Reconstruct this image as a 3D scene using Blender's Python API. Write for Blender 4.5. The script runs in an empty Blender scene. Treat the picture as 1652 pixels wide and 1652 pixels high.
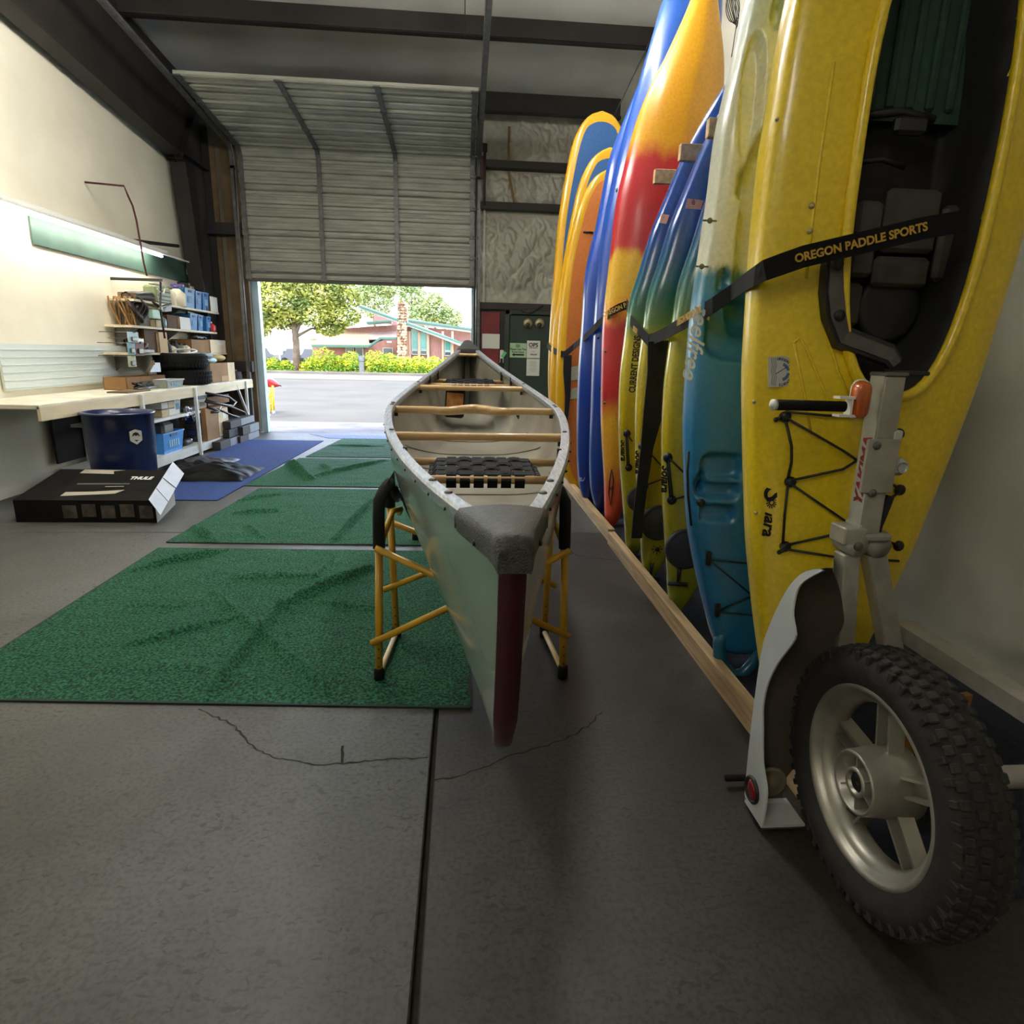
import bpy, bmesh, math, random
from mathutils import Vector, Matrix, noise
random.seed(7)
SC = bpy.context.scene
PI = math.pi
# ------------------------------------------------------------------ camera, sky, sun, exposure
F, EYE = 1000.0, 1.33
_y = Vector((748 - 826, 826 - 570, -F)).normalized()
_z = Vector((1, -0.024, 0)).cross(_y).normalized()
_x = _y.cross(_z)
RM = Matrix((_x, _y, _z))
cam_d = bpy.data.cameras.new('camera'); cam = bpy.data.objects.new('camera', cam_d)
SC.collection.objects.link(cam)
cam.matrix_world = Matrix.Translation((0, 0, EYE)) @ RM.to_4x4()
cam_d.sensor_width = 36; cam_d.lens = F / 1652 * 36; cam_d.clip_start = .05; cam_d.clip_end = 400
SC.camera = cam

w = bpy.data.worlds.new('sky'); SC.world = w; w.use_nodes = True
nt = w.node_tree; bg = nt.nodes['Background']
sky = nt.nodes.new('ShaderNodeTexSky'); sky.sky_type = 'NISHITA'; sky.sun_disc = False
sky.sun_elevation = math.radians(56); sky.sun_rotation = math.radians(-110); sky.dust_density = 1.5
hsv = nt.nodes.new('ShaderNodeHueSaturation'); hsv.inputs['Saturation'].default_value = .6; nt.links.new(sky.outputs[0], hsv.inputs['Color']); nt.links.new(hsv.outputs[0], bg.inputs[0]); bg.inputs[1].default_value = 0.55
sun_d = bpy.data.lights.new('sun', 'SUN'); sun = bpy.data.objects.new('sun', sun_d); SC.collection.objects.link(sun)
sun_d.energy = 1.25; sun_d.angle = .01; sun_d.color = (1, .93, .82)
sun.rotation_euler = Vector((0.62, 0.265, -1)).to_track_quat('-Z', 'Y').to_euler()
SC.view_settings.view_transform = 'Standard'; SC.view_settings.look = 'None'
SC.view_settings.exposure = 1.75; SC.view_settings.gamma = 1; SC.view_settings.use_curve_mapping = False
SC.cycles.max_bounces = 10; SC.cycles.diffuse_bounces = 6; SC.cycles.caustics_reflective = False; SC.cycles.caustics_refractive = False
SC.cycles.sample_clamp_indirect = 8

# ------------------------------------------------------------------ helpers
def ray(px, py): return RM @ Vector((px - 826, 826 - py, -F))     # rows of RM are the world axes in camera space
def at(px, py, Y):
    d = ray(px, py); return Vector((0, 0, EYE)) + d * (Y / d.y)
def atX(px, py, X):
    d = ray(px, py); return Vector((0, 0, EYE)) + d * (X / d.x)
def atZ(px, py, Z=0.):
    d = ray(px, py); return Vector((0, 0, EYE)) + d * ((Z - EYE) / d.z)

def C(r, g, b):
    f = lambda c: (c / 255 / 12.92) if c <= 10 else ((c / 255 + .055) / 1.055) ** 2.4
    return (f(r), f(g), f(b), 1)
MATS = {}
def mat(name, col, rough=.6, metal=0., col2=None, scale=6., detail=4., bump=0., bscale=None, spec=.5, coat=0., trans=0., stretch=None, lo=.35, hi=.65, emit=0.):
    if name in MATS: return MATS[name]
    m = bpy.data.materials.new(name); m.use_nodes = True; t = m.node_tree; b = t.nodes['Principled BSDF']
    b.inputs['Base Color'].default_value = col; b.inputs['Roughness'].default_value = rough; b.inputs['Metallic'].default_value = metal
    b.inputs['Specular IOR Level'].default_value = spec; b.inputs['Coat Weight'].default_value = coat; b.inputs['Coat Roughness'].default_value = .12
    b.inputs['Transmission Weight'].default_value = trans
    if emit: b.inputs['Emission Color'].default_value = col; b.inputs['Emission Strength'].default_value = emit
    if col2 is not None or bump:
        tc = t.nodes.new('ShaderNodeTexCoord'); src = tc.outputs['Object']
        if stretch:
            mp = t.nodes.new('ShaderNodeMapping'); mp.inputs['Scale'].default_value = stretch
            t.links.new(src, mp.inputs[0]); src = mp.outputs[0]
    if col2 is not None:
        n = t.nodes.new('ShaderNodeTexNoise'); n.inputs['Scale'].default_value = scale; n.inputs['Detail'].default_value = detail
        t.links.new(src, n.inputs['Vector'])
        r = t.nodes.new('ShaderNodeValToRGB'); r.color_ramp.elements[0].position = lo; r.color_ramp.elements[1].position = hi
        r.color_ramp.elements[0].color = col; r.color_ramp.elements[1].color = col2
        t.links.new(n.outputs[0], r.inputs[0]); t.links.new(r.outputs[0], b.inputs['Base Color'])
    if bump:
        n2 = t.nodes.new('ShaderNodeTexNoise'); n2.inputs['Scale'].default_value = bscale or scale * 4; n2.inputs['Detail'].default_value = 5
        t.links.new(src, n2.inputs['Vector'])
        bp = t.nodes.new('ShaderNodeBump'); bp.inputs['Strength'].default_value = min(1, bump); bp.inputs['Distance'].default_value = .01
        t.links.new(n2.outputs[0], bp.inputs['Height']); t.links.new(bp.outputs[0], b.inputs['Normal'])
    MATS[name] = m; return m
def zmat(name, stops, rough=.3, coat=.3, wob=.12, nscale=5., bump=.0, stretch=(1, 1, 1)):
    """moulded plastic whose colour bands run along the boat (object Z), ragged edges"""
    m = bpy.data.materials.new(name); m.use_nodes = True; t = m.node_tree; b = t.nodes['Principled BSDF']
    b.inputs['Roughness'].default_value = rough; b.inputs['Coat Weight'].default_value = coat; b.inputs['Coat Roughness'].default_value = .15
    tc = t.nodes.new('ShaderNodeTexCoord'); sp = t.nodes.new('ShaderNodeSeparateXYZ'); t.links.new(tc.outputs['Object'], sp.inputs[0])
    n = t.nodes.new('ShaderNodeTexNoise'); n.inputs['Scale'].default_value = nscale; n.inputs['Detail'].default_value = 6
    mp = t.nodes.new('ShaderNodeMapping'); mp.inputs['Scale'].default_value = stretch
    t.links.new(tc.outputs['Object'], mp.inputs[0]); t.links.new(mp.outputs[0], n.inputs['Vector'])
    ma = t.nodes.new('ShaderNodeMath'); ma.operation = 'MULTIPLY_ADD'; ma.inputs[1].default_value = wob * 2; t.links.new(n.outputs[0], ma.inputs[0])
    ad = t.nodes.new('ShaderNodeMath'); ad.operation = 'ADD'; ad.inputs[1].default_value = -wob; t.links.new(sp.outputs[2], ad.inputs[0])
    t.links.new(ad.outputs[0], ma.inputs[2])
    top = stops[-1][0]
    dv = t.nodes.new('ShaderNodeMath'); dv.operation = 'DIVIDE'; dv.inputs[1].default_value = top; t.links.new(ma.outputs[0], dv.inputs[0])
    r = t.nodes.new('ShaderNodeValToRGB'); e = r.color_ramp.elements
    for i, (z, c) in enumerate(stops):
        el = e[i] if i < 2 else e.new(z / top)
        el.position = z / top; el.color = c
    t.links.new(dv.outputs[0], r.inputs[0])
    n3 = t.nodes.new('ShaderNodeTexNoise'); n3.inputs['Scale'].default_value = 60; t.links.new(tc.outputs['Object'], n3.inputs['Vector'])
    mx = t.nodes.new('ShaderNodeMix'); mx.data_type = 'RGBA'; mx.blend_type = 'MULTIPLY'; mx.inputs[0].default_value = .35
    t.links.new(r.outputs[0], mx.inputs[6]); t.links.new(n3.outputs[0], mx.inputs[7]); 
    hs = t.nodes.new('ShaderNodeHueSaturation'); hs.inputs['Value'].default_value = 1.2; t.links.new(mx.outputs[2], hs.inputs['Color'])
    hs.inputs['Saturation'].default_value = 1.0
    t.links.new(hs.outputs[0], b.inputs['Base Color'])
    if bump:
        bp = t.nodes.new('ShaderNodeBump'); bp.inputs['Strength'].default_value = bump; bp.inputs['Distance'].default_value = .004
        n4 = t.nodes.new('ShaderNodeTexNoise'); n4.inputs['Scale'].default_value = 14; t.links.new(tc.outputs['Object'], n4.inputs['Vector'])
        t.links.new(n4.outputs[0], bp.inputs['Height']); t.links.new(bp.outputs[0], b.inputs['Normal'])
    return m

class MB:
    def __init__(s): s.v = []; s.f = []; s.mi = []; s.sm = []
    def add(s, vs, fs, mi=0, smooth=False):
        o = len(s.v); s.v += [tuple(p) for p in vs]
        for f in fs: s.f.append([o + i for i in f]); s.mi.append(mi); s.sm.append(smooth)
        return s
    def box(s, c, d, rot=None, mi=0, bev=0.):
        """centre, full size; optional rotation (Matrix 3x3 or z angle); chamfered vertical edges when bev"""
        if rot is not None and not isinstance(rot, Matrix): rot = Matrix.Rotation(rot, 3, 'Z')
        a, b_, h = d[0] / 2, d[1] / 2, d[2] / 2
        if bev:
            e = min(bev, a * .9, b_ * .9, h * .9); P = []
            prof = [(-h, e), (-h + e, 0), (h - e, 0), (h, e)]
            for z, ins in prof:
                A, B = a - ins, b_ - ins
                k = e if ins == 0 else e * .6
                P += [(A - k, -B, z), (A, -B + k, z), (A, B - k, z), (A - k, B, z), (-A + k, B, z), (-A, B - k, z), (-A, -B + k, z), (-A + k, -B, z)]
            fs = []
            for r in range(3):
                for i in range(8):
                    j = (i + 1) % 8; fs.append((r * 8 + i, r * 8 + j, r * 8 + 8 + j, r * 8 + 8 + i))
            fs.append(tuple(range(7, -1, -1))); fs.append(tuple(24 + i for i in range(8)))
        else:
            P = [(x, y, z) for z in (-h, h) for y in (-b_, b_) for x in (-a, a)]
            fs = [(0, 2, 3, 1), (4, 5, 7, 6), (0, 1, 5, 4), (2, 6, 7, 3), (0, 4, 6, 2), (1, 3, 7, 5)]
        c = Vector(c)
        P = [(rot @ Vector(p) if rot is not None else Vector(p)) + c for p in P]
        return s.add(P, fs, mi)
    def bar(s, p, q, wd, ht, up=(0, 0, 1), mi=0):
        p, q = Vector(p), Vector(q); d = q - p; y = d.normalized(); x = y.cross(Vector(up))
        if x.length < 1e-5: x = Vector((1, 0, 0))
        x.normalize(); z = x.cross(y)
        R = Matrix((x, y, z)).transposed()
        return s.box((p + q) / 2, (wd, d.length, ht), R, mi)
    def tube(s, pts, r, n=10, closed=False, mi=0, cap=True):
        pts = [Vector(p) for p in pts]; N = len(pts); rings = []; prev = None
        rr = r if isinstance(r, (list, tuple)) else [r] * N
        for i, p in enumerate(pts):
            if closed: t = pts[(i + 1) % N] - pts[i - 1]
            else: t = pts[min(i + 1, N - 1)] - pts[max(i - 1, 0)]
            t.normalize()
            if prev is None:
                a = Vector((0, 0, 1)) if abs(t.z) < .9 else Vector((1, 0, 0)); x = t.cross(a).normalized()
            else:
                x = prev - t * prev.dot(t)
                x = x.normalized() if x.length > 1e-6 else t.orthogonal().normalized()
            prev = x; y = t.cross(x)
            rings.append([p + (x * math.cos(2 * PI * k / n) + y * math.sin(2 * PI * k / n)) * rr[i] for k in range(n)])
        vs = [v for R_ in rings for v in R_]; fs = []
        for i in range(N if closed else N - 1):
            a, b_ = i * n, ((i + 1) % N) * n
            for k in range(n): l = (k + 1) % n; fs.append((a + k, a + l, b_ + l, b_ + k))
        if not closed and cap: fs.append(tuple(range(n - 1, -1, -1))); fs.append(tuple((N - 1) * n + k for k in range(n)))
        return s.add(vs, fs, mi, True)
    def lathe(s, prof, o=(0, 0, 0), axis='Z', n=24, mi=0, cap=True):
        """prof: (radius, height) list turned about an axis through o"""
        o = Vector(o); vs = []
        for r, h in prof:
            for k in range(n):
                a = 2 * PI * k / n; c, d = r * math.cos(a), r * math.sin(a)
                vs.append(o + Vector({'Z': (c, d, h), 'X': (h, c, d), 'Y': (d, h, c)}[axis]))
        fs = []
        for i in range(len(prof) - 1):
            for k in range(n): l = (k + 1) % n; fs.append((i * n + k, i * n + l, i * n + n + l, i * n + n + k))
        if cap:
            fs.append(tuple(range(n - 1, -1, -1))); fs.append(tuple((len(prof) - 1) * n + k for k in range(n)))
        return s.add(vs, fs, mi, True)
    def prism(s, poly, vec, mi=0, smooth=False):
        """planar polygon (3D points) pushed along vec"""
        a = [Vector(p) for p in poly]; n = len(a); v = Vector(vec)
        fs = [tuple(range(n - 1, -1, -1)), tuple(range(n, 2 * n))] + [(i, (i + 1) % n, n + (i + 1) % n, n + i) for i in range(n)]
        return s.add(a + [p + v for p in a], fs, mi, smooth)
    def grid(s, fn, nu, nv, mi=0, smooth=True):
        vs = [fn(i / nu, j / nv) for j in range(nv + 1) for i in range(nu + 1)]
        fs = [(j * (nu + 1) + i, j * (nu + 1) + i + 1, (j + 1) * (nu + 1) + i + 1, (j + 1) * (nu + 1) + i) for j in range(nv) for i in range(nu)]
        return s.add(vs, fs, mi, smooth)
    def ribbon(s, pts, wid, th=.003, wdir=(0, 0, 1), mi=0):
        pts = [Vector(p) for p in pts]; vs = []; N = len(pts); wdir = Vector(wdir)
        for i, p in enumerate(pts):
            t = (pts[min(i + 1, N - 1)] - pts[max(i - 1, 0)]).normalized()
            wd_ = (wdir - t * wdir.dot(t)).normalized(); n_ = t.cross(wd_)
            ww = wid[i] if isinstance(wid, (list, tuple)) else wid
            for a, b_ in ((-1, -1), (1, -1), (1, 1), (-1, 1)): vs.append(p + wd_ * a * ww / 2 + n_ * b_ * th / 2)
        fs = [(0, 1, 2, 3), tuple((N - 1) * 4 + k for k in (3, 2, 1, 0))]
        for i in range(N - 1):
            for k in range(4): l = (k + 1) % 4; fs.append((i * 4 + k, i * 4 + 4 + k, i * 4 + 4 + l, i * 4 + l))
        return s.add(vs, fs, mi)
    def build(s, name, m, parent=None, origin=None, recalc=True):
        me = bpy.data.meshes.new(name); vs = s.v
        o = bpy.data.objects.new(name, me)
        off = Vector((0, 0, 0))
        if origin is not None: off = Vector(origin); o.location = off
        if parent is not None:
            pw = parent.matrix_world if parent.parent is None else parent.matrix_world
            base = world_of(parent); 
            off2 = base
            if origin is None: o.location = (0, 0, 0); off = off2
            else: o.location = off - off2
            o.parent = parent
        me.from_pydata([tuple(Vector(p) - off) for p in vs], [], s.f)
        for mm in (m if isinstance(m, (list, tuple)) else [m]): me.materials.append(mm)
        me.polygons.foreach_set('material_index', s.mi); me.polygons.foreach_set('use_smooth', s.sm)
        if recalc:
            b = bmesh.new(); b.from_mesh(me); bmesh.ops.recalc_face_normals(b, faces=b.faces); b.to_mesh(me); b.free()
        SC.collection.objects.link(o); return o
def world_of(o):
    p = Vector((0, 0, 0))
    while o is not None: p += o.location; o = o.parent
    return p
def thing(name, loc, label, cat, group=None):
    o = bpy.data.objects.new(name, None); SC.collection.objects.link(o); o.location = loc; o.empty_display_size = .1
    return tag(o, label, cat, group)
def tag(o, label, cat, group=None):
    o['label'] = label; o['category'] = cat
    if group: o['group'] = group
    return o
def struct(o): o['kind'] = 'structure'; return o
def lab(o, s): o['label'] = s; return o
def one(mb, name, m, label, cat, group=None):
    zs = [p[2] for p in mb.v]; xs = [p[0] for p in mb.v]; ys = [p[1] for p in mb.v]
    o = mb.build(name, m, None, ((min(xs) + max(xs)) / 2, (min(ys) + max(ys)) / 2, min(zs)))
    return tag(o, label, cat, group)
def copy_tree(o, loc, label=None):
    c = o.copy(); SC.collection.objects.link(c); c.location = loc
    if label: c['label'] = label
    for ch in o.children:
        d = ch.copy(); SC.collection.objects.link(d); d.parent = c
        for g in ch.children: e = g.copy(); SC.collection.objects.link(e); e.parent = d
    return c
def text(body, size, M4, m, parent, name='lettering', shear=0., ext=.0004, sx=1., bold=0.):
    cu = bpy.data.curves.new(name, 'FONT'); cu.body = body; cu.size = size; cu.extrude = ext; cu.align_x = 'CENTER'; cu.align_y = 'CENTER'; cu.shear = shear
    cu.offset = bold; cu.resolution_u = 3
    tmp = bpy.data.objects.new(name, cu); me = bpy.data.meshes.new_from_object(tmp); bpy.data.objects.remove(tmp); bpy.data.curves.remove(cu)
    me.name = name; me.materials.clear(); me.materials.append(m)
    o = bpy.data.objects.new(name, me); SC.collection.objects.link(o)
    b = world_of(parent)
    M = Matrix.Translation(-b) @ M4 @ Matrix.Diagonal((sx, 1, 1, 1))
    o.parent = parent; o.matrix_local = M
    return o
def frame(o, x, n):
    """4x4 with local x along x, local z along n (text stands on the surface facing n)"""
    x = Vector(x).normalized(); z = Vector(n); z = (z - x * z.dot(x)).normalized(); y = z.cross(x)
    M = Matrix((x, y, z)).transposed().to_4x4(); M.translation = Vector(o); return M
def pieces(items, name, m, parent):
    for b in items: b.build(name, m, parent)
def cat_interp(rows, z):
    """smooth interpolation of rows [(z, a, b, ...)] (monotone z) with cubic Hermite"""
    n = len(rows)
    if z <= rows[0][0]: return list(rows[0][1:])
    if z >= rows[-1][0]: return list(rows[-1][1:])
    i = max(k for k in range(n - 1) if rows[k][0] <= z)
    p0, p1 = rows[i], rows[i + 1]; h = p1[0] - p0[0]; t = (z - p0[0]) / h; out = []
    for c in range(1, len(p0)):
        def slope(k):
            a, b_ = rows[max(k - 1, 0)], rows[min(k + 1, n - 1)]; return (b_[c] - a[c]) / (b_[0] - a[0])
        m0, m1 = slope(i) * h, slope(i + 1) * h
        out.append((2 * t ** 3 - 3 * t * t + 1) * p0[c] + (t ** 3 - 2 * t * t + t) * m0 + (-2 * t ** 3 + 3 * t * t) * p1[c] + (t ** 3 - t * t) * m1)
    return out
def nz(x, y=0., z=0., s=1.): return noise.noise(Vector((x * s, y * s, z * s)))
# ------------------------------------------------------------------ shared materials
conc = None
def concrete(nm='concrete', ca=C(64, 62, 57), cb=C(93, 94, 92)):
    m = bpy.data.materials.new(nm); m.use_nodes = True; t = m.node_tree; b = t.nodes['Principled BSDF']
    tc = t.nodes.new('ShaderNodeTexCoord')
    def nz_(s, d=6, dist=0):
        n = t.nodes.new('ShaderNodeTexNoise'); n.inputs['Scale'].default_value = s; n.inputs['Detail'].default_value = d; n.inputs['Distortion'].default_value = dist
        t.links.new(tc.outputs['Object'], n.inputs['Vector']); return n
    n1 = nz_(.9, 8, .6); r1 = t.nodes.new('ShaderNodeValToRGB')
    r1.color_ramp.elements[0].position = .35; r1.color_ramp.elements[0].color = ca; r1.color_ramp.elements[1].position = .66; r1.color_ramp.elements[1].color = cb
    t.links.new(n1.outputs[0], r1.inputs[0])
    n2 = nz_(9, 8); r2 = t.nodes.new('ShaderNodeValToRGB'); r2.color_ramp.elements[0].position = .3; r2.color_ramp.elements[0].color = (.62, .63, .63, 1); r2.color_ramp.elements[1].position = .6; r2.color_ramp.elements[1].color = (1, 1, 1, 1)
    t.links.new(n2.outputs[0], r2.inputs[0])
    mx = t.nodes.new('ShaderNodeMix'); mx.data_type = 'RGBA'; mx.blend_type = 'MULTIPLY'; mx.inputs[0].default_value = .8
    t.links.new(r1.outputs[0], mx.inputs[6]); t.links.new(r2.outputs[0], mx.inputs[7])
    n5 = nz_(70, 4); r5 = t.nodes.new('ShaderNodeValToRGB'); r5.color_ramp.elements[0].position = .36; r5.color_ramp.elements[0].color = (.5, .48, .45, 1); r5.color_ramp.elements[1].position = .55; r5.color_ramp.elements[1].color = (1, 1, 1, 1)
    t.links.new(n5.outputs[0], r5.inputs[0]); mx5 = t.nodes.new('ShaderNodeMix'); mx5.data_type = 'RGBA'; mx5.blend_type = 'MULTIPLY'; mx5.inputs[0].default_value = .8
    t.links.new(mx.outputs[2], mx5.inputs[6]); t.links.new(r5.outputs[0], mx5.inputs[7]); mx = mx5
    # little pits and chips
    mp = t.nodes.new('ShaderNodeMapping'); mp.inputs['Scale'].default_value = (1, 1.7, 1); mp.inputs['Rotation'].default_value = (0, 0, .5); t.links.new(tc.outputs['Object'], mp.inputs[0])
    ch = nz_(30, 5, .5); t.links.new(mp.outputs[0], ch.inputs['Vector'])
    nm = nz_(2.3, 3); sub = t.nodes.new('ShaderNodeMath'); sub.operation = 'MULTIPLY_ADD'; sub.inputs[1].default_value = -.34; sub.inputs[2].default_value = .81; t.links.new(nm.outputs[0], sub.inputs[0])
    lt = t.nodes.new('ShaderNodeMath'); lt.operation = 'GREATER_THAN'; t.links.new(ch.outputs[0], lt.inputs[0]); t.links.new(sub.outputs[0], lt.inputs[1])
    mx2 = t.nodes.new('ShaderNodeMix'); mx2.data_type = 'RGBA'; mx2.inputs[7].default_value = C(34, 28, 22)
    ml = t.nodes.new('ShaderNodeMath'); ml.operation = 'MULTIPLY'; ml.inputs[1].default_value = .75; t.links.new(lt.outputs[0], ml.inputs[0]); t.links.new(ml.outputs[0], mx2.inputs[0]); t.links.new(mx.outputs[2], mx2.inputs[6])
    t.links.new(mx2.outputs[2], b.inputs['Base Color'])
    rr = t.nodes.new('ShaderNodeMapRange'); rr.inputs['To Min'].default_value = .40; rr.inputs['To Max'].default_value = .62; t.links.new(n2.outputs[0], rr.inputs[0]); t.links.new(rr.outputs[0], b.inputs['Roughness'])
    hm = t.nodes.new('ShaderNodeMath'); hm.operation = 'MULTIPLY_ADD'; hm.inputs[1].default_value = -.8; t.links.new(lt.outputs[0], hm.inputs[0]); t.links.new(n2.outputs[0], hm.inputs[2])
    bp = t.nodes.new('ShaderNodeBump'); bp.inputs['Strength'].default_value = .35; bp.inputs['Distance'].default_value = .004; t.links.new(hm.outputs[0], bp.inputs['Height']); t.links.new(bp.outputs[0], b.inputs['Normal'])
    return m
conc = concrete()
black = mat('black_plastic', C(22, 22, 24), .45, col2=C(34, 33, 34), scale=20)
blackcloth = mat('black_cloth', C(16, 16, 18), .85, col2=C(28, 28, 30), scale=40, bump=.3)
steel_dark = mat('dark_primer_steel', C(30, 26, 24), .6, col2=C(42, 36, 32), scale=3, bump=.1)
steel_grey = mat('galvanised_steel', C(118, 118, 116), .42, .6, col2=C(96, 96, 96), scale=12)
doorskin = mat('galvanised_door_skin', C(176, 178, 166), .42, .15, col2=C(150, 152, 142), scale=2.5, stretch=(1, 1, 6))
doorskin_in = doorskin
vinyl = mat('white_vinyl_facing', C(190, 188, 176), .42, col2=C(168, 164, 150), scale=2, bump=.4, bscale=7)
ceilm = mat('ceiling_vinyl', C(224, 224, 220), .55, col2=C(206, 206, 202), scale=1.2, bump=.15, bscale=30)
whitewall = mat('white_painted_board', C(236, 230, 210), .7, col2=C(222, 216, 196), scale=1.3)
greenwall = mat('green_panel', C(66, 96, 84), .6, col2=C(54, 82, 72), scale=3)
woodpale = mat('pale_softwood', C(206, 178, 134), .6, col2=C(176, 144, 100), scale=4, stretch=(10, 1, 10), bump=.2)
woodX = mat('shelf_board', C(220, 208, 180), .6, col2=C(196, 180, 150), scale=4, stretch=(10, 1, 10))
plyw = mat('brown_plywood', C(120, 98, 66), .75, col2=C(92, 74, 50), scale=3)
card = mat('cardboard', C(150, 112, 70), .8, col2=C(132, 98, 60), scale=5)
palecard = mat('pale_card_side', C(214, 196, 160), .8, col2=C(198, 178, 142), scale=9)  # paler cardboard tone for box sides
white = mat('white_plastic', C(226, 226, 222), .4)
paper = mat('paper', C(222, 222, 214), .8)
yellowpaint = mat('yellow_powder_coat', C(206, 160, 40), .35, col2=C(186, 140, 32), scale=8, coat=.3)
rubber = mat('black_rubber', C(16, 16, 16), .8, col2=C(24, 24, 23), scale=30, bump=.2, spec=.2)
foam = mat('black_foam', C(15, 15, 16), .9, bump=.3, scale=60, col2=C(22, 22, 23))
bluecarpet = mat('blue_carpet', C(48, 76, 140), .95, col2=C(36, 60, 118), scale=50, bump=1., bscale=160)
navycarpet = mat('navy_carpet', C(30, 36, 52), .95, col2=C(22, 26, 40), scale=30, bump=1., bscale=140)
asphalt = mat('sunlit_asphalt', C(73, 68, 60), .9, col2=C(60, 56, 50), scale=.5, detail=9, bump=.5, bscale=40)
apronm = mat('apron_concrete', C(112, 110, 112), .85, col2=C(80, 78, 84), scale=1.4, detail=9, bump=.4, bscale=30)
walkm = mat('sidewalk_concrete', C(106, 100, 90), .9, col2=C(92, 87, 78), scale=1)
dirt = mat('dry_ground', C(160, 136, 100), .95, col2=C(120, 104, 74), scale=1.2, detail=8)
jointm = mat('joint_dirt', C(42, 35, 28), .95, col2=C(30, 25, 20), scale=20)
ink = mat('black_ink', C(20, 20, 20), .6)

# ------------------------------------------------------------------ the building
# floor slabs: saw-cut joints at X=-0.098 and Y=4.57
conc_r = concrete('stained_shaded_concrete', C(44, 36, 28), C(72, 69, 65)); g = .009  # near right slab: brown stain plus shade painted into its colour
fl = MB().box((-1, 2.2, -.05), (8.4, 16.6, .064)).build('floor', jointm); struct(fl)
for (x0, x1) in ((-4.1, -.098), (-.098, 2.4)):
    for (y0, y1) in ((-6, 4.57), (4.57, 10.42)):
        b = MB(); a0, a1, b0, b1 = x0 + g, x1 - g, y0 + g * .7, y1 - g * .7
        e = .004
        P = [(a0, b0, -.09), (a1, b0, -.09), (a1, b1, -.09), (a0, b1, -.09), (a0, b0, -e), (a1, b0, -e), (a1, b1, -e), (a0, b1, -e), (a0 + e, b0 + e, 0), (a1 - e, b0 + e, 0), (a1 - e, b1 - e, 0), (a0 + e, b1 - e, 0)]
        b.add(P, [(0, 3, 2, 1), (8, 9, 10, 11)] + [(k + i, k + (i + 1) % 4, k + 4 + (i + 1) % 4, k + 4 + i) for k in (0, 4) for i in range(4)])
        b.build('concrete_slab', conc_r if x0 > -1 and y0 < 0 else conc, fl)
def crack(pts, wd):
    b = MB(); out = []
    for i in range(len(pts) - 1):
        p, q = Vector(pts[i]), Vector(pts[i + 1]); n = max(2, int((q - p).length / .018))
        for k in range(n):
            v = p.lerp(q, k / n); out.append(v + Vector((random.uniform(-.006, .006), random.uniform(-.006, .006), 0)))
    out.append(Vector(pts[-1])); vs = []
    for i, p in enumerate(out):
        t = (out[min(i + 1, len(out) - 1)] - out[max(i - 1, 0)]).normalized(); n = Vector((-t.y, t.x, 0)); ww = wd * random.uniform(.6, 1.7)
        vs += [p + n * ww + Vector((0, 0, .0006)), p - n * ww + Vector((0, 0, .0006))]
    b.add(vs, [(2 * i, 2 * i + 1, 2 * i + 3, 2 * i + 2) for i in range(len(out) - 1)])
    return b.build('crack', jointm, fl)
crack([atZ(*p) for p in ((322, 1143), (352, 1158), (380, 1172), (395, 1190), (415, 1210), (440, 1222), (480, 1228), (513, 1236), (553, 1232), (600, 1227), (690, 1222))], .0028)
crack([atZ(*p) for p in ((702, 1259), (740, 1252), (780, 1239), (810, 1224), (850, 1212), (890, 1200), (930, 1184), (952, 1168), (972, 1148))], .0026)
crack([atZ(*p) for p in ((553, 1232), (551, 1218), (553, 1203))], .004)
crack([atZ(*p) for p in ((915, 884), (930, 896), (960, 900), (1000, 905))], .003)

# outside ground
gr = MB(); gr.add([(-60, 10.42, -.02), (60, 10.42, -.02), (60, 120, -.02), (-60, 120, -.02)], [(0, 1, 2, 3)]); struct(gr.build('ground_road', asphalt))
ap = MB(); ap.box((-1.5, 11.3, -.06), (7, 1.8, .1)); struct(ap.build('ground_apron', apronm))
sw = MB().box((0, 33.6, -.03), (110, 6.2, .06)).build('ground_sidewalk', walkm); struct(sw)
yd = MB().box((0, 60, .02), (110, 46, .1)).build('ground_yard', dirt); struct(yd)
kb = MB().box((0, 36.85, .05), (110, .3, .2), bev=.03).build('ground_kerb', walkm); struct(kb)

# walls
ZC = lambda Y: 4.94 + .085 * (10 - Y)          # underside of the roof deck
wl = MB(); wl.prism([(-4.0, -6, 0), (-4.0, 10.4, 0), (-4.0, 10.4, ZC(10.4)), (-4.0, -6, ZC(-6))], (-.12, 0, 0)); wl = struct(wl.build('wall_left', whitewall))
wr = MB(); wr.prism([(2.25, -6, 0), (2.25, 10.4, 0), (2.25, 10.4, ZC(10.4)), (2.25, -6, ZC(-6))], (.12, 0, 0)); wr = struct(wr.build('wall_right', vinyl))
wb = MB().box((-.9, -6.06, 3.2), (6.5, .12, 6.4)).build('wall_back', whitewall); struct(wb)
ce = MB(); ce.prism([(-4.1, -6.1, ZC(-6.1)), (-4.1, 10.55, ZC(10.55)), (-4.1, 10.55, ZC(10.55) + .2), (-4.1, -6.1, ZC(-6.1) + .2)], (6.5, 0, 0)); ce = struct(ce.build('ceiling', ceilm))
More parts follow.
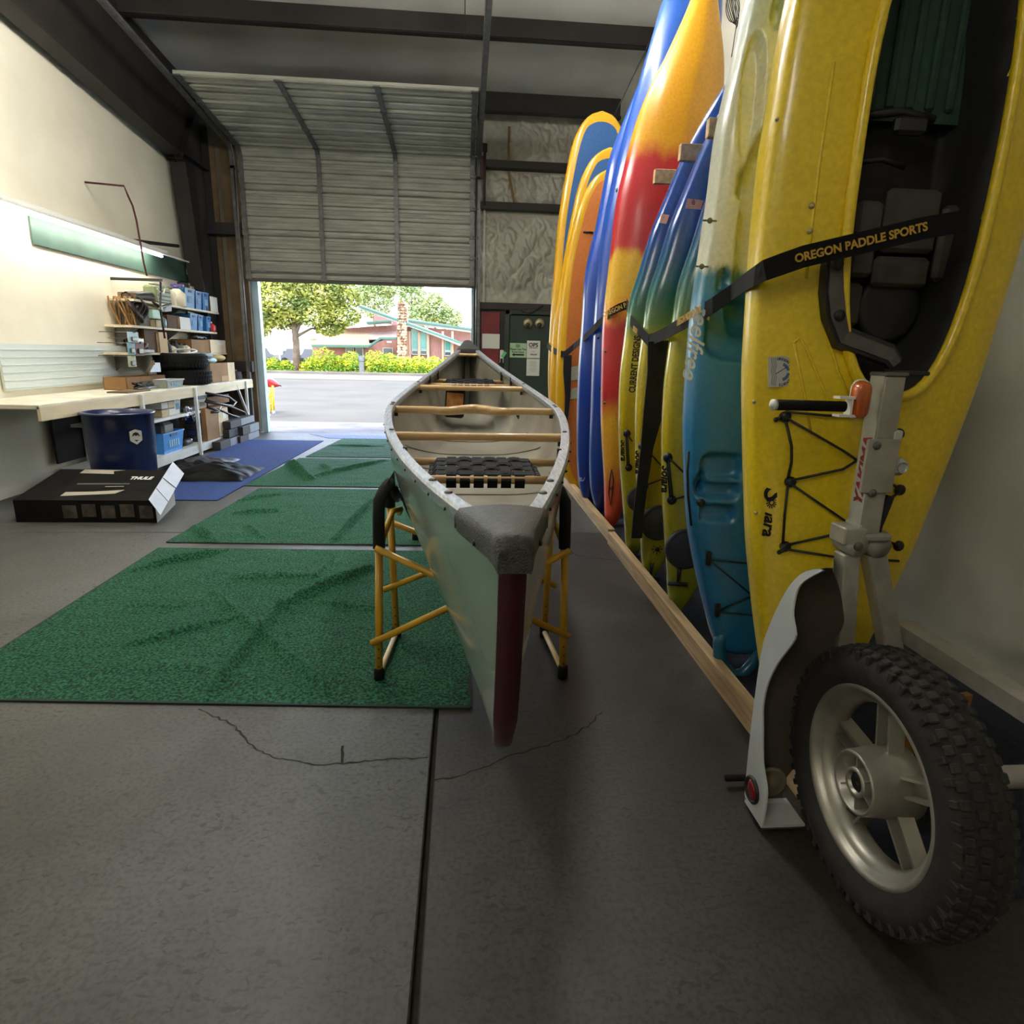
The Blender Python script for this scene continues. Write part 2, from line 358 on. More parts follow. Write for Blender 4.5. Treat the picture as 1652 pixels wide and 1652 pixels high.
# front wall: door opening X -3.3..0.19, Z 0..4.2
wf = MB(); zt = 5.0
wf.box((-3.66, 10.47, zt / 2), (.72, .1, zt)); wf.box((1.26, 10.47, zt / 2), (2.14, .1, zt)); wf.box((-1.555, 10.47, 4.62), (3.49, .1, .78))
wf = struct(wf.build('wall_front', mat('front_wall_liner', C(120, 112, 96), .7, col2=C(96, 88, 74), scale=2)))
MB().box((-3.44, 10.40, 2.1), (.28, .03, 4.2)).build('plywood_strip', plyw, wf)
MB().box((-3.70, 10.40, 2.1), (.1, .03, 4.2)).build('plywood_strip', plyw, wf)
for z in (1.05, 3.05): MB().box((-3.62, 10.33, z), (.62, .12, .16)).build('girt', steel_dark, wf)
# blue-grey jamb trims outside the tracks
jm = mat('pale_blue_jamb', C(186, 212, 222), .5, col2=C(166, 194, 206), scale=4)
struct(MB().box((-3.25, 10.56, 2.1), (.1, .14, 4.2)).build('trim_1', jm)); struct(MB().box((.16, 10.56, 2.1), (.08, .14, 4.2)).build('trim_2', jm))
# crumpled vinyl insulation right of the door, held by girts
def sheet(x0, x1, z0, z1, seed, amp):
    def fn(u, v):
        x = x0 + (x1 - x0) * u; z = z0 + (z1 - z0) * v
        e = min(1, 6 * min(v, 1 - v))
        r = 1.2 * abs(nz(x * 1.3 - z * 1.1 + seed, z * .8 + x, seed, 2.2)) + .8 * abs(nz(x * 1.6 + z * .8, z - x * .9 + seed, 3, 6.)) + .15 * abs(nz(x * 1.4 + z, z * .7 - x + seed, 9, 13.))
        f = .03 * math.sin(PI * v) + amp * (r - .3) * e
        return (x, 10.405 - max(.002, f + .02), z)
    return MB().grid(fn, 150, 90).build('insulation_sheet', vinyl, wf)
sheet(.24, 2.22, 4.13, 4.86, 3, .05); sheet(.24, 2.22, 3.56, 4.03, 8, .08); sheet(.24, 2.22, 2.12, 3.46, 15, .10)
for z in (4.08, 3.51): MB().box((1.24, 10.29, z), (2.0, .16, .1)).build('girt', steel_dark, wf)
MB().box((.66, 10.31, 4.36), (.035, .01, .5)).build('seam_tape', mat('brown_tape', C(120, 92, 52), .6), wf)
MB().bar((.66, 10.335, 4.02), (.76, 10.31, 3.57), .035, .01, (0, 1, 0)).build('seam_tape', MATS['brown_tape'], wf)
MB().box((.31, 10.33, 2.8), (.03, .05, 1.36)).build('batten', vinyl, wf)
MB().box((1.24, 10.36, 2.07), (2.02, .1, .1)).build('girt', steel_dark, wf)
# dark lower zone around the pedestrian door, red panel beside it
MB().box((.44, 10.385, 1.02), (.46, .03, 2.0)).build('dark_liner', mat('dark_liner', C(62, 58, 54), .7, col2=C(48, 44, 42), scale=4), wf)
MB().box((.43, 10.36, 1.0), (.29, .03, 1.96), bev=.004).build('red_panel', mat('red_panel', C(128, 40, 44), .55, col2=C(108, 34, 38), scale=3), wf)
# purlins: C sections along X
for Y, d in ((10.0, .28), (8.3, .24), (6.3, .24), (4.6, .24), (2.9, .24)):
    b = MB(); z = ZC(Y)
    b.box((-.9, Y, z - d / 2), (6.3, .012, d)); b.box((-.9, Y - .04, z - d + .006), (6.3, .09, .012)); b.box((-.9, Y - .08, z - d + .02), (6.3, .01, .03))
    b.build('purlin', steel_dark, ce)
MB().tube([(.0, 8.0, ZC(8)), (.0, 8.0, 4.72)], .006, 6).build('hanger_rod', steel_dark, ce)
# rigid frame in the left front corner: tapered column and rafter
rf = MB(); fx = -3.82
rf_col = [(10.38, 0), (10.05, 0), (9.5, 3.72), (9.36, 3.80), (-6, 5.1), (-6, 5.9), (10.38, 4.85)]
rf.prism([(fx - .006, y, z) for y, z in rf_col], (.012, 0, 0))
def flange(p, q, wd=.2, th=.014):
    d = Vector((0, q[0] - p[0], q[1] - p[1])); rf.bar((fx, p[0], p[1]), (fx, q[0], q[1]), wd, th, up=(0, -d.z, d.y))
flange((10.05, 0), (9.5, 3.72)); flange((9.4, 3.79), (-6, 5.1)); flange((10.37, 0), (10.37, 4.8))
rf.box((fx, 9.95, 3.84), (.18, .9, .012)); rf.bar((fx, 9.45, 3.75), (fx, 10.3, 4.75), .16, .01)
fr = rf.build('trim_3', steel_dark); struct(fr)
# green band, white cap and the fluorescent lamp, tools and pipe on the left wall
MB().add([atX(206, 404, -3.985), atX(206, 424, -3.985), atX(318, 457, -3.985), atX(309, 426, -3.985)], [(0, 1, 2, 3)]).prism([(-3.99, 6.5, 2.22), (-3.99, 10.1, 2.22), (-3.99, 10.1, 2.5), (-3.99, 6.5, 2.5)], (.012, 0, 0)).build('green_band', greenwall, wl)

# ------------------------------------------------------------------ sectional overhead door
dr = bpy.data.objects.new('door_1', None); SC.collection.objects.link(dr); dr.location = (-1.55, 10.3, 2.36); struct(dr)
path = []      # inner face of the door: up the wall, round the bend, back under the roof
zb = 2.36; yv = 10.30
R_ = .16; top = 4.17; sl = math.radians(4.9)
def door_pt(s):
    """distance s up the door -> (Y, Z, normal pointing into the room/down)"""
    v = top - zb - R_
    if s < v: return yv, zb + s, (-1, 0)
    arc = R_ * (PI / 2 - sl)
    if s < v + arc:
        a = (s - v) / R_; return yv - R_ + R_ * math.cos(a), top - R_ + R_ * math.sin(a), (-math.cos(a), -math.sin(a))
    d = s - v - arc; a = PI / 2 - sl
    return yv - R_ + R_ * math.cos(a) - d * math.cos(sl), top - R_ + R_ * math.sin(a) + d * math.sin(sl), (-math.cos(a), -math.sin(a))
total = (top - zb - R_) + R_ * (PI / 2 - sl) + 1.86
sec = .62; nsec = int(total / sec) + 1
X0, X1 = -3.3, .165
k = 0; s = 0.
while s < total - .01:
    e = min(s + sec, total); b = MB(); prof = []
    n = 62
    for i in range(n + 1):
        t = s + (e - s) * i / n
        u = (t - s) / sec
        rib = .045 * max(0, min(1, 4 * (math.sin(u * 2 * PI * 3.5 - .6) - .55)))       # rolled ribs, standing away from the room
        fine = .005 * max(0, math.sin(u * 2 * PI * 14))
        edge = -.010 if (u < .03 or u > .97) else 0
        Y, Z, nn = door_pt(t); off = -rib - fine - edge
        prof.append((Y + nn[0] * off, Z + nn[1] * off))
    vs = [];
    for x in (X0, X1):
        vs += [(x, y, z) for y, z in prof]
    m_ = n + 1
    b.add(vs, [(i, i + 1, m_ + i + 1, m_ + i) for i in range(n)])
    bk_ = [(door_pt(s + (e - s) * i / 12)) for i in range(13)]; bk_ = [(p[0] - p[2][0] * .035, p[1] - p[2][1] * .035) for p in bk_]
    vo = [(x, *p) for x in (X0, X1) for p in (bk_[0], bk_[-1])]
    b.add([Vector(prof and (X0, *prof[0])), (X1, *prof[0]), vo[2], vo[0]], [(0, 1, 2, 3)]); b.add([(X0, *prof[-1]), (X1, *prof[-1]), vo[3], vo[1]], [(0, 1, 2, 3)])
    b.add([(x, *p) for x in (X0, X1) for p in bk_], [(i, i + 1, 14 + i, 13 + i) for i in range(12)])
    pn = b.build('door_panel', doorskin, dr)
    for xs in (X0 + .045, -2.14, -1.02, X1 - .045):
        c = MB(); pts = [door_pt(s + .012 + (e - s - .024) * i / 24) for i in range(25)]
        c.ribbon([(xs, p[0] + p[2][0] * .012, p[1] + p[2][1] * .012) for p in pts], .062, .022, (1, 0, 0))
        c.box((xs, pts[0][0] + pts[0][2][0] * .028, pts[0][1] + pts[0][2][1] * .028 + .01), (.085, .012 if s < 1.6 else .07, .07 if s < 1.6 else .012))
        c.build('stile', steel_grey, pn)
    s = e; k += 1
# bottom seal
MB().box(((X0 + X1) / 2, yv + .01, zb - .015), (X1 - X0, .05, .05), bev=.01).build('bottom_seal', mat('grey_seal', C(92, 86, 78), .7), dr)
MB().box(((X0 + X1) / 2, 10.275, 2.47), (3.4, .012, .012)).build('stiffener', steel_grey, dr)
# tracks
for xs in (-3.37, .225):
    b = MB(); pts = [(xs, yv - .02, .02)] + [(xs, yv - .02, z) for z in (1, 2, 3, 3.9)] + [(xs, door_pt(s_)[0] - .02, door_pt(s_)[1]) for s_ in [1.5 + .05 * i for i in range(11)]]
    Yl, Zl, _n = door_pt(2.05); pts += [(xs, Yl - d * math.cos(sl), Zl + d * math.sin(sl)) for d in (.5, 2, 4, 7, 9.3)]
    pts = [p for i, p in enumerate(pts) if i == 0 or (Vector(p) - Vector(pts[i - 1])).length > .01]
    b.ribbon(pts, .05, .06, (1, 0, 0))
    b.tube([(p[0] + .03 * (1 if xs < 0 else -1), p[1] - .03, p[2]) for p in pts[1:]], .012, 8)
    b.build('track', steel_grey, dr)
MB().tube([(.30, 10.2, 3.5), (.30, 10.2, 4.3)], .02, 8).box((.30, 10.2, 4.28), (.07, .07, .1)).box((.26, 10.22, 4.02), (.06, .05, .3)).build('spring_anchor', mat('dark_red_oxide', C(60, 36, 34), .6), dr)
# roller latch plates on the right stile
for z in (2.75, 3.05, 3.45, 3.9): MB().box((.13, 10.255, z), (.09, .03, .05), bev=.006).tube([(.13, 10.24, z), (.22, 10.24, z)], .008, 6).build('roller', steel_grey, dr)

struct(MB().box((.185, 10.40, 2.1), (.06, .03, 4.2)).build('trim_4', steel_dark))
# pedestrian door with signs, plates and the hanging tag
pdm = mat('green_door_paint', C(44, 62, 46), .5, col2=C(38, 56, 48), scale=2)
pd = bpy.data.objects.new('door_2', None); SC.collection.objects.link(pd); pd.location = (1.17, 10.36, 0); struct(pd)
b = MB(); fm = mat('green_frame', C(50, 62, 50), .5, col2=C(42, 54, 44), scale=3)
for x, wd in ((.69, .07), (1.66, .07)): b.box((x, 10.36, 1.0), (wd, .12, 2.02))
b.box((1.175, 10.36, 1.985), (1.03, .12, .06)); b.build('door_frame', fm, pd)
MB().box((1.175, 10.37, .97), (.88, .05, 1.94), bev=.004).build('door_leaf', pdm, pd)
def sign(c, wd, ht, m, name, label, cat='sign'):
    t = thing(name, c, label, cat); MB().box(c, (wd, .004, ht)).build('sheet', m, t); return t
def onwall(px, py, Y=10.335): return at(px, py, Y)
def px2m(px): return px * 10.6 / 1000
# the two round "eye" plates with dark pupils
brass = mat('brushed_brass_tin', C(190, 178, 140), .4, .5, col2=C(164, 152, 116), scale=4)
for (px, lb) in ((851.5, 'round tin eye with a dark pupil on green door, left one of the pair'), (870.5, 'round tin eye with a dark pupil on green door, right one of the pair')):
    c = onwall(px, 521.5); t = thing('round_eye_plate', c, lb, 'decoration', 'two tin eyes on the green door')
    MB().lathe([(.076, 0), (.076, -.012), (.07, -.03), (.045, -.04), (.0005, -.042)], c, 'Y', 28).build('disc', brass, t)
    d = c + Vector((-.004, -.036, -.03)); MB().lathe([(.038, 0), (.038, -.012), (.03, -.018), (.0005, -.019)], d, 'Y', 24).build('pupil', black, t)
gpaper = mat('green_paper', C(176, 206, 170), .8)
c = onwall(835.8, 565.3); t = sign(c, px2m(25.5), px2m(21.4), gpaper, 'arrow_sign', 'pale green paper sign with a black left arrow on the green door')
nrm = (0, -1, 0)
def onsign(px, py): v = onwall(px, py); v.y = 10.335 - .0024; return v
MB().box(onsign(835.5, 558), (.07, .001, .05)).build('emblem', mat('grey_print', C(120, 150, 120), .8), t)
text('Please Use The', .042, frame(onsign(835.7, 563.5), (1, 0, 0), nrm), ink, t, bold=.0012)
text('Front Door', .042, frame(onsign(835.7, 568), (1, 0, 0), nrm), ink, t, bold=.0012)
a = onsign(835.5, 572.3); b = MB(); b.box(a + Vector((.02, 0, 0)), (.16, .001, .026)); b.prism([a + Vector((-.06, .0005, .028)), a + Vector((-.1, .0005, 0)), a + Vector((-.06, .0005, -.028))], (0, -.001, 0)); b.build('arrow', ink, t)
c = onwall(860.5, 564.3); t = sign(c, px2m(20.4), px2m(26.8), paper, 'shop_notice', 'white notice with large black initials on the green door')
text('OPS', .085, frame(onsign(860.5, 556.8), (1, 0, 0), nrm), ink, t, bold=.003)
MB().box(onsign(860.5, 561.3), (.13, .001, .012)).build('rule', mat('grey_ink', C(120, 120, 112), .8), t)
text('The', .03, frame(onsign(860.5, 567.5), (1, 0, 0), nrm), MATS['grey_ink'], t)
text('closed', .042, frame(onsign(860.5, 571.8), (1, 0, 0), nrm), ink, t, shear=.2, bold=.001)
c = onwall(859.8, 592); t = sign(c, px2m(20), px2m(26.6), paper, 'typed_notice', 'white typed sheet taped below the notice with initials')
for i, wd in enumerate((.09, .12, .1, .13, .08, .12, .1, .06)): MB().box(onsign(859.8, 583 + i * 2.3), (wd, .001, .006)).build('print_line', mat('faint_ink', C(170, 168, 158), .8), t)
c = at(792, 550.5, 10.335); t = sign(c, px2m(26.5), px2m(21.5), paper, 'white_notice', 'blank-looking white paper notice on the red panel')
MB().box(onwall(823, 507, 10.34), (.045, .006, .02), bev=.002).build('closer_plate', white, pd)
t = thing('tag_bundle', at(809, 575, 10.3), 'white tag bundle with bright green label hanging at the door edge', 'tag')
c = at(809.5, 575, 10.3); MB().box(c, (.06, .02, .2), bev=.006).build('tag_card', paper, t)
MB().box(at(813, 572, 10.27), (.05, .004, .1), Matrix.Rotation(.6, 3, 'Y')).build('green_tag', mat('bright_green_paper', C(96, 190, 120), .7), t)
MB().box(at(809, 582, 10.285), (.04, .004, .07)).build('tag_print', ink, t)
b = MB(); b.tube([at(842, 502, 10.3), at(850, 506, 10.28), at(860, 503, 10.28), at(876, 493, 10.3)], .012, 8)
b.build('door_closer_arm', steel_dark, pd)
# ------------------------------------------------------------------ outside: house, trees, hedge, far building, stand
leafA = mat('sunny_pine_leaf', C(176, 176, 78), .7, col2=C(112, 128, 60), scale=.9, lo=.4, hi=.6)
leafB = mat('hedge_leaf', C(178, 184, 40), .7, col2=C(104, 148, 44), scale=1.2, lo=.42, hi=.6)
leafC = mat('far_leaf', C(150, 162, 96), .7, col2=C(116, 138, 84), scale=.7)
bark = mat('bark', C(120, 104, 88), .9, col2=C(90, 76, 64), scale=3)
def leafcloud(blobs, n, size, seed, flat=.5):
    rnd = random.Random(seed); b = MB(); vs = []; fs = []
    wts = [bl[3] ** 2 for bl in blobs]
    for i in range(n):
        (x, y, z, r, sq) = rnd.choices(blobs, wts)[0]
        while True:
            d = Vector((rnd.uniform(-1, 1), rnd.uniform(-1, 1), rnd.uniform(-1, 1)))
            if .45 < d.length < 1: break
        p = Vector((x, y, z)) + Vector((d.x * r, d.y * r, d.z * r * sq))
        a = Vector((rnd.gauss(0, 1), rnd.gauss(0, 1), rnd.gauss(0, flat))).normalized(); c = a.cross(Vector((rnd.gauss(0, 1), rnd.gauss(0, 1), rnd.gauss(0, 1)))).normalized()
        s = size * rnd.uniform(.6, 1.3); o = len(vs)
        vs += [p - a * s, p + c * s * .4, p + a * s, p - c * s * .4]; fs.append((o, o + 1, o + 2, o + 3))
    b.add(vs, fs); return b
def tree(base, h, blobs, n, size, m, seed, label, group=None, trunk_r=.2, limbs=()):
    t = thing('leafy_tree', base, label, 'tree', group); b = Vector(base)
    MB().tube([b, b + Vector((.05, 0, h * .25)), b + Vector((-.05, 0, h * .5)), b + Vector((.1, 0, h * .8))], [trunk_r, trunk_r * .8, trunk_r * .6, trunk_r * .25], 8).build('trunk', bark, t)
    for i, q in enumerate(limbs):
        st = b + Vector((0, 0, h * (.3 + .1 * (i % 4)))); e = b + Vector(q)
        MB().tube([st, st.lerp(e, .5) + Vector((0, 0, .15)), e], [trunk_r * .45, trunk_r * .3, trunk_r * .1], 6).build('branch', bark, t)
    f = leafcloud([(b.x + x, b.y + y, b.z + z, r, sq) for x, y, z, r, sq in blobs], n, size, seed).build('foliage', m, t, recalc=False); f['kind'] = 'stuff'
    return t
tb = atZ(480, 595, .05); tb = at(479, 598, 38.0); tb.z = .06
tree(tb, 6.5, [(-.5, 0, 4.2, 2.0, .7), (1.3, 0, 4.6, 1.9, .7), (-1.7, .3, 3.2, 1.3, .6), (2.6, .2, 3.2, 1.2, .55), (.4, -.4, 5.6, 1.6, .7), (-1.6, 0, 5.2, 1.4, .7), (2.3, 0, 5.4, 1.4, .7), (1.9, .4, 2.5, .9, .5), (-2.2, 0, 2.4, 1.0, .6), (1.2, -.3, 3.4, 1.3, .7), (-.6, .2, 3.0, 1.1, .6), (2.9, 0, 4.2, 1., .6)],
     24000, .12, leafA, 3, 'spreading pine with yellow-green crown and bare trunk in front of the house', None, .24, [(1.8, 0, 2.6), (-1.8, 0, 2.6), (2.4, .2, 3.2), (-1.2, 0, 4), (1.2, 0, 4.4)])
ta = at(606, 560, 58.); ta.z = .06
tree(ta, 8, [(0, 0, 5.6, 1.8, .9), (.9, 0, 6.8, 1.2, .9), (-1, 0, 6.4, 1.2, .9)], 4500, .15, leafC, 5, 'tall green tree behind the house left of the stone chimney', 'trees behind the house', .2)
ta = at(665, 560, 64.); ta.z = .06
tree(ta, 9, [(0, 0, 6.6, 1.5, 1.2), (-.4, 0, 7.8, 1.0, 1)], 3200, .15, leafC, 6, 'slender green tree rising behind the stone chimney', 'trees behind the house', .2)
ta = at(703, 560, 60.); ta.z = .06
tree(ta, 7, [(0, 0, 4.9, 1.6, .8), (1.3, 0, 4.3, 1.3, .8), (-1.2, 0, 4.4, 1.3, .8), (-.2, 0, 5.9, .9, .9)], 4800, .15, leafC, 7, 'bushy green tree behind the house right of the stone chimney', 'trees behind the house', .2)
# hedge: separate shrubs in a row
hx = [(424, 600, .8), (443, 601, .75), (463, 602, .6), (503, 600, .8), (524, 590, 1.35), (546, 598, .9), (568, 594, 1.15), (606, 592, 1.25), (628, 594, 1.1), (652, 597, .95), (676, 595, 1.0), (700, 596, 1.0), (724, 597, .95), (748, 597, 1.0)]
nm = ['first', 'second', 'third', 'fourth', 'fifth', 'sixth', 'seventh', 'eighth', 'ninth', 'tenth', 'eleventh', 'twelfth', 'thirteenth', 'fourteenth']
for i, (px, py, hh) in enumerate(hx):
    p = at(px, 605, 38.0); p.z = .06
    t = thing('hedge_shrub', p, 'bright yellow-green shrub in the hedge before the house, %s counted from the left' % nm[i], 'shrub', 'hedge shrubs along the far sidewalk')
    MB().tube([p, p + Vector((.03, 0, hh * .6))], [.05, .02], 6).build('stem', bark, t)
    f = leafcloud([(p.x + dx, p.y, p.z + hh * z, hh * r * .95, .85) for dx, z, r in ((0, .58, .62), (-.38, .36, .5), (.38, .38, .5), (0, .25, .5))], 1500, .085, 30 + i).build('foliage', leafB, t, recalc=False); f['kind'] = 'stuff'
# house with oblique roofs
brickm = mat('pink_board_siding', C(146, 108, 98), .85, col2=C(132, 94, 86), scale=2, stretch=(6, 1, 1))
brickl = mat('tan_siding', C(168, 136, 112), .85)
roofm = mat('tan_shingle', C(150, 126, 92), .9, col2=C(132, 110, 80), scale=6, stretch=(1, 1, 3))
roofd = mat('grey_brown_shingle', C(140, 116, 108), .9, col2=C(122, 100, 94), scale=6)
fascia = mat('teal_fascia', C(64, 108, 98), .6); fasw = mat('white_fascia', C(166, 178, 172), .6)
glassm = mat('teal_window_glass', C(66, 120, 112), .15, col2=C(84, 140, 130), scale=1)
darkgl = mat('dark_window_glass', C(60, 66, 70), .12)
stone = mat('field_stone', C(206, 176, 140), .9, col2=C(120, 92, 72), scale=3.5, detail=2, lo=.45, hi=.55, bump=.6)
Yh = 44.
h = thing('house', at(600, 596, Yh), 'single storey pinkish house with slanting teal-edged roofs behind the hedge', 'house')
def P2(px, py, Y=Yh): return at(px, py, Y)
def wallpoly(pts, Y, dep, m, name='wall'):
    return MB().prism([P2(x, y, Y) for x, y in pts], (0, dep, 0)).build(name, m, h)
wallpoly([(504, 606), (504, 558), (590, 559), (620, 548), (640, 548), (640, 606)], Yh, 3, brickm)
wallpoly([(655, 606), (655, 528), (668, 526), (752, 561), (752, 606)], Yh - .5, 3, brickm)
wallpoly([(603, 518), (603, 507), (660, 524), (660, 530)], Yh + 2.5, .5, brickm)
wallpoly([(690, 540), (690, 528), (765, 537), (765, 606), (752, 606)], Yh + 2, 2, brickm)
wallpoly([(548, 531), (590, 527), (640, 524), (640, 550), (548, 558)], Yh + 1.5, .5, brickm)
b = MB(); b.add([P2(503, 558.5, Yh - .7), P2(596, 559.5, Yh - .7), P2(593, 533, Yh + 2.2), P2(537, 527, Yh + 2.2)], [(0, 1, 2, 3)]); 
b.prism([P2(503, 558.5, Yh - .7), P2(596, 559.5, Yh - .7), P2(593, 533, Yh + 2.2), P2(537, 527, Yh + 2.2)], (0, 0, .12)); b.build('roof', roofm, h)
MB().prism([P2(591, 548.5, Yh + .4), P2(640, 546, Yh + .4), P2(640, 529, Yh + 2.2), P2(595, 530, Yh + 2.2)], (0, .1, .1)).build('roof', roofd, h)
def fas(p, q, th, m, Y0=Yh - .8, Y1=None, name='fascia'):
    a, c = P2(p[0], p[1], Y0), P2(q[0], q[1], Y0 if Y1 is None else Y1)
    MB().bar(a, c, .5, th, up=(0, 0, 1)).build(name, m, h)
fas((504, 558.5), (596, 559), .14, fascia); fas((596, 558.5), (614, 546), .13, fascia); fas((614, 546), (640, 546), .13, fascia)
fas((581, 495), (700, 538), .26, fasw, Yh - .9); fas((700, 538), (752, 558.5), .26, fasw, Yh - .9)
fas((580, 494), (752, 556), .1, fascia, Yh - 1.0)
fas((546, 525), (632, 519), .22, fasw, Yh + 1.2); fas((592, 520.5), (632, 518), .12, fascia, Yh + 1.0)
fas((656, 518), (765, 534), .3, fasw, Yh + 1.6); fas((656, 517), (765, 531.5), .12, fascia, Yh + 1.4)
ch = MB(); rnd = random.Random(4)
ch.prism([P2(641, 606, Yh - 1.2), P2(656, 606, Yh - 1.2), P2(656, 487.5, Yh - 1.2), P2(641, 487, Yh - 1.2)], (0, 1.1, 0)); chm = ch.build('chimney', stone, h)
for r in range(26):
    for q in range(3):
        x = 641.8 + q * 5 + rnd.uniform(-.6, .6) + (2 if r % 2 else 0); y = 604 - r * 4.55
        if x > 655: continue
        c = P2(min(x + 1.2, 654.4), y, Yh - 1.22); MB().box(c, (.17 + rnd.uniform(-.02, .03), .09, .15 + rnd.uniform(-.03, .02)), Matrix.Rotation(rnd.uniform(-.2, .2), 3, 'Y'), bev=.03).build('stone', stone, chm)
def win(px0, py0, px1, py1, Y, m):
    a, c = P2(px0, py1, Y), P2(px1, py0, Y)
    f = MB().box((a + c) / 2, (abs(c.x - a.x), .08, c.z - a.z)).build('window', fasw, h)
    MB().box((a + c) / 2 + Vector((0, -.05, 0)), (abs(c.x - a.x) - .1, .02, c.z - a.z - .1)).build('pane', m, f)
for px0, py0, px1, py1 in ((664, 530, 675, 564), (678, 534, 689, 564), (717, 549, 728, 566)): win(px0, py0, px1, py1, Yh - .62, glassm); win(px0, py1 + 1, px1, py1 + 8, Yh - .62, darkgl)
for px0, py0, px1, py1 in ((618, 561, 634, 578), (558, 561, 571, 575), (574, 561, 586, 575)): win(px0, py0, px1, py1, Yh - .1, darkgl)
for px in (657.5, 661.5, 676.5, 691, 714.5, 730): MB().box(P2(px, 572, Yh - .7), (.14, .2, 3.)).build('post', brickl, h)
MB().box(P2(628, 551.5, Yh - .95), (.3, .05, .1)).build('house_sign', white, h)
t = one(MB().box(at(583.5, 590, 37.6), (.3, .2, 1.1), bev=.02).box(at(583.5, 579, 37.6), (.36, .26, .36), bev=.05), 'mail_box', steel_grey, 'grey post box on a post in a gap of the hedge', 'mailbox')
# white building and parked cars far left
fb = thing('white_building', at(445, 590, 70), 'low white building with pale blue door far behind the pine', 'building')
MB().prism([at(400, 596, 70), at(500, 596, 70), at(500, 545, 70), at(400, 548, 70)], (0, 4, 0)).build('wall', mat('far_white_wall', C(236, 234, 228), .8), fb)
MB().prism([at(400, 543, 69.5), at(545, 541, 69.5), at(545, 546, 69.5), at(400, 549, 69.5)], (0, 5, 0)).build('roof', mat('far_grey_roof', C(190, 196, 200), .7), fb)
MB().box(at(448, 574, 69.9), (.6, .1, 1.4)).build('door', mat('pale_blue_door', C(170, 210, 226), .6), fb)
for px in (434, 462, 495): MB().box(at(px, 573, 69.9), (.7, .1, .9)).build('window', darkgl, fb)
for i, (px, lb) in enumerate(((425, 'dark parked car left of the pine trunk'), (470, 'dark parked car half hidden by the pine trunk'), (498, 'dark parked car right of the pine trunk'))):
    p = at(px, 582, 55.); p.z = .08; t = thing('parked_car', p, lb, 'car', 'cars parked far behind the pine')
    q = p; b = MB(); pr = [(-.95, .3), (-.95, .75), (-.6, .85), (-.35, 1.3), (.35, 1.3), (.65, .85), (.95, .75), (.95, .3)]
    b.prism([(q.x + x * .9, q.y, q.z + z) for x, z in pr], (0, 1.7, 0)); b.build('body', mat('dark_car_paint', C(70, 74, 84), .3), t)
    for dx in (-.55, .55): MB().lathe([(.28, -.02), (.28, .2)], (q.x + dx, q.y - .02, q.z + .28), 'Y', 14).build('wheel', rubber, t)
# yellow boat stand outside with a red kayak stern on it
st = at(434, 660, 11.0)
b0 = atZ(434, 671); o = thing('yellow_boat_stand', (b0.x, b0.y, 0), 'yellow tubular boat stand standing outside in the sun by the left jamb', 'stand')
yb = mat('sunny_yellow_paint', C(236, 190, 30), .4)
Ys = b0.y; base = b0
def q(px, py, dy=0.): return at(px, py, Ys + dy)
for (a, c, nm_) in (((429, 613), (434, 669), 'leg'), ((440, 622), (441.5, 664), 'leg')):
    MB().tube([q(*a), q(*c)], .022 if nm_ == 'leg' else .02, 10).build(nm_, yb, o)
for dy, px in ((.45, 426), (.45, 436)): MB().tube([q(px, 616, dy), q(px + 1, 664, dy)], .018, 8).build('leg', yb, o)
MB().tube([q(429, 636), q(441, 640)], .016, 8).tube([q(430, 655), q(442, 650)], .016, 8).tube([q(440, 626), q(431, 648)], .016, 8).build('brace', yb, o)
for p in ((434, 669.5), (441.5, 664.5)): MB().lathe([(.026, -.035), (.03, 0), (.024, .02)], q(*p), 'Z', 10).build('foot', white, o)
k_ = thing('red_canoe_end', q(430, 612), 'red and white boat end resting on the yellow stand outside', 'boat')
def fn(u, v):
    c = q(422 + 29 * u, 611 + 10 * u, .15); r = .11 * (1 - u ** 2.2) + .006; a = 2 * PI * v
    return c + Vector((0, r * 1.6 * math.cos(a), r * math.sin(a) - (0.02 if math.sin(a) < 0 else 0)))
MB().grid(fn, 16, 16).build('hull', zmat('red_white_boat', [(0, C(190, 40, 50)), (.02, C(190, 40, 50)), (.03, C(240, 238, 234)), (1, C(240, 238, 234))], wob=.0), k_, origin=q(430, 613, .15))
MB().box(q(452, 622, .15), (.06, .03, .025), Matrix.Rotation(.5, 3, 'Y'), bev=.008).build('stern_cap', black, k_)
one(MB().box(q(424, 640, .9), (.05, .6, .5), bev=.02).box((q(424, 640, .9).x, q(424, 640, .9).y, .2), (.04, .5, .44)).box(q(423, 622, .9), (.09, .5, .08), bev=.02), 'folded_cart', white, 'white folded cart frame behind the yellow stand outside', 'cart')
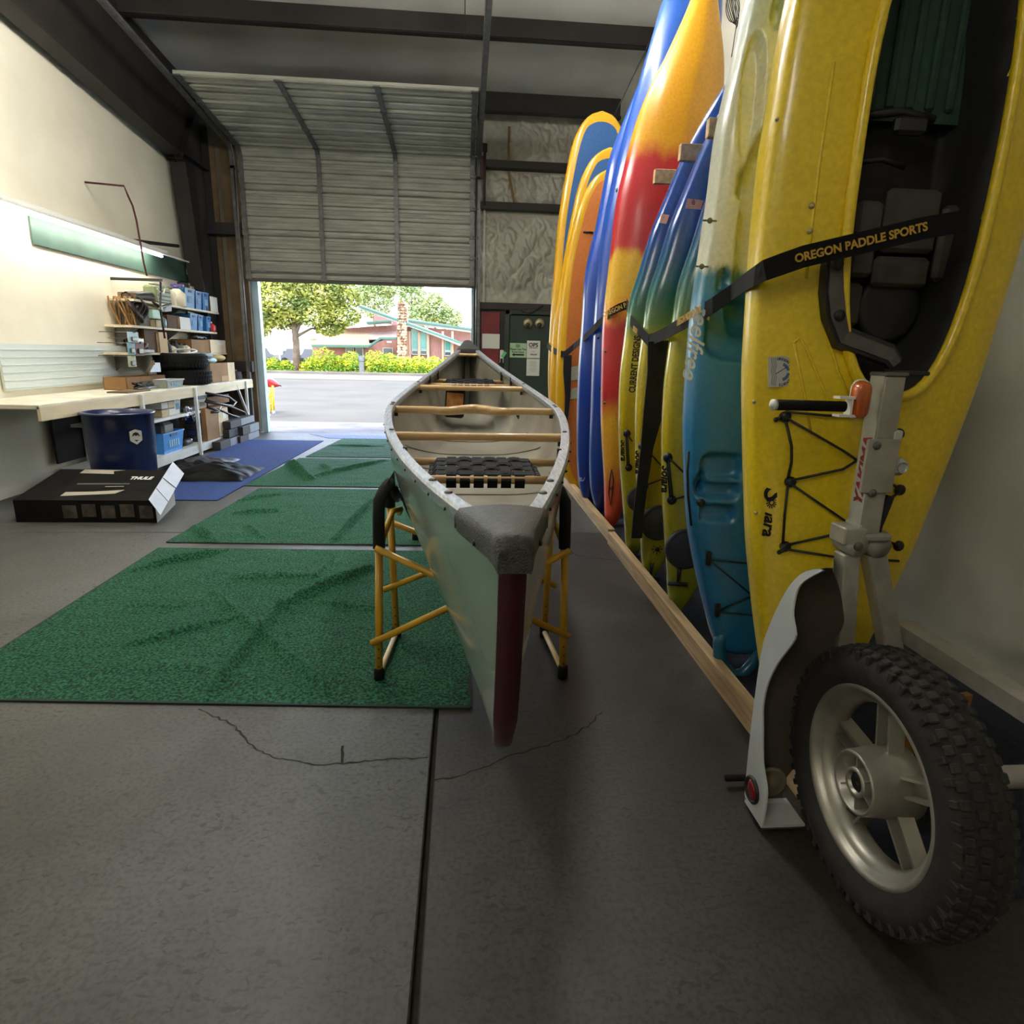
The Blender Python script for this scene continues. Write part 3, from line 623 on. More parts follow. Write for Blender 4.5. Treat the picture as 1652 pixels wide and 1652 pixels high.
# ------------------------------------------------------------------ canoe
CY0, CZ0, CZ1, CX0, CX1, CBM, CA, CBN, CBF, CSH, CL = 1.05, 1.007, 1.429, .091, .036, .46, 1.572, 1.154, 1.107, .189, 4.909
cang = math.asin((CZ1 - CZ0) / CL)
def cB(s): t = abs(2 * s - 1); return CBM * max(0, 1 - t ** CA) ** (CBN if s < .5 else CBF) + .02
def cW(x, s, dz, du=0.):
    u = s * CL + du
    return Vector((CX0 + (CX1 - CX0) * s + x, CY0 + u * math.cos(cang) - dz * math.sin(cang), CZ0 + u * math.sin(cang) + dz * math.cos(cang)))
def cg(s): return -CSH * (1 - abs(2 * s - 1) ** 2.4)
def ck(s): return -.56 - .008 * abs(2 * s - 1) ** 3
def csec(s, v, inset=0.):
    """hull point half-width and height for station s, v 0 keel .. 1 gunwale"""
    q_ = min(1, abs(2 * s - 1) ** 1.3); p = .42 * (1 - q_) + .16 * q_
    x = (cB(s) - inset) * (math.sin(v * PI / 2) ** p)
    zz = v ** (1.75 * (1 - q_) + 1.25 * q_)
    k = ck(s) + inset * 1.0
    return max(x * min(1, (v / .05) ** .5), (.0215 - inset * .5) * min(1, v / .30) ** .6), k + (cg(s) - k) * zz
def cpt(s, v, side, inset=0.):
    x, z = csec(s, v, inset)
    e = .15 * (1 - v) ** 2.6 + .02 * math.sin(PI * v) 
    t = (1 - 2 * s); du = e * t
    return cW(side * x, s, z, du)
canoe = thing('canoe', (CX0, CY0 + 2.4, 0.0), 'long pale green canoe with aluminium gunwales resting on yellow stands', 'canoe')
canoe.location.z = .45
hullm = mat('sage_gelcoat', C(150, 160, 154), .2, col2=C(140, 149, 145), scale=1.2, coat=.6)
linerm = mat('grey_beige_liner', C(150, 145, 130), .4, col2=C(122, 118, 106), scale=3)
alum = mat('worn_aluminium', C(196, 202, 210), .42, .7, col2=C(160, 166, 174), scale=14, stretch=(8, 1, 8))
ash = mat('varnished_ash', C(206, 172, 122), .4, col2=C(184, 148, 100), scale=3, stretch=(1, 12, 12), coat=.3)
deckm = mat('grained_grey_plastic', C(74, 74, 72), .4, col2=C(56, 56, 55), scale=60, bump=.6, bscale=220)
NS, NV = 72, 16
ss = [.5 - .5 * math.cos(PI * i / NS) for i in range(NS + 1)]
def chull(inset):
    b = MB(); vs = []
    for s in ss:
        for j in range(-NV, NV + 1):
            vs.append(cpt(s, (abs(j) / NV) ** 1.5, 1 if j >= 0 else -1, inset))
    n = 2 * NV + 1
    b.add(vs, [(i * n + j, i * n + j + 1, (i + 1) * n + j + 1, (i + 1) * n + j) for i in range(NS) for j in range(2 * NV)], 0, True)
    for i in (0, NS): b.add([vs[i * n + k] for k in range(n)], [tuple(range(n))], 0, True)
    return b
chull(0).build('hull', hullm, canoe); 
b = MB(); vs = []; n = 2 * NV + 1; sl_ = [s for s in ss if .02 < s < .98]
for s in sl_:
    for j in range(-NV, NV + 1): vs.append(cpt(s, (abs(j) / NV) ** 1.5, 1 if j >= 0 else -1, .014))
b.add(vs, [(i * n + j, i * n + j + 1, (i + 1) * n + j + 1, (i + 1) * n + j) for i in range(len(sl_) - 1) for j in range(2 * NV)], 0, True)
b.build('liner', linerm, canoe)
lm = mat('dark_rib_arc', C(110, 104, 92), .5)
for s0 in (.40, .50, .58, .66):          # floor stiffener outlines seen as dark arcs
    b = MB(); pts = []
    for j in range(-10, 11):
        v = abs(j) / 10 * .5; s = s0 - .05 * (abs(j) / 10) ** 2; pts.append(cpt(s, v, 1 if j >= 0 else -1, .016))
    b.ribbon(pts, .018, .004, (0, 1, 0)).build('rib_line', lm, canoe)
for side in (-1, 1):
    b = MB(); vs = []; sg = [s for s in ss if .015 <= s <= .985]; N = len(sg)
    for s in sg:
        x, z = csec(s, 1); z += .004
        inn = min(.032, x * .8)
        for dx, dz in ((.008, -.03), (.010, -.002), (.004, .006), (-inn + .004, .006), (-inn, 0), (-inn, -.022), (-inn + .006, -.022), (-inn + .006, -.004), (.002, -.004), (.002, -.03)):
            vs.append(cW(side * (x + dx), s, z + dz))
    b.add(vs, [(i * 10 + k, i * 10 + (k + 1) % 10, i * 10 + 10 + (k + 1) % 10, i * 10 + 10 + k) for i in range(N - 1) for k in range(10)])
    gw = b.build('gunwale', alum, canoe)
    pieces([MB().lathe([(.0045, -.002), (.0045, .003), (.002, .005)], cW(side * (csec(s, 1)[0] + .011), s, csec(s, 1)[1] - .018), 'X', 8) for s in [.09 + .041 * i for i in range(21)]], 'rivet', black, gw)
    pieces([MB().lathe([(.011, 0), (.011, .004), (.006, .007)], cW(side * (csec(s, 1)[0] - .016), s, csec(s, 1)[1] + .010), 'Z', 10) for s in (.105, .145, .36, .51, .52, .68)], 'bolt', steel_grey, gw)
# deck caps
for (s0, s1, near) in ((.0, .062, 1), (1., .935, 0)):
    b = MB(); vs = []; N = 10; st_ = [s0 + (s1 - s0) * (i / N) ** 1.0 for i in range(N + 1)]
    sgn = -1 if near else 1
    def row(s, first):
        x, z = csec(s, 1); x += .016; ext = .018 * sgn if first else 0
        if first: x = .034
        zt = z + .014
        return [cW(a * x, s, zt + dz, ext + du_) for a, dz, du_ in ((-1.0, -.058 if near else -.05, 0), (-1.04, -.02, 0), (-.94, -.003, 0), (-.5, .004, 0), (0, .007, 0), (.5, .004, 0), (.94, -.003, 0), (1.04, -.02, 0), (1.0, -.058 if near else -.05, 0))]
    rows = [row(s, False) for s in st_]; 
    nose = row(st_[0], True)
    nose2 = [cW(a * .030, st_[0], csec(st_[0], 1)[1] + .014 + dz, (.030) * sgn) for a, dz in ((-1, -.062), (-1, -.03), (-.9, -.02), (-.5, -.014), (0, -.012), (.5, -.014), (.9, -.02), (1, -.03), (1, -.062))]
    allr = [nose2, nose] + rows
    b.add([p for r in allr for p in r], [(i * 9 + k, i * 9 + k + 1, i * 9 + 10 + k, i * 9 + 9 + k) for i in range(len(allr) - 1) for k in range(8)], 0, True)
    b.add(nose2, [tuple(range(9))]); b.add([rows[-1][1], rows[-1][2], rows[-1][3], rows[-1][4], rows[-1][5], rows[-1][6], rows[-1][7]] + [p - Vector((0, 0, .03)) for p in (rows[-1][7], rows[-1][1])], [tuple(range(9))])
    dc = b.build('deck_plate', deckm, canoe)
    if near:
        r = MB()
        for a in (-1, 1): r.lathe([(.007, -.002), (.007, .003), (.003, .005)], cW(a * (csec(.03, 1)[0] + .018), .03, csec(.03, 1)[1] - .035), 'X', 8)
        r.build('screw', black, dc)
# dark red skid strip over the near stem
b = MB(); vs = []; N = 26; off = .004
for j in range(N + 1):
    v = .93 * (1 - j / N) ** 1.4
    for k in (-3, -2, -1, 0, 1, 2, 3):
        s = .003 * abs(k) / 3; p = cpt(s, v, 1 if k >= 0 else -1); 
        x = p.x - (CX0 + (CX1 - CX0) * s)
        if k == 0: p.x = CX0
        vs.append(p + Vector((off * (1 if x > 0 else -1) if k else 0, -off, 0)))
b.add(vs, [(j * 7 + k, j * 7 + k + 1, j * 7 + 8 + k, j * 7 + 7 + k) for j in range(N) for k in range(6)], 0, True)
lab(b.build('skid_strip', mat('dark_red_gelcoat', C(72, 28, 32), .35, col2=C(62, 22, 27), scale=4, coat=.3), canoe), 'dark red skid strip over the near stem')
# thwarts, yoke, seats, grab bars
def bar_(s, dz=-.022, r=.017, name='thwart', yoke=False, x1=None):
    x = cB(s) - .01; pts = []; N = 24
    for i in range(N + 1):
        a = -1 + 2 * i / N; dy = 0
        if yoke:
            n = abs(a); dy = .055 * math.exp(-((n - .0) / .16) ** 2) - .03 * math.exp(-((n - .34) / .12) ** 2)
        pts.append(cW(a * x, s, cg(s) + dz, dy))
    rr = [r * (1.0 + (.35 * math.exp(-(abs(-1 + 2 * i / N) / .4) ** 2) if yoke else .12 * math.cos(PI * i / N) ** 2)) for i in range(N + 1)]
    b = MB().tube(pts, rr, 12); o = b.build(name, ash, canoe); return o
bar_(.082, -.03, .012, 'grab_bar'); bar_(.365, -.022, .018); bar_(.515, -.022, .02, 'yoke', True); bar_(.675, -.022, .017); bar_(.925, -.02, .013, 'grab_bar')
pieces([MB().box(cW(a * (cB(s) - .035), s, cg(s) - .035), (.02, .02, .05)) for s in (.365, .515, .675) for a in (-1, 1)], 'bracket', black, canoe)
web = mat('black_webbing', C(24, 24, 29), .7, col2=C(16, 16, 20), scale=80, spec=.2)
def seat(s0, s1, dz, cols, wid):
    st_ = bpy.data.objects.new('seat', None); SC.collection.objects.link(st_); st_.parent = canoe
    base = cW(0, (s0 + s1) / 2, cg(s0) + dz); st_.location = base - canoe.location
    for s in (s0, s1):
        x = cB(s) - .016; MB().tube([cW(-x, s, cg(s0) + dz), cW(x, s, cg(s0) + dz)], .015, 12).build('seat_rail', ash, st_)
    p0, p1 = cW(0, s0, cg(s0) + dz), cW(0, s1, cg(s0) + dz); d = p1 - p0
    for a in range(cols):
        x = (a - (cols - 1) / 2) * wid / cols; b = MB(); pts = []
        N = 12
        pts.append(p0 + Vector((x, -.006, -.028))); pts.append(p0 + Vector((x, -.018, 0)))
        for i in range(N + 1):
            f = i / N; up = .0185 + (.006 if int(f * 3.999) % 2 == a % 2 else -.003) * (1 if 0 < i < N else 0)
            pts.append(p0 + d * f + Vector((x, 0, up)))
        pts.append(p1 + Vector((x, .018, 0))); pts.append(p1 + Vector((x, .006, -.028)))
        b.ribbon(pts, wid / cols * .74, .003, (1, 0, 0)).build('seat_strap', web, st_)
    for r in range(4):
        f = (r + .5) / 4; b = MB(); pts = []; N = cols * 4 + 4
        for i in range(N + 1):
            x = -wid / 2 - .06 + (wid + .12) * i / N; a = (x + wid / 2) / wid * cols - .5
            up = .0165 + .006 * math.cos(PI * a + PI * r) * (1 if abs(x) < wid / 2 else 0)
            pts.append(p0 + d * f + Vector((x, 0, up if abs(x) < wid / 2 + .04 else up - .02)))
        b.ribbon(pts, d.length / 4 * .82, .003, (0, d.y, d.z)).build('seat_strap', web, st_)
    pieces([MB().box(cW(a * (cB(s) - .03), s, (cg(s) + cg(s0) + dz) / 2), (.016, .016, abs(dz) + .01)) for s in (s0, s1) for a in (-1, 1)], 'seat_hanger', black, st_)
seat(.222, .272, -.06, 6, .29); seat(.735, .785, -.06, 6, .29)
# orange caution label and dark pad on the liner
c0 = cpt(.62, .45, -1, .02); c1 = cpt(.56, .45, -1, .02)
tb0 = at(734, 648, 4.85); tbr = Matrix.Rotation(-.35, 3, 'X') @ Matrix.Rotation(.06, 3, 'Y')
tbg = thing('throw_bag', tb0, 'dark pouch with an orange label lying inside the canoe left of centre', 'bag')
MB().box(tb0, (.15, .05, .25), tbr, bev=.015).build('pouch', black, tbg); MB().box(tb0 + tbr @ Vector((0, -.027, 0)), (.128, .004, .12), tbr).build('label_panel', mat('orange_label', C(196, 124, 56), .5, col2=C(214, 150, 80), scale=30), tbg)

# ------------------------------------------------------------------ yellow folding stands
def stand(Y0, top, label):
    """two inverted U frames, crossing braces, a sling between the padded tops"""
    xl, xr = -.345, .425; xc = .04; t = thing('canoe_stand', (xc, Y0 + .2, 0), label, 'stand', 'yellow folding canoe stands')
    for sx, X in ((-1, xl), (1, xr)):
        lf, lr = (X, Y0, .03), (X + (.03 if sx < 0 else -.03), Y0 + .40, .03)
        f = Vector((X - sx * .012, Y0 + .03, top - .23)); r = Vector((X - sx * .04 + sx * .02, Y0 + .36, top - .14))
        for nm_, p, q_ in (('leg', lf, f), ('leg', lr, r)):
            lg = MB().tube([p, q_], .0155, 12).build(nm_, yellowpaint, t)
            MB().lathe([(.02, -.03), (.022, -.028), (.022, .02), (.017, .03)], p, 'Z', 12).build('rubber_foot', rubber, lg)
            pieces([MB().lathe([(.0035, -.017), (.0035, -.0155), (.001, -.015)], Vector(p).lerp(Vector(q_), .08 + .07 * k), 'Y', 8) for k in range(3)], 'adjuster_hole', black, lg)
        arc = [f, f + Vector((-sx * .002, .0, .12)), f + Vector((-sx * .004, .01, .19)), f + Vector((-sx * .02, .05, .225)), Vector((X - sx * .04, Y0 + .2, top)), r + Vector((0, -.05, .1)), r + Vector((0, -.005, .07)), r]
        MB().tube(arc, .024, 14).build('foam_grip', foam, t)
        MB().tube([lf, lr], .012, 10).build('floor_bar', mat('white_lit_bar', C(224, 206, 170), .4), t)  # lit whiteness painted into the bar's colour
        MB().tube([f + Vector((0, .015, .0)), Vector((X - sx * .05, Y0 + .2, top - .12)), Vector((X - sx * .075, Y0 + .27, top - .13)), r + Vector((-sx * .04, 0, -.03))], .013, 10).build('brace', yellowpaint, t)
    for dy, k in ((-.018, 0), (.39, 1)):
        for a, b_ in ((1, -1), (-1, 1)):
            p = Vector(((xl if a > 0 else xr) - a * .02, Y0 + dy, .19 if k == 0 else .26)); q_ = Vector(((xr if a > 0 else xl), Y0 + dy - .02 * a, top - .22))
            p.y -= .02 * a
            MB().tube([p, q_], .014, 12).build('cross_bar', yellowpaint, t)
    # sling: follows the hull from the padded tops under the keel
    b = MB(); s_ = (Y0 + .2 - CY0) / CL
    def under(u, v):
        a = (u - .5) * 2; sgn = 1 if a >= 0 else -1; n = abs(a)
        s = (Y0 + .06 + .28 * v - CY0) / CL
        if n < .72: p = cpt(s, (n / .72) * .62, sgn); d = Vector((sgn * min(1, n * 2), 0, -.6)).normalized(); return p + d * .006
        f_ = (n - .72) / .28; p = cpt(s, .62, sgn) + Vector((sgn * .006, 0, 0)); X = (xl + .045 if sgn < 0 else xr - .045); e = Vector((X, Y0 + .06 + .28 * v, top + .027))
        return p.lerp(e, f_) + Vector((0, 0, -.04 * math.sin(PI * f_)))
    b.grid(under, 40, 6).build('sling', mat('grey_sling', C(66, 60, 64), .8, col2=C(54, 50, 54), scale=50), t)
    return t
stand(2.36, .80, 'yellow folding stand with black foam tops under the near half of the canoe')
stand(4.35, .93, 'yellow folding stand hidden under the far half of the canoe')

# ------------------------------------------------------------------ turf mats and carpets
def turfmat():
    m = bpy.data.materials.new('green_turf'); m.use_nodes = True; t = m.node_tree; b = t.nodes['Principled BSDF']; b.inputs['Roughness'].default_value = .85; b.inputs['Specular IOR Level'].default_value = .25
    tc = t.nodes.new('ShaderNodeTexCoord'); n = t.nodes.new('ShaderNodeTexNoise'); n.inputs['Scale'].default_value = 85; n.inputs['Detail'].default_value = 4; t.links.new(tc.outputs['Object'], n.inputs['Vector'])
    r = t.nodes.new('ShaderNodeValToRGB'); e = r.color_ramp.elements; e[0].position = .38; e[0].color = C(8, 44, 28); e[1].position = .66; e[1].color = C(46, 112, 78)
    t.links.new(n.outputs[0], r.inputs[0]); t.links.new(r.outputs[0], b.inputs['Base Color'])
    bp = t.nodes.new('ShaderNodeBump'); bp.inputs['Strength'].default_value = 1; bp.inputs['Distance'].default_value = .012; t.links.new(n.outputs[0], bp.inputs['Height']); t.links.new(bp.outputs[0], b.inputs['Normal'])
    return m
turf = turfmat()
def turf_mat(cs, seed, folds, label):
    """cs: corners near-left, near-right, far-right, far-left; folds: (p, q, width, height) ridges"""
    a, b_, c, d = [Vector(p) for p in cs]; n = 110; Z = {}
    org = (a + b_ + c + d) / 4; org.z = 0
    t = thing('turf_mat', org, label, 'mat', 'green turf mats in a row on the floor'); mb = MB(); th = .006
    def top(u, v):
        p = (a.lerp(b_, u)).lerp(d.lerp(c, u), v); ed = min(1, 12 * min(u, 1 - u, v, 1 - v))
        h = .002 + .011 * max(0, nz(p.x * .9 + seed, p.y * 2.2, seed, 2.1)) + .009 * abs(nz(p.x * 2 + p.y, p.y * 3 - p.x + seed, 4, 2.4))
        for (p0, q0, wd, hh) in folds:
            e = (Vector(q0) - Vector(p0)); L2 = e.dot(e); f = max(0, min(1, (Vector((p.x, p.y)) - Vector(p0)).dot(e) / L2)); dd = (Vector((p.x, p.y)) - Vector(p0) - e * f).length + .006 * nz(p.x, p.y, seed, 6)
            h += 1.7 * 1.3 * hh * math.exp(-(dd / wd) ** 2) * (.55 + .45 * math.sin(PI * f))
        return Vector((p.x, p.y, th + h * (.35 + .65 * ed)))
    mb.grid(top, n, n)
    rim = [(a, b_), (b_, c), (c, d), (d, a)]
    mb.build('pile', turf, t)
    k = MB()
    for p, q_ in rim: k.bar(Vector((p.x, p.y, .004)), Vector((q_.x, q_.y, .004)), .014, .0075)
    k.build('bound_edge', mat('dark_binding', C(20, 44, 34), .8), t)
    return t
def g2(*p): v = atZ(*p); return (v.x, v.y)
turf_mat([(-2.05, 2.28, 0), (.03, 2.14, 0), (.03, 4.08, 0), (-2.05, 4.17, 0)], 1, [(g2(330, 1130), g2(450, 985), .022, .02), (g2(450, 985), g2(595, 920), .03, .028), (g2(345, 960), g2(530, 1115), .018, .013), (g2(206, 1045), g2(380, 1000), .016, .013), (g2(380, 937), g2(510, 933), .012, .016), (g2(210, 925), g2(370, 890), .02, .022), (g2(510, 933), g2(545, 890), .01, .012), (g2(206, 980), g2(300, 983), .014, .008), (g2(480, 970), g2(600, 985), .018, .010)], 'green turf mat nearest the camera, creased with crossing folds')
turf_mat([(-2.06, 4.31, 0), (.06, 4.22, 0), (.06, 6.05, 0), (-1.98, 6.09, 0)], 5, [(g2(540, 872), g2(605, 805), .025, .024), (g2(310, 850), g2(345, 874), .03, .025), (g2(380, 830), g2(450, 826), .02, .014), (g2(340, 815), g2(450, 800), .02, .014), (g2(420, 868), g2(400, 850), .02, .014)], 'green turf mat second from the camera, beside the near stand')
turf_mat([(-2.17, 6.22, 0), (.1, 6.17, 0), (.1, 7.86, 0), (-2.05, 7.9, 0)], 9, [(g2(452, 742), g2(500, 775), .05, .05), (g2(510, 770), g2(620, 745), .03, .02), (g2(520, 752), g2(535, 762), .04, .02), (g2(430, 758), g2(452, 742), .04, .03)], 'green turf mat third from the camera with a curled left corner')
turf_mat([(-2.0, 8.02, 0), (.1, 7.99, 0), (.1, 9.75, 0), (-1.86, 9.78, 0)], 13, [(g2(520, 720), g2(620, 722), .03, .012)], 'green turf mat nearest the open garage door')
def carpet(cs, m, name, label, th=.008):
    b = MB(); P = [Vector((x, y, z)) for z in (0.0005, th) for x, y in cs]; b.add(P, [(3, 2, 1, 0), (4, 5, 6, 7)] + [(i, (i + 1) % 4, 4 + (i + 1) % 4, 4 + i) for i in range(4)])
    return one(b, name, m, label, 'carpet')
carpet([(-3.25, 5.58), (-2.19, 5.58), (-2.1, 9.5), (-3.2, 9.5)], bluecarpet, 'blue_carpet', 'bright blue carpet runner along the workbench')
carpet([(-2.09, 9.8), (.2, 9.8), (.2, 10.3), (-2.5, 10.3)], mat('pale_blue_carpet', C(96, 110, 150), .95, col2=C(120, 130, 160), scale=30), 'door_mat', 'worn pale blue strip of carpet just inside the open door', .004)
carpet([(1.16, 1.2), (2.2, 1.2), (2.2, 7.2), (1.16, 7.2)], navycarpet, 'navy_carpet', 'dark navy carpet under the standing kayaks behind the wooden curb')
b = MB()
def fn(u, v):
    p = Vector((-.62 + .75 * u, 9.86 + .12 * math.sin(3 * u) + .10 * v, 0)); return p + Vector((0, 0, .012 + .03 * abs(math.sin(5 * u + 2 * v)) * math.sin(PI * u)))
one(b.grid(fn, 24, 6), 'red_cloth', mat('red_cloth', C(170, 40, 60), .8), 'crumpled red cloth strip on the floor beyond the far turf mat', 'cloth')
# wooden curb: two lengths of 2x4
cm = mat('raw_2x4', C(196, 168, 128), .65, col2=C(160, 130, 92), scale=3, stretch=(14, .8, 14), bump=.3)
def curb(y0, y1, x0, x1, label):
    b = MB().bar((x0, y0, .044), (x1, y1, .044), .05, .088); o = one(b, 'wooden_curb', cm, label, 'lumber', 'lengths of lumber edging the kayak row'); return o
curb(1.55, 4.30, 1.075, 1.085, 'near length of raw lumber edging the kayak row on the floor')
curb(4.36, 6.9, 1.10, 1.085, 'far length of raw lumber edging the kayak row on the floor')
# ------------------------------------------------------------------ boats standing along the right wall
class Boat:
    """boat standing on its tail: outline rows (z, x_left, x_right) in the plane Y0, deck towards -Y"""
    def __init__(s, rows, Y0, dk, hl, rec=(), dp=.62, hp=.75, xp=.85, ridge=None):
        s.rows, s.Y0, s.dk, s.hl, s.rec, s.dp, s.hp, s.xp, s.ridge = rows, Y0, dk, hl, rec, dp, hp, xp, ridge
        s.hw = max((r[2] - r[1]) / 2 for r in rows)
    def at(s, z):
        l, r = cat_interp(s.rows, z); return (l + r) / 2, max(.006, (r - l) / 2)
    def surf(s, x, z, rec=True):
        xc, hw = s.at(z); n = max(-1, min(1, (x - xc) / hw)); c = abs(n) ** (1 / s.xp); sn = math.sqrt(max(0, 1 - c * c))
        y = s.Y0 - s.dk * (hw / s.hw) ** .5 * sn ** s.dp
        if s.ridge: y -= s.ridge * (hw / s.hw) * max(0, 1 - abs(n) * 1.0)
        if rec:
            for (rx, rz, a, b, D, _m, p) in s.rec:
                e = (abs((x - rx) / a) ** p + abs((z - rz) / b) ** p) ** (1 / p)
                y += D * max(0, min(1, (1.0 - e) / .18)) if D > 0 else D * max(0, 1 - e * e)
        return y
    def on(s, px, py, off=.002):
        Y = s.Y0 - s.dk
        for _ in range(6):
            p = at(px, py, Y); Y = s.surf(p.x, p.z)
        p = at(px, py, Y - off); return p
    def build(s, root, m, N=110, M=64, name='hull'):
        z0, z1 = s.rows[0][0], s.rows[-1][0]; b = MB(); vs = []; H = M // 2
        zs = [z0 + (z1 - z0) * (.5 - .5 * math.cos(PI * (.03 + .94 * i / N))) for i in range(N + 1)]; zs[0] = z0; zs[-1] = z1
        zs = [.35 * z + .65 * (z0 + (z1 - z0) * i / N) for i, z in enumerate(zs)]
        for z in zs:
            xc, hw = s.at(z); pr = (hw / s.hw) ** .5
            for k in range(H + 1):
                t = -1 + 2 * k / H; n = math.copysign(1 - (1 - abs(t)) ** 1.5, t) if abs(t) > .999 else math.sin(t * PI / 2) * .55 + t * .45
                x = xc + n * hw; vs.append((x, s.surf(x, z), z))
            for k in range(1, H):
                t = 1 - 2 * k / H; n = math.sin(t * PI / 2) * .6 + t * .4; x = xc + n * hw; c = abs(n) ** (1 / s.xp); sn = math.sqrt(max(0, 1 - c * c))
                vs.append((x, s.Y0 + s.hl * pr * sn ** s.hp, z))
        W = 2 * H
        b.add(vs, [], 0)
        for i in range(len(zs) - 1):
            zc = (zs[i] + zs[i + 1]) / 2
            for k in range(W):
                l = (k + 1) % W; mi = 0
                if k < H:
                    x = (vs[i * W + k][0] + vs[i * W + l][0]) / 2
                    for (rx, rz, a, bb, D, mm, p) in s.rec:
                        if mm and (abs((x - rx) / a) ** p + abs((zc - rz) / bb) ** p) ** (1 / p) < 1.015: mi = mm
                b.f.append([i * W + k, i * W + l, (i + 1) * W + l, (i + 1) * W + k]); b.mi.append(mi); b.sm.append(True)
        for i in (0, len(zs) - 1): b.f.append([i * W + k for k in range(W)]); b.mi.append(0); b.sm.append(True)
        return b.build(name, m, root)
def hwrows(rows, f): return [(z, xl, max(xl + .012, f(z, xl))) for z, xl in rows]
# --- three paddle boards farthest away
yrail = mat('yellow_board_rail', C(206, 156, 16), .3, col2=C(194, 146, 12), scale=2, coat=.4)
def board(rows, Y0, deckm, label, extra=None):
    B = Boat(rows, Y0, .055, .055, dp=.45, hp=.45, xp=.9); r0 = rows[0]
    t = thing('paddle_board', ((r0[1] + r0[2]) / 2, Y0, 0), label, 'paddle board', 'yellow paddle boards standing by the door')
    B.build(t, yrail, 90, 28)
    b = MB(); vs = []; zs = [rows[0][0] + .12 + (rows[-1][0] - rows[0][0] - .22) * (1 - (1 - i / 60) ** 2) for i in range(61)]
    z1 = zs[-1]
    for z in zs:
        xc, hw = B.at(z); w_ = max(.004, (hw - .075)) if z < z1 - .001 else .004
        if z > z1 - .16: w_ = min(w_, max(.004, math.sqrt(max(0, 1 - ((z - z1 + .16) / .16) ** 2)) * max(.01, B.at(z1 - .16)[1] - .075)))
        for k in range(9): x = xc + w_ * (-1 + k / 4); vs.append((x, B.surf(x, z) - .003, z))
    b.add(vs, [(i * 9 + k, i * 9 + k + 1, i * 9 + 10 + k, i * 9 + 9 + k) for i in range(60) for k in range(8)], 0, True)
    b.build('deck_pad', deckm, t); return B, t
bpad = mat('blue_deck_pad', C(34, 84, 140), .7, col2=C(30, 76, 130), scale=60, bump=.3, bscale=120)
opad = mat('orange_deck_pad', C(196, 112, 42), .7, col2=C(184, 102, 36), scale=60, bump=.3, bscale=120)
def sup_rows(base, X1, Zt, x_top):
    return base
A_ = [(0, 1.15), (.10, 1.06), (.25, .985), (.51, .94), (1.03, .885), (1.54, .88), (2.08, .90), (2.6, .925), (3.05, .985), (3.35, 1.05), (3.5, 1.13), (3.57, 1.21), (3.6, 1.30)]
B_ = [(0, 1.15), (.10, 1.06), (.25, .985), (.51, .92), (.93, .87), (1.41, .87), (1.76, .89), (2.16, .945), (2.6, 1.01), (2.9, 1.075), (3.08, 1.16), (3.17, 1.25), (3.21, 1.34)]
C_ = [(0, 1.15), (.10, 1.06), (.25, .985), (.51, .93), (.95, .89), (1.41, .885), (2.01, .91), (2.33, .955), (2.65, 1.03), (2.8, 1.1), (2.9, 1.18), (2.95, 1.27), (2.97, 1.32)]
def mir(rows, x0, x1):
    zt = rows[-1][0]; out = []
    for z, xl in rows: xc = x0 + (x1 - x0) * z / zt; out.append((z, xl, max(2 * xc - xl, xl + .012)))
    return out
board(mir(A_, 1.2, 1.31), 6.6, bpad, 'tallest yellow paddle board with a blue deck, leftmost of the row')
board(mir(B_, 1.2, 1.35), 6.32, bpad, 'middle-height yellow paddle board with a blue deck')
Bc, tc_ = board(mir(C_, 1.2, 1.33), 6.04, opad, 'shortest yellow paddle board with an orange deck')
b = MB(); p = Bc.on(950, 374.5, .006); b.tube([Bc.on(941, 374, .008), Bc.on(957, 375, .008)], .008, 6).build('handle_slot', black, tc_)
for py0, py1 in ((592, 615), (627, 645)):
    b = MB(); b.add([Bc.on(922, py0, .006), Bc.on(936, py0 - 3, .006), Bc.on(935, py1 - 3, .006), Bc.on(918, py1, .006)], [(0, 1, 2, 3)]).build('pale_panel', mat('pale_panel', C(176, 176, 150), .6), tc_)
# --- two tall blue kayaks, hulls outward
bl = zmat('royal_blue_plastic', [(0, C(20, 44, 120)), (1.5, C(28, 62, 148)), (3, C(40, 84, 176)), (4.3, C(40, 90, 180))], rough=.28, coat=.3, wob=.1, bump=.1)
rb1 = [(0, 1.12), (.21, 1.045), (.66, 1.005), (1.2, .99), (1.61, 1.0), (2.02, 1.01), (2.39, 1.08), (2.72, 1.13), (2.88, 1.16), (3.21, 1.28), (3.56, 1.42)]
k1 = Boat(mir(rb1, 1.15, 1.43), 5.45, .15, .12, xp=.7, dp=.7)
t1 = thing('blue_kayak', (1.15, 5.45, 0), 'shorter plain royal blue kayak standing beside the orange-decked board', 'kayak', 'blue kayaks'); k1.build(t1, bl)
text('Perception', .05, frame(k1.on(937, 772), (1, 0, .15), (0, -1, 0)), white, t1, 'logo_print') if False else None
b = MB(); b.add([k1.on(934, 769), k1.on(938, 771), k1.on(944.5, 770), k1.on(941, 776), k1.on(934.5, 776.5)], [(0, 1, 2, 3, 4)]).build('logo_print', mat('pale_logo', C(150, 160, 180), .6), t1)
rb2 = [(0, 1.155), (.28, 1.075), (.96, 1.045), (1.59, 1.035), (1.98, 1.045), (2.28, 1.06), (2.59, 1.11), (2.93, 1.18), (3.2, 1.25), (3.59, 1.35), (3.81, 1.41), (4.04, 1.52), (4.3, 1.66)]
k2 = Boat(mir(rb2, 1.17, 1.68), 5.1, .17, .12, xp=.62, dp=.8, ridge=.04)
t2 = thing('blue_kayak', (1.17, 5.1, 0), 'taller royal blue kayak with a keel ridge, beside the red and yellow kayak', 'kayak', 'blue kayaks'); k2.build(t2, bl)
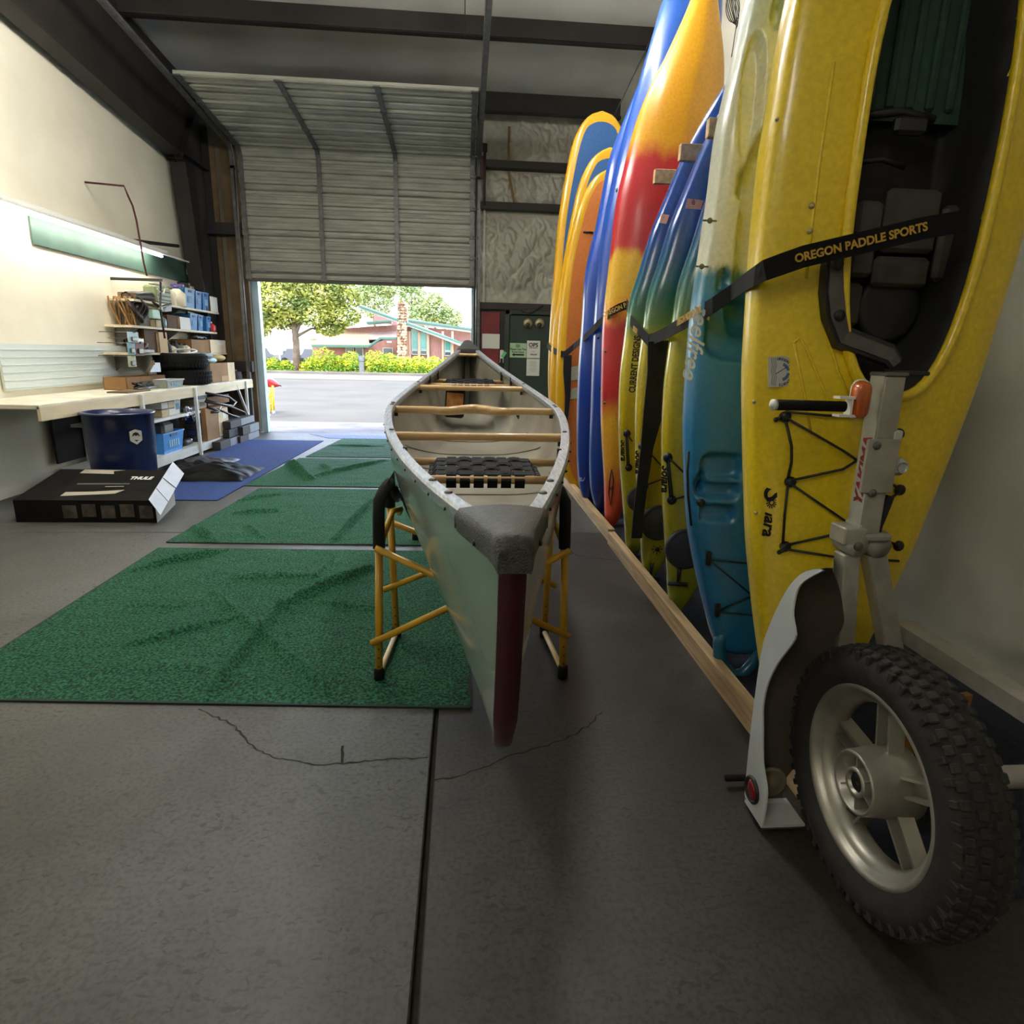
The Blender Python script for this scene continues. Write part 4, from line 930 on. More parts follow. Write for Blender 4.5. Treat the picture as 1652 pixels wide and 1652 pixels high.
pieces([MB().lathe([(.012, 0), (.012, -.004), (.006, -.008)], k2.on(px, py, 0), 'Y', 8) for px, py in ((965, 518), (968, 627), (965, 545))], 'bolt', black, t2)
b = MB().tube([k2.on(993, 305), k2.on(995, 309), k2.on(996, 304), k2.on(994, 310)], .005, 5).build('scuff', black, t2)
# --- red, yellow and orange kayak, hull outward
ryo = zmat('sunset_plastic', [(0, C(200, 64, 52)), (.30, C(206, 92, 60)), (.55, C(222, 160, 52)), (.85, C(224, 170, 44)), (1.05, C(176, 40, 46)), (1.55, C(180, 38, 44)), (1.64, C(222, 140, 44)), (1.78, C(212, 166, 30)), (2.02, C(210, 162, 30)), (2.10, C(176, 36, 40)), (2.64, C(182, 38, 42)), (2.76, C(212, 150, 28)), (4.0, C(214, 160, 28))], rough=.33, coat=.25, wob=.16, nscale=4.5, stretch=(1.8, 1.8, .8), bump=.08)
rr = [(0, 1.16, 1.21), (.07, 1.14, 1.25), (.36, 1.115, 1.33), (.84, 1.06, 1.46), (1.22, 1.04, 1.6), (1.58, 1.03, 1.68), (1.97, 1.05, 1.76), (2.38, 1.075, 1.80), (2.58, 1.11, 1.81), (2.9, 1.18, 1.80), (3.13, 1.265, 1.775), (3.32, 1.36, 1.755), (3.65, 1.50, 1.68), (3.93, 1.58, 1.64), (4.0, 1.605, 1.625)]
k3 = Boat(rr, 4.75, .15, .13, xp=.8, dp=.75, ridge=.05)
t3 = thing('sunset_kayak', (1.19, 4.75, 0), 'red, yellow and orange kayak standing with its hull to the camera', 'kayak'); k3.build(t3, ryo, 130, 56)
pieces([MB().lathe([(.010, 0), (.010, -.003), (.004, -.008)], k3.on(px, py, 0), 'Y', 10) for px, py in ((977, 567), (975.5, 650))], 'rivet', steel_grey, t3)
b = MB(); b.tube([k3.on(986.5, 757), k3.on(983.5, 775), k3.on(982, 795), k3.on(985, 815), k3.on(988, 795), k3.on(989.5, 775), k3.on(987, 757)], .0045, 6).tube([k3.on(983, 790), k3.on(988.5, 784)], .003, 5).build('stem_decal', black, t3)
# --- three matching kayaks, blue to green to yellow, with cockpits
gby = zmat('blue_green_yellow_plastic', [(0, C(126, 140, 36)), (.3, C(168, 160, 40)), (.9, C(196, 172, 34)), (1.42, C(186, 174, 40)), (1.52, C(96, 128, 60)), (1.66, C(44, 106, 92)), (1.85, C(26, 84, 122)), (2.1, C(30, 72, 150)), (2.9, C(36, 80, 160))], rough=.22, coat=.5, wob=.1, nscale=3, bump=.06)
coal = mat('cockpit_black', C(14, 14, 15), .7); padm = mat('grey_pad', C(92, 88, 84), .75, col2=C(74, 70, 68), scale=20)
rD = [(0, 1.135), (.10, 1.105), (.25, 1.085), (.63, 1.03), (.93, 1.0), (1.21, .99), (1.42, 1.0), (1.67, 1.02), (1.84, 1.065), (2.04, 1.115), (2.25, 1.19), (2.48, 1.28), (2.66, 1.37), (2.83, 1.47), (2.93, 1.545)]
recD = [(1.345, 1.52, .175, .48, .16, 1, 2.4)]
def gkayak(Y0, dx, label):
    B = Boat([(z, a + dx, c + dx) for z, a, c in mir(rD, 1.15, 1.56)], Y0, .10, .15, [(r[0] + dx,) + r[1:] for r in recD], dp=.55, xp=.8)
    t = thing('touring_kayak', (1.15 + dx, Y0, 0), label, 'kayak', 'blue, green and yellow touring kayaks'); B.build(t, [gby, coal], 130, 72)
    # coaming rim
    pts = []; rx, rz, a, bb, D, _m, p = B.rec[0]
    for i in range(48):
        th = 2 * PI * i / 48; c, s_ = math.cos(th), math.sin(th); r_ = 1.02 / (abs(c) ** p + abs(s_) ** p) ** (1 / p)
        x, z = rx + a * c * r_, rz + bb * s_ * r_; pts.append((x, B.surf(x, z, False) - .008, z))
    MB().tube(pts, .012, 8, closed=True).build('coaming', gby, t)
    # thigh pads on both sides, seat
    for sx in (-1, 1):
        q_ = []
        for i in range(9):
            z = rz - .36 + .40 * i / 8; xx = rx + sx * a * (1 - abs((z - rz) / bb) ** p) ** (1 / p) - sx * .028; q_.append((xx, B.surf(xx, z, False) + .008, z))
        b = MB(); b.ribbon(q_, .055, .02, (1, 0, 0)); b.ribbon([(x - sx * .0, y - .012, z) for x, y, z in q_], .016, .008, (1, 0, 0)); b.build('thigh_pad', padm, t)
    st_ = MB(); st_.box((rx, Y0 + .03, rz + .16), (.24, .06, .26), bev=.02); st_.box((rx, Y0 + .02, rz - .06), (.26, .05, .16), bev=.02); st_.build('seat', mat('seat_black', C(28, 27, 27), .7), t)
    return B, t
kits = []
for Y0, dx, lb in ((3.96, .0, 'farthest of three blue to yellow kayaks, beside the red one'), (3.54, -.005, 'middle of three blue to yellow kayaks, behind hanging black strap'), (3.02, -.01, 'nearest of three blue to yellow kayaks, beside the teal and white kayak')):
    kits.append(gkayak(Y0, dx, lb))
flagw = mat('pale_flag_stripe', C(206, 190, 176), .6); flagr = mat('red_flag_stripe', C(178, 110, 90), .6)
def fittings(B, t, kn, cords, hatch, logo, handle, tip):
    pieces([MB().lathe([(.024, .004), (.024, -.010), (.016, -.018), (.007, -.02), (.0005, -.02)], B.on(px, py, 0), 'Y', 14) for px, py in kn], 'bungee_fitting', black, t)
    pieces([MB().tube([B.on(*p, .014), B.on((p[0] + q_[0]) / 2, (p[1] + q_[1]) / 2, .012), B.on(*q_, .014)], .0045, 6) for p, q_ in cords], 'bungee_cord', black, t)
    if hatch:
        px, py, r = hatch; c = B.on(px, py, 0); h_ = MB().lathe([(r + .016, .01), (r + .016, -.008), (r + .004, -.014), (r, -.012), (r - .008, -.018), (.0005, -.022)], c, 'Y', 32).build('hatch_cover', mat('grey_hatch_rubber', C(62, 60, 62), .75), t)
        MB().box(c + Vector((.03, -.024, .04)), (.05, .012, .02), bev=.004).build('hatch_tab', black, h_)
    if logo:
        c = B.on(*logo, .003); text('Solara', .055, frame(c, (.06, 0, -1), (0, -1, 0)), ink, t, shear=.35, bold=.002)
    if handle:
        c = B.on(*handle, .03); b = MB(); b.tube([c + Vector((-.05, 0, .004)), c + Vector((.05, 0, -.004))], .012, 10)
        b.tube([c, c + Vector((.0, .02, .10))], .005, 6); b.tube([c + Vector((0, .0, 0)), c + Vector((.02, .02, .10))], .005, 6); b.build('carry_handle', black, t)
        s_ = c + Vector((.03, .02, .18)); b = MB(); b.lathe([(.014, 0), (.014, -.006), (.0005, -.008)], s_ + Vector((0, -.012, 0)), 'Y', 12)
        for i in range(8): a = i * PI / 4; b.bar(s_ + Vector((.018 * math.cos(a), -.014, .018 * math.sin(a))), s_ + Vector((.034 * math.cos(a), -.014, .034 * math.sin(a))), .006, .002, (0, 1, 0))
        b.build('sun_print', ink, t)
(BD1, TD1), (BD2, TD2), (BD3, TD3) = kits
fittings(BD1, TD1, [(1011, 699), (1014, 754)], [((1009.5, 702), (1012, 752)), ((1012, 702), (1015, 752)), ((1011, 699), (1020, 712))], (1032, 805, .07), (1006, 726), None, None)
fittings(BD2, TD2, [(1036, 720), (1039, 785)], [((1034.5, 723), (1037.5, 782)), ((1040, 722), (1068, 752)), ((1044, 782), (1068, 773))], (1062, 843, .092), (1030, 745), (1049, 932), None)
fittings(BD3, TD3, [(1077, 738), (1083, 806)], [((1075, 741), (1081, 803)), ((1078, 741), (1085, 803)), ((1080, 740), (1103, 762)), ((1086, 806), (1107, 800))], (1106, 885, .092), (1073, 772), (1093, 942), None)
text('CURRENT DESIGNS', .05, frame(BD2.on(1024.5, 588, .004), (.03, 0, 1), (-.35, -1, 0)), ink, TD2, bold=.002, sx=.72)
for B, t, q_ in ((BD1, TD1, ((1067, 345), (1080, 347), (1075, 361), (1064, 359.5))), (BD2, TD2, ((1109, 320), (1135, 323), (1131, 338), (1105, 336)))):
    P = [B.on(x, y, .004) for x, y in q_]; fl_ = MB().add(P, [(0, 1, 2, 3)]).build('flag_sticker', flagw, t); n = 7
    for i in range(n):
        f0, f1 = i / n, (i + .5) / n; b = MB(); sh = Vector((0, -.0015, 0))
        b.add([P[0].lerp(P[3], f0) + sh, P[1].lerp(P[2], f0) + sh, P[1].lerp(P[2], f1) + sh, P[0].lerp(P[3], f1) + sh], [(0, 1, 2, 3)]); b.build('stripe', flagr, fl_)
# --- white over teal sit-on-top
teal = zmat('white_over_teal_plastic', [(0, C(38, 112, 164)), (.4, C(40, 116, 168)), (1.1, C(44, 122, 172)), (1.52, C(56, 138, 184)), (1.63, C(64, 136, 160)), (1.66, C(222, 226, 206)), (2.3, C(222, 226, 208)), (2.52, C(186, 208, 194)), (2.62, C(50, 128, 124)), (3.3, C(40, 112, 120))], rough=.3, coat=.35, wob=.05, nscale=22, stretch=(1.6, 1.6, .5), bump=.06)
rE = [(.10, 1.15), (.13, 1.10), (.3, 1.035), (.45, .985), (.65, .93), (.77, .91), (.96, .885), (1.12, .87), (1.43, .862), (1.62, .868), (1.9, .885), (2.09, .892), (2.23, .91), (2.38, .935), (2.51, .955), (2.8, 1.02), (3.1, 1.13), (3.3, 1.28)]
def E_(px, py): return at(px, py, 2.27)
recE = []
for (px, py, a, bb, D, m_, p) in ((1207, 290, .026, .05, .05, 0, 2), (1175, 452, .024, .045, .05, 0, 2), (1140, 787, .026, .05, .05, 0, 2), (1267, 8, .026, .05, .05, 0, 2), (1222, 150, .035, .20, .035, 0, 2.5), (1187, 110, .016, .12, .025, 0, 2.5), (1215, 530, .16, .12, .08, 0, 4), (1172, 757, .085, .055, .05, 0, 4), (1169, 795, .075, .035, .05, 0, 4), (1165, 833, .07, .035, .045, 0, 4), (1240, 380, .10, .36, .09, 0, 3), (1109, 757, .010, .30, .012, 0, 3)):
    c = E_(px, py); recE.append((c.x, c.z, a, bb, D, m_, p))
k6 = Boat(mir(rE, 1.2, 1.32), 2.40, .115, .17, recE, dp=.42, xp=.88)
t6 = thing('sit_on_top_kayak', (1.2, 2.4, 0), 'teal and white sit-on-top kayak with moulded footwells standing by the strap', 'kayak'); k6.build(t6, teal, 260, 150)
b = MB(); lp = [at(x, y, 2.36) for x, y in ((1170, 1010), (1160, 1035), (1161, 1058), (1169, 1077), (1184, 1089), (1200, 1085), (1216, 1066), (1226, 1040), (1226, 1000))]
b.tube(lp, [.012, .026, .028, .027, .025, .024, .024, .024, .016], 12).build('tail_loop', zmat('teal_loop', [(0, C(30, 100, 134)), (1, C(30, 100, 134))], wob=0), t6)
MB().lathe([(.022, .01), (.022, -.012), (.014, -.016), (.0005, -.016)], k6.on(1172, 757, -.02), 'Y', 16).build('drain_plug', steel_grey, t6)
MB().lathe([(.02, .01), (.02, -.012), (.014, -.016), (.0005, -.016)], k6.on(1208, 539, -.03), 'Y', 16).build('drain_plug', steel_grey, t6)
MB().lathe([(.016, .01), (.016, -.006), (.006, -.01), (.0005, -.008)], k6.on(1131, 811, 0), 'Y', 14).build('eyelet', black, t6)
pieces([MB().box(k6.on(*p, .006), (.022, .016, .06), bev=.004) for p in ((1143, 901), (1157, 984))], 'pad_eye', black, t6)
pieces([MB().tube([k6.on(*p, .012), k6.on(*q_, .012)], .0035, 6) for p, q_ in (((1144, 903), (1224, 910)), ((1146, 905), (1228, 972)), ((1158, 985), (1226, 956)), ((1160, 987), (1230, 994)))]
       + [MB().tube([k6.on(1111, 728, .008), k6.on(1109, 760, .008), k6.on(1110, 800, .008), k6.on(1115, 848, .008)], .005, 6)], 'bungee_cord', black, t6)
text('feelfree', .082, frame(k6.on(1122.5, 552, .006), (-.10, 0, -1), (-.25, -1, 0)), mat('silver_print', C(224, 224, 220), .5), t6, shear=.4, sx=1.05, bold=.001)
pieces([MB().box(k6.on(*p, .003), (.05, .002, .006)).lathe([(.010, 0), (.010, -.002), (.0005, -.003)], k6.on(*p, .004), 'Y', 10) for p in ((1145, 356), (1132, 430))], 'decal', mat('faded_decal', C(120, 120, 100), .6), t6)
# --- big yellow kayak with cockpit, nearest
yel = zmat('deep_yellow_plastic', [(0, C(186, 170, 40)), (.5, C(232, 202, 36)), (3.7, C(238, 208, 36))], rough=.3, coat=.4, wob=.1, bump=.12)
rF = [(.06, 1.17), (.15, 1.115), (.36, 1.055), (.60, 1.0), (.75, .97), (.95, .94), (1.09, .92), (1.29, .895), (1.50, .882), (1.64, .875), (1.79, .872), (1.93, .872), (2.03, .88), (2.21, .89), (2.32, .90), (2.7, .96), (3.1, 1.06), (3.5, 1.2), (3.7, 1.3)]
YF = 1.95
cF = (1.30, 1.90, .21, .66)
recF = [(cF[0], cF[1], cF[2], cF[3], .20, 1, 2.6), (cF[0], 1.36, .30, .34, -.0, 0, 2)]
gl = atX(1, 1, 1) if False else None
k7 = Boat(mir(rF, 1.24, 1.345), YF, .085, .2, recF, dp=.5, xp=.9, ridge=.05)
t7 = thing('yellow_kayak', (1.24, YF, 0), 'large yellow touring kayak with black cockpit, nearest in the row', 'kayak'); k7.build(t7, [yel, coal], 220, 150)
pts = []; rx, rz, a, bb, D, _m, p = recF[0]
for i in range(64):
    th = 2 * PI * i / 64; c, s_ = math.cos(th), math.sin(th); r_ = 1.015 / (abs(c) ** p + abs(s_) ** p) ** (1 / p)
    x, z = rx + a * c * r_, rz + bb * s_ * r_; pts.append((x, k7.surf(x, z, False) - .010, z))
MB().tube(pts, .016, 10, closed=True).build('coaming', yel, t7)
# thigh brace: grey padded strip with black binding along the near rim
zz = [(1335, 392), (1331, 430), (1330, 470), (1334, 510), (1344, 545), (1360, 572), (1378, 586)]
q_ = [k7.on(x + 9, y, .0) for x, y in zz]; q_ = [Vector((p.x, k7.surf(p.x, p.z, False) - .012, p.z)) for p in q_]
br = MB().ribbon(q_, [.04, .06, .07, .07, .065, .06, .045], .03, (1, 0, .25)).build('thigh_brace', black, t7)
b = MB(); b.ribbon([p + Vector((.0, -.017, 0)) for p in q_[0:]], [.02, .036, .044, .044, .04, .036, .026], .008, (1, 0, .25)).build('brace_pad', padm, br)
pieces([MB().lathe([(.016, 0), (.016, -.006), (.0005, -.004)], p + Vector((0, -.022, 0)), 'Y', 12) for p in (q_[1], q_[3])], 'brace_hole', black, br)
# seat back with quilted pads, ribbed dark green back band above
sb = MB()
def pad(x0, x1, z0, z1, y, d=.03): sb.box(((x0 + x1) / 2, y, (z0 + z1) / 2), (x1 - x0, d, z1 - z0), bev=.012)
pad(1.17, 1.255, 1.70, 1.80, 1.94); pad(1.265, 1.44, 1.66, 1.84, 1.95); pad(1.17, 1.25, 1.585, 1.69, 1.945); pad(1.26, 1.44, 1.56, 1.65, 1.955); pad(1.45, 1.53, 1.58, 1.8, 1.95); pad(1.16, 1.24, 1.44, 1.57, 1.96)
sb.build('seat_back', mat('grey_brown_seat', C(74, 69, 64), .75, col2=C(58, 54, 50), scale=14), t7)
MB().lathe([(.10, -.0), (.105, -.02), (.09, -.025), (.0005, -.005)], (1.345, 1.99, 1.50), 'Y', 28).build('seat_cup', black, t7)
b = MB(); b.box((1.345, 2.0, 2.26), (.40, .02, .46))
for i in range(6): b.box((1.19 + .062 * i, 1.985, 2.27), (.024, .02, .42), bev=.006)
b.build('back_band', mat('dark_green_fabric', C(42, 74, 60), .8, col2=C(34, 60, 50), scale=30), t7)
b = MB(); b.tube([(1.15, 1.93, 2.02), (1.25, 1.93, 2.035), (1.36, 1.93, 2.02)], .012, 8); b.box((1.29, 1.93, 2.0), (.10, .03, .05), bev=.01); b.tube([(1.15, 1.94, 1.90), (1.22, 1.93, 1.91), (1.3, 1.94, 1.895)], .008, 6); b.build('seat_buckle', black, t7)
# deck seams, bolts, fittings, bungees, lettering
b = []
for L_ in (((1345, 100), (1322, 260), (1309, 370), (1300, 450)), ((1322, 470), (1335, 540), (1352, 600), (1375, 650)), ((1281, 553), (1290, 600), (1300, 650), (1308, 700)), ((1281, 553), (1290, 545), (1300, 560), (1318, 605), (1334, 640), (1340, 660))):
    b.append(MB().tube([k7.on(x, y, -.001) for x, y in L_], .005, 6))
pieces(b, 'deck_seam', yel, t7)
pieces([MB().lathe([(r_, 0), (r_, -.004), (r_ * .55, -.009), (.0005, -.010)], k7.on(px, py, 0), 'Y', 12) for px, py, r_ in ((1309, 332, .009), (1306, 373, .009), (1253, 193, .006), (1216, 648, .006), (1219, 827, .006))], 'bolt', brass, t7)
kn = [(1266, 672), (1274, 777), (1266, 881), (1448, 700), (1450, 790), (1448, 880)]
pieces([MB().lathe([(.017, .004), (.018, -.008), (.012, -.016), (.006, -.017), (.0005, -.016)], k7.on(px, py, 0), 'Y', 16) for px, py in kn], 'bungee_fitting', black, t7)
pieces([MB().box(k7.on(px, py, .008), (.012, .012, .014), Matrix.Rotation(.6, 3, 'Y'), bev=.003).tube([k7.on(px, py, .01), k7.on(px + 8, py - 4, .012)], .006, 6) for px, py in ((1252, 677), (1257, 891))], 'cord_end', black, t7)
b = []
for L_ in (((1268, 664), (1330, 670), (1448, 676)), ((1272, 676), (1360, 727), (1450, 788)), ((1276, 775), (1360, 757), (1448, 702)), ((1278, 782), (1360, 838), (1448, 880)), ((1270, 879), (1350, 861), (1450, 795)), ((1268, 886), (1350, 899), (1450, 905)), ((1268, 680), (1277, 720), (1277, 745), (1271, 772)), ((1271, 782), (1266, 830), (1263, 876))):
    b.append(MB().tube([k7.on(x, y, .014) for x, y in L_], .0042, 6))
pieces(b, 'bungee_cord', black, t7)
c = k7.on(1255, 843, .003); text('lara', .060, frame(k7.on(1241, 845, .003), (-.02, 0, -1), (0, -1, 0)), ink, t7, shear=.3, bold=.0016, sx=.92)
text('S', .10, frame(k7.on(1248, 796, .003), (-.02, 0, -1), (0, -1, 0)), ink, t7, shear=.3, bold=.0016)
s_ = k7.on(1245, 811, .003); b = MB(); b.lathe([(.0095, 0), (.0095, -.001), (.006, -.001), (.006, 0)], s_, 'Y', 16, cap=False)
for i in range(12): a = i * PI / 6; b.bar(s_ + Vector((.011 * math.cos(a), -.001, .011 * math.sin(a))), s_ + Vector((.019 * math.cos(a + .2), -.001, .019 * math.sin(a + .2))), .0032, .001, (0, 1, 0))
b.build('sun_print', ink, t7)
# round-topped shop sticker
S0 = k7.on(1262, 600, .002)
def sk(px, py, o=.003): p = at(px, py, S0.y - o); return p
pl = [sk(1239, 576), (sk(1262, 574))] + [sk(1262 + 22 * math.sin(a), 599 - 25 * math.cos(a)) for a in [PI * i / 12 for i in range(1, 12)]] + [sk(1262, 624), sk(1239, 625)]
stk = MB().prism(pl, (0, .0012, 0)).build('shop_sticker', mat('off_white_sticker', C(200, 200, 196), .5), t7)
b = MB(); 
for lo, hi in ((20, 80), (98, 165)):
    ar = [];  
    for i in range(9): a = math.radians(lo + (hi - lo) * i / 8); ar.append((a, 15.5))
    for i in range(8): b.add([sk(1259 + 15.5 * math.sin(ar[i][0]), 600 - 15.5 * math.cos(ar[i][0]), .0036), sk(1259 + 15.5 * math.sin(ar[i + 1][0]), 600 - 15.5 * math.cos(ar[i + 1][0]), .0036), sk(1259 + 10.5 * math.sin(ar[i + 1][0]), 600 - 10.5 * math.cos(ar[i + 1][0]), .0036), sk(1259 + 10.5 * math.sin(ar[i][0]), 600 - 10.5 * math.cos(ar[i][0]), .0036)], [(0, 1, 2, 3)])
b.build('blue_arc', mat('sticker_blue', C(84, 112, 156), .5), stk)
b = MB()
for x_ in (1245.5, 1248.5, 1251.5): b.ribbon([sk(x_ + .8 * math.sin(y / 3), y, .0036) for y in range(577, 624, 3)], .0011, .0006, (1, 0, 0))
b.bar(sk(1252, 603, .0036), sk(1270, 592, .0036), .002, .0006, (0, 1, 0)).build('wave_print', ink, stk)
for i, chh in enumerate('OREGON PADDLE SPORTS'):
    if chh == ' ': continue
    a = math.radians(-8 + 9.9 * i); c = sk(1258 + 19.8 * math.sin(a), 600 - 20.8 * math.cos(a), .0036); text(chh, .0105, frame(c, (math.cos(a), 0, -math.sin(a)), (0, -1, 0)), ink, stk, ext=.0002, bold=.0003)

# --- rack with lumber pegs between boats, straps
rk = thing('boat_rack', (1.8, 4.4, 2.45), 'wooden rack with lumber pegs sticking out between the standing kayaks', 'rack')
MB().box((1.86, 4.4, 2.45), (.04, 5.4, .14)).box((2.06, 6.8, 2.45), (.38, .09, .09)).box((2.06, 2.2, 2.45), (.38, .09, .09)).box((2.06, 4.55, 2.45), (.38, .09, .09)).build('rail', woodpale, rk)
for px, py, Y in ((1055, 285, 4.35), (1096, 246, 3.75), (1141, 207, 3.30)):
    p = at(px, py, Y); MB().box(((p.x + 1.86) / 2, Y, p.z), (1.86 - p.x, .04, .085), bev=.003).build('peg', woodpale, rk)
strapm = mat('black_strap', C(20, 20, 22), .75, col2=C(14, 14, 15), scale=120, spec=.2); gold = mat('gold_print', C(196, 156, 60), .6)
def strap(ws, name, label, letters=(), wid=.058, wdir=(0, 0, 1)):
    P = [at(*w_) for w_ in ws]; mid = P[len(P) // 2]; t = thing('strap', mid, label, 'strap', 'straps holding the boats')
    MB().ribbon(P, wid, .003, wdir).build('webbing', strapm, t)
    for (s_, q0, q1, Y0, Y1, sz, sx) in letters:
        a, c = at(q0[0], q0[1], Y0), at(q1[0], q1[1], Y1); x = (c - a).normalized(); n = Vector((0, 0, 1)).cross(x) * -1
        n = x.cross(Vector((0, 0, 1)))
        text(s_, sz, frame((a + c) / 2 + n.normalized() * (.004 if Y0 < 2 else .022), x, n), gold, t, sx=sx, bold=.001)
    return t
strap([(1047, 548, 3.36), (1053, 547, 3.28), (1075, 537, 2.98), (1100, 522, 2.6), (1150, 493, 2.245), (1180, 472, 2.2), (1204, 454, 1.98), (1218, 445, 1.85), (1234, 436, 1.805), (1262, 426, 1.79), (1296, 414, 1.775), (1490, 368, 1.75), (1560, 356, 1.78)], 'strap', 'long printed strap across the yellow, teal and nearest touring kayaks',
      [('OREGON PADDLE SPORTS', (1302, 413.5), (1474, 371), 1.772, 1.75, .031, .98), ('OREGON PADDLE SPORTS', (1098, 523), (1144, 496.5), 2.66, 2.255, .04, .74)])
strap([(1011, 488, 4.55), (1014, 512, 4.0), (1020, 520, 3.85), (1032, 534, 3.6), (1046, 549, 3.37)], 'strap', 'short grey-lit strap over the farthest blue to yellow touring kayak', [('OREGON', (1022, 525), (1040, 541), 3.8, 3.45, .04, .8)])
strap([(912, 571, 5.93), (925, 560, 5.83), (945, 543, 5.3), (962, 526, 4.95), (985, 504, 4.62), (1000, 496, 4.57), (1015, 491, 4.55)], 'strap', 'printed strap running over the blue kayaks to the red kayak', [('OREGON PADDLE', (990, 502), (1019, 489), 4.6, 4.53, .045, .8)])
strap([(883, 557, 6.62), (888, 562, 6.5), (896, 567, 6.2), (905, 571, 6.0), (913, 572, 5.93)], 'strap', 'pale glinting strap end around the yellow paddle boards')
def tail(ws, wid, label):
    P = [at(*w_) for w_ in ws]; t = thing('strap_tail', P[0], label, 'strap', 'hanging strap tails'); MB().ribbon(P, wid, .012, (1, 0, 0)).build('webbing', blackcloth, t)
tail([(916, 573, 5.85), (915, 600, 5.85), (916, 640, 5.86), (912, 690, 5.86)], [.075, .075, .05, .03], 'folded black strap tail hanging against the orange-decked board')
tail([(1063, 550, 3.25), (1062, 600, 3.26), (1055, 660, 3.28), (1044, 720, 3.3), (1036, 780, 3.3), (1030, 830, 3.3), (1027, 868, 3.3)], [.115, .115, .11, .07, .06, .06, .06], 'long black strap tail hanging over the middle touring kayak')
b = MB(); b.tube([at(991, 186, 7.0), at(1018, 130, 7.0), at(1052, 60, 7.0), at(1098, -30, 7.0)], .006, 6)
one(b, 'rope_line', black, 'thin black rope running up behind the tallest blue kayak', 'rope')
b = MB()
for i in range(5): b.tube([at(1182 + 11 * math.sin(a + i * .4) * (1 - .1 * i), 12 + 30 * math.cos(a) * (.8 + .08 * i), 4.4 + .01 * i) for a in [2 * PI * k / 24 for k in range(24)]], .003, 5, closed=True)
b.tube([at(1185, -20, 4.4), at(1188, 40, 4.4), at(1180, 92, 4.3)], .003, 5)
one(b, 'coiled_cord', black, 'coil of thin black cord hanging at the top by the sunset kayak', 'cord')
# ------------------------------------------------------------------ folded boat trailer with wheel and fender (right foreground)
galv = mat('dull_aluminium', C(172, 168, 158), .5, .4, col2=C(150, 146, 136), scale=12, bump=.1)
whitealu = mat('pale_aluminium', C(190, 192, 190), .45, .35, col2=C(172, 174, 172), scale=16)  # paler tone also stands for door light on mast and leg sides
alloy = mat('cast_alloy', C(186, 182, 170), .4, .7, col2=C(158, 154, 142), scale=8)
tyrem = mat('tyre_rubber', C(30, 29, 27), .8, col2=C(42, 40, 36), scale=18, bump=.2, bscale=60)
tr = thing('boat_trailer', (1.1, 1.3, 0), 'folded aluminium boat trailer with alloy wheel standing in the right foreground', 'trailer')
WX, WY, WZ = 1.03, 1.238, .336
wh = bpy.data.objects.new('wheel', None); SC.collection.objects.link(wh); wh.parent = tr; wh.location = Vector((WX, WY, WZ)) - tr.location
o = (WX, WY, WZ)
RO = .326
tp = [(.222, -.047), (.236, -.053), (.250, -.064), (.275, -.070), (.298, -.066), (.314, -.054), (.321, -.040), (.323, 0), (.321, .040), (.314, .054), (.298, .066), (.275, .070), (.250, .064), (.236, .053), (.222, .047)]
b = MB().lathe(tp, o, 'X', 72, cap=False)
rnd = random.Random(2)
for i in range(60):
    a = 2 * PI * i / 60
    for (hx, da, wx_, la) in ((-.048, 0, .020, .022), (-.020, .5, .022, .022), (.010, .1, .022, .022), (.044, .6, .020, .022)):
        aa = a + da * 2 * PI / 60; rad = .3215 if abs(hx) < .04 else .317
        R3 = Matrix.Rotation(aa, 3, 'X') @ Matrix.Rotation(.35 if hx < 0 else -.35, 3, 'Z')
        # Matrix.Rotation about X takes +Y to (cos, sin)
        c = Vector(o) + Vector((hx, rad * math.cos(aa), rad * math.sin(aa)))
        b.box(c, (wx_, .018, la), R3, bev=.003)
for i in range(48):
    a = 2 * PI * i / 48; R3 = Matrix.Rotation(a, 3, 'X')
    b.box(Vector(o) + Vector((-.061, .306 * math.cos(a), .306 * math.sin(a))), (.012, .026, .016), R3, bev=.002)
b.build('tyre', tyrem, wh)
rp = [(.2346, -.051), (.228, -.056), (.221, -.050), (.214, -.044), (.212, -.036), (.206, -.032), (.198, -.028), (.19, -.012), (.186, .0), (.19, .02), (.206, .036), (.2346, .05)]
b = MB().lathe(rp, o, 'X', 72, cap=False); b.lathe([(.232, -.048), (.232, .048)], o, 'X', 60, cap=False); b.build('rim', alloy, wh)
# hub: open drum with ribs
HX = -.075
b = MB().lathe([(.0765, HX), (.073, HX - .004), (.068, HX), (.066, HX + .05), (.02, HX + .055)], o, 'X', 40, cap=False)
b.lathe([(.0765, HX), (.080, HX + .03), (.086, .0), (.088, .05), (.04, .07)], o, 'X', 40, cap=False)
b.lathe([(.036, HX + .004), (.033, HX), (.026, HX + .002), (.024, HX + .05)], o, 'X', 28, cap=False); b.lathe([(.036, HX + .004), (.040, HX + .05)], o, 'X', 28, cap=False)
b.build('hub', alloy, wh)
b = MB(); b.lathe([(.024, HX + .01), (.02, HX + .006), (.0005, HX + .012)], o, 'X', 20); b.build('axle_cap', mat('greasy_black', C(26, 24, 20), .5), wh)
pieces([MB().box(Vector(o) + Vector((HX + .03, .052 * math.cos(a), .052 * math.sin(a))), (.05, .036, .004), Matrix.Rotation(a, 3, 'X')) for a in [2 * PI * i / 6 + .35 for i in range(6)]], 'hub_rib', alloy, wh)
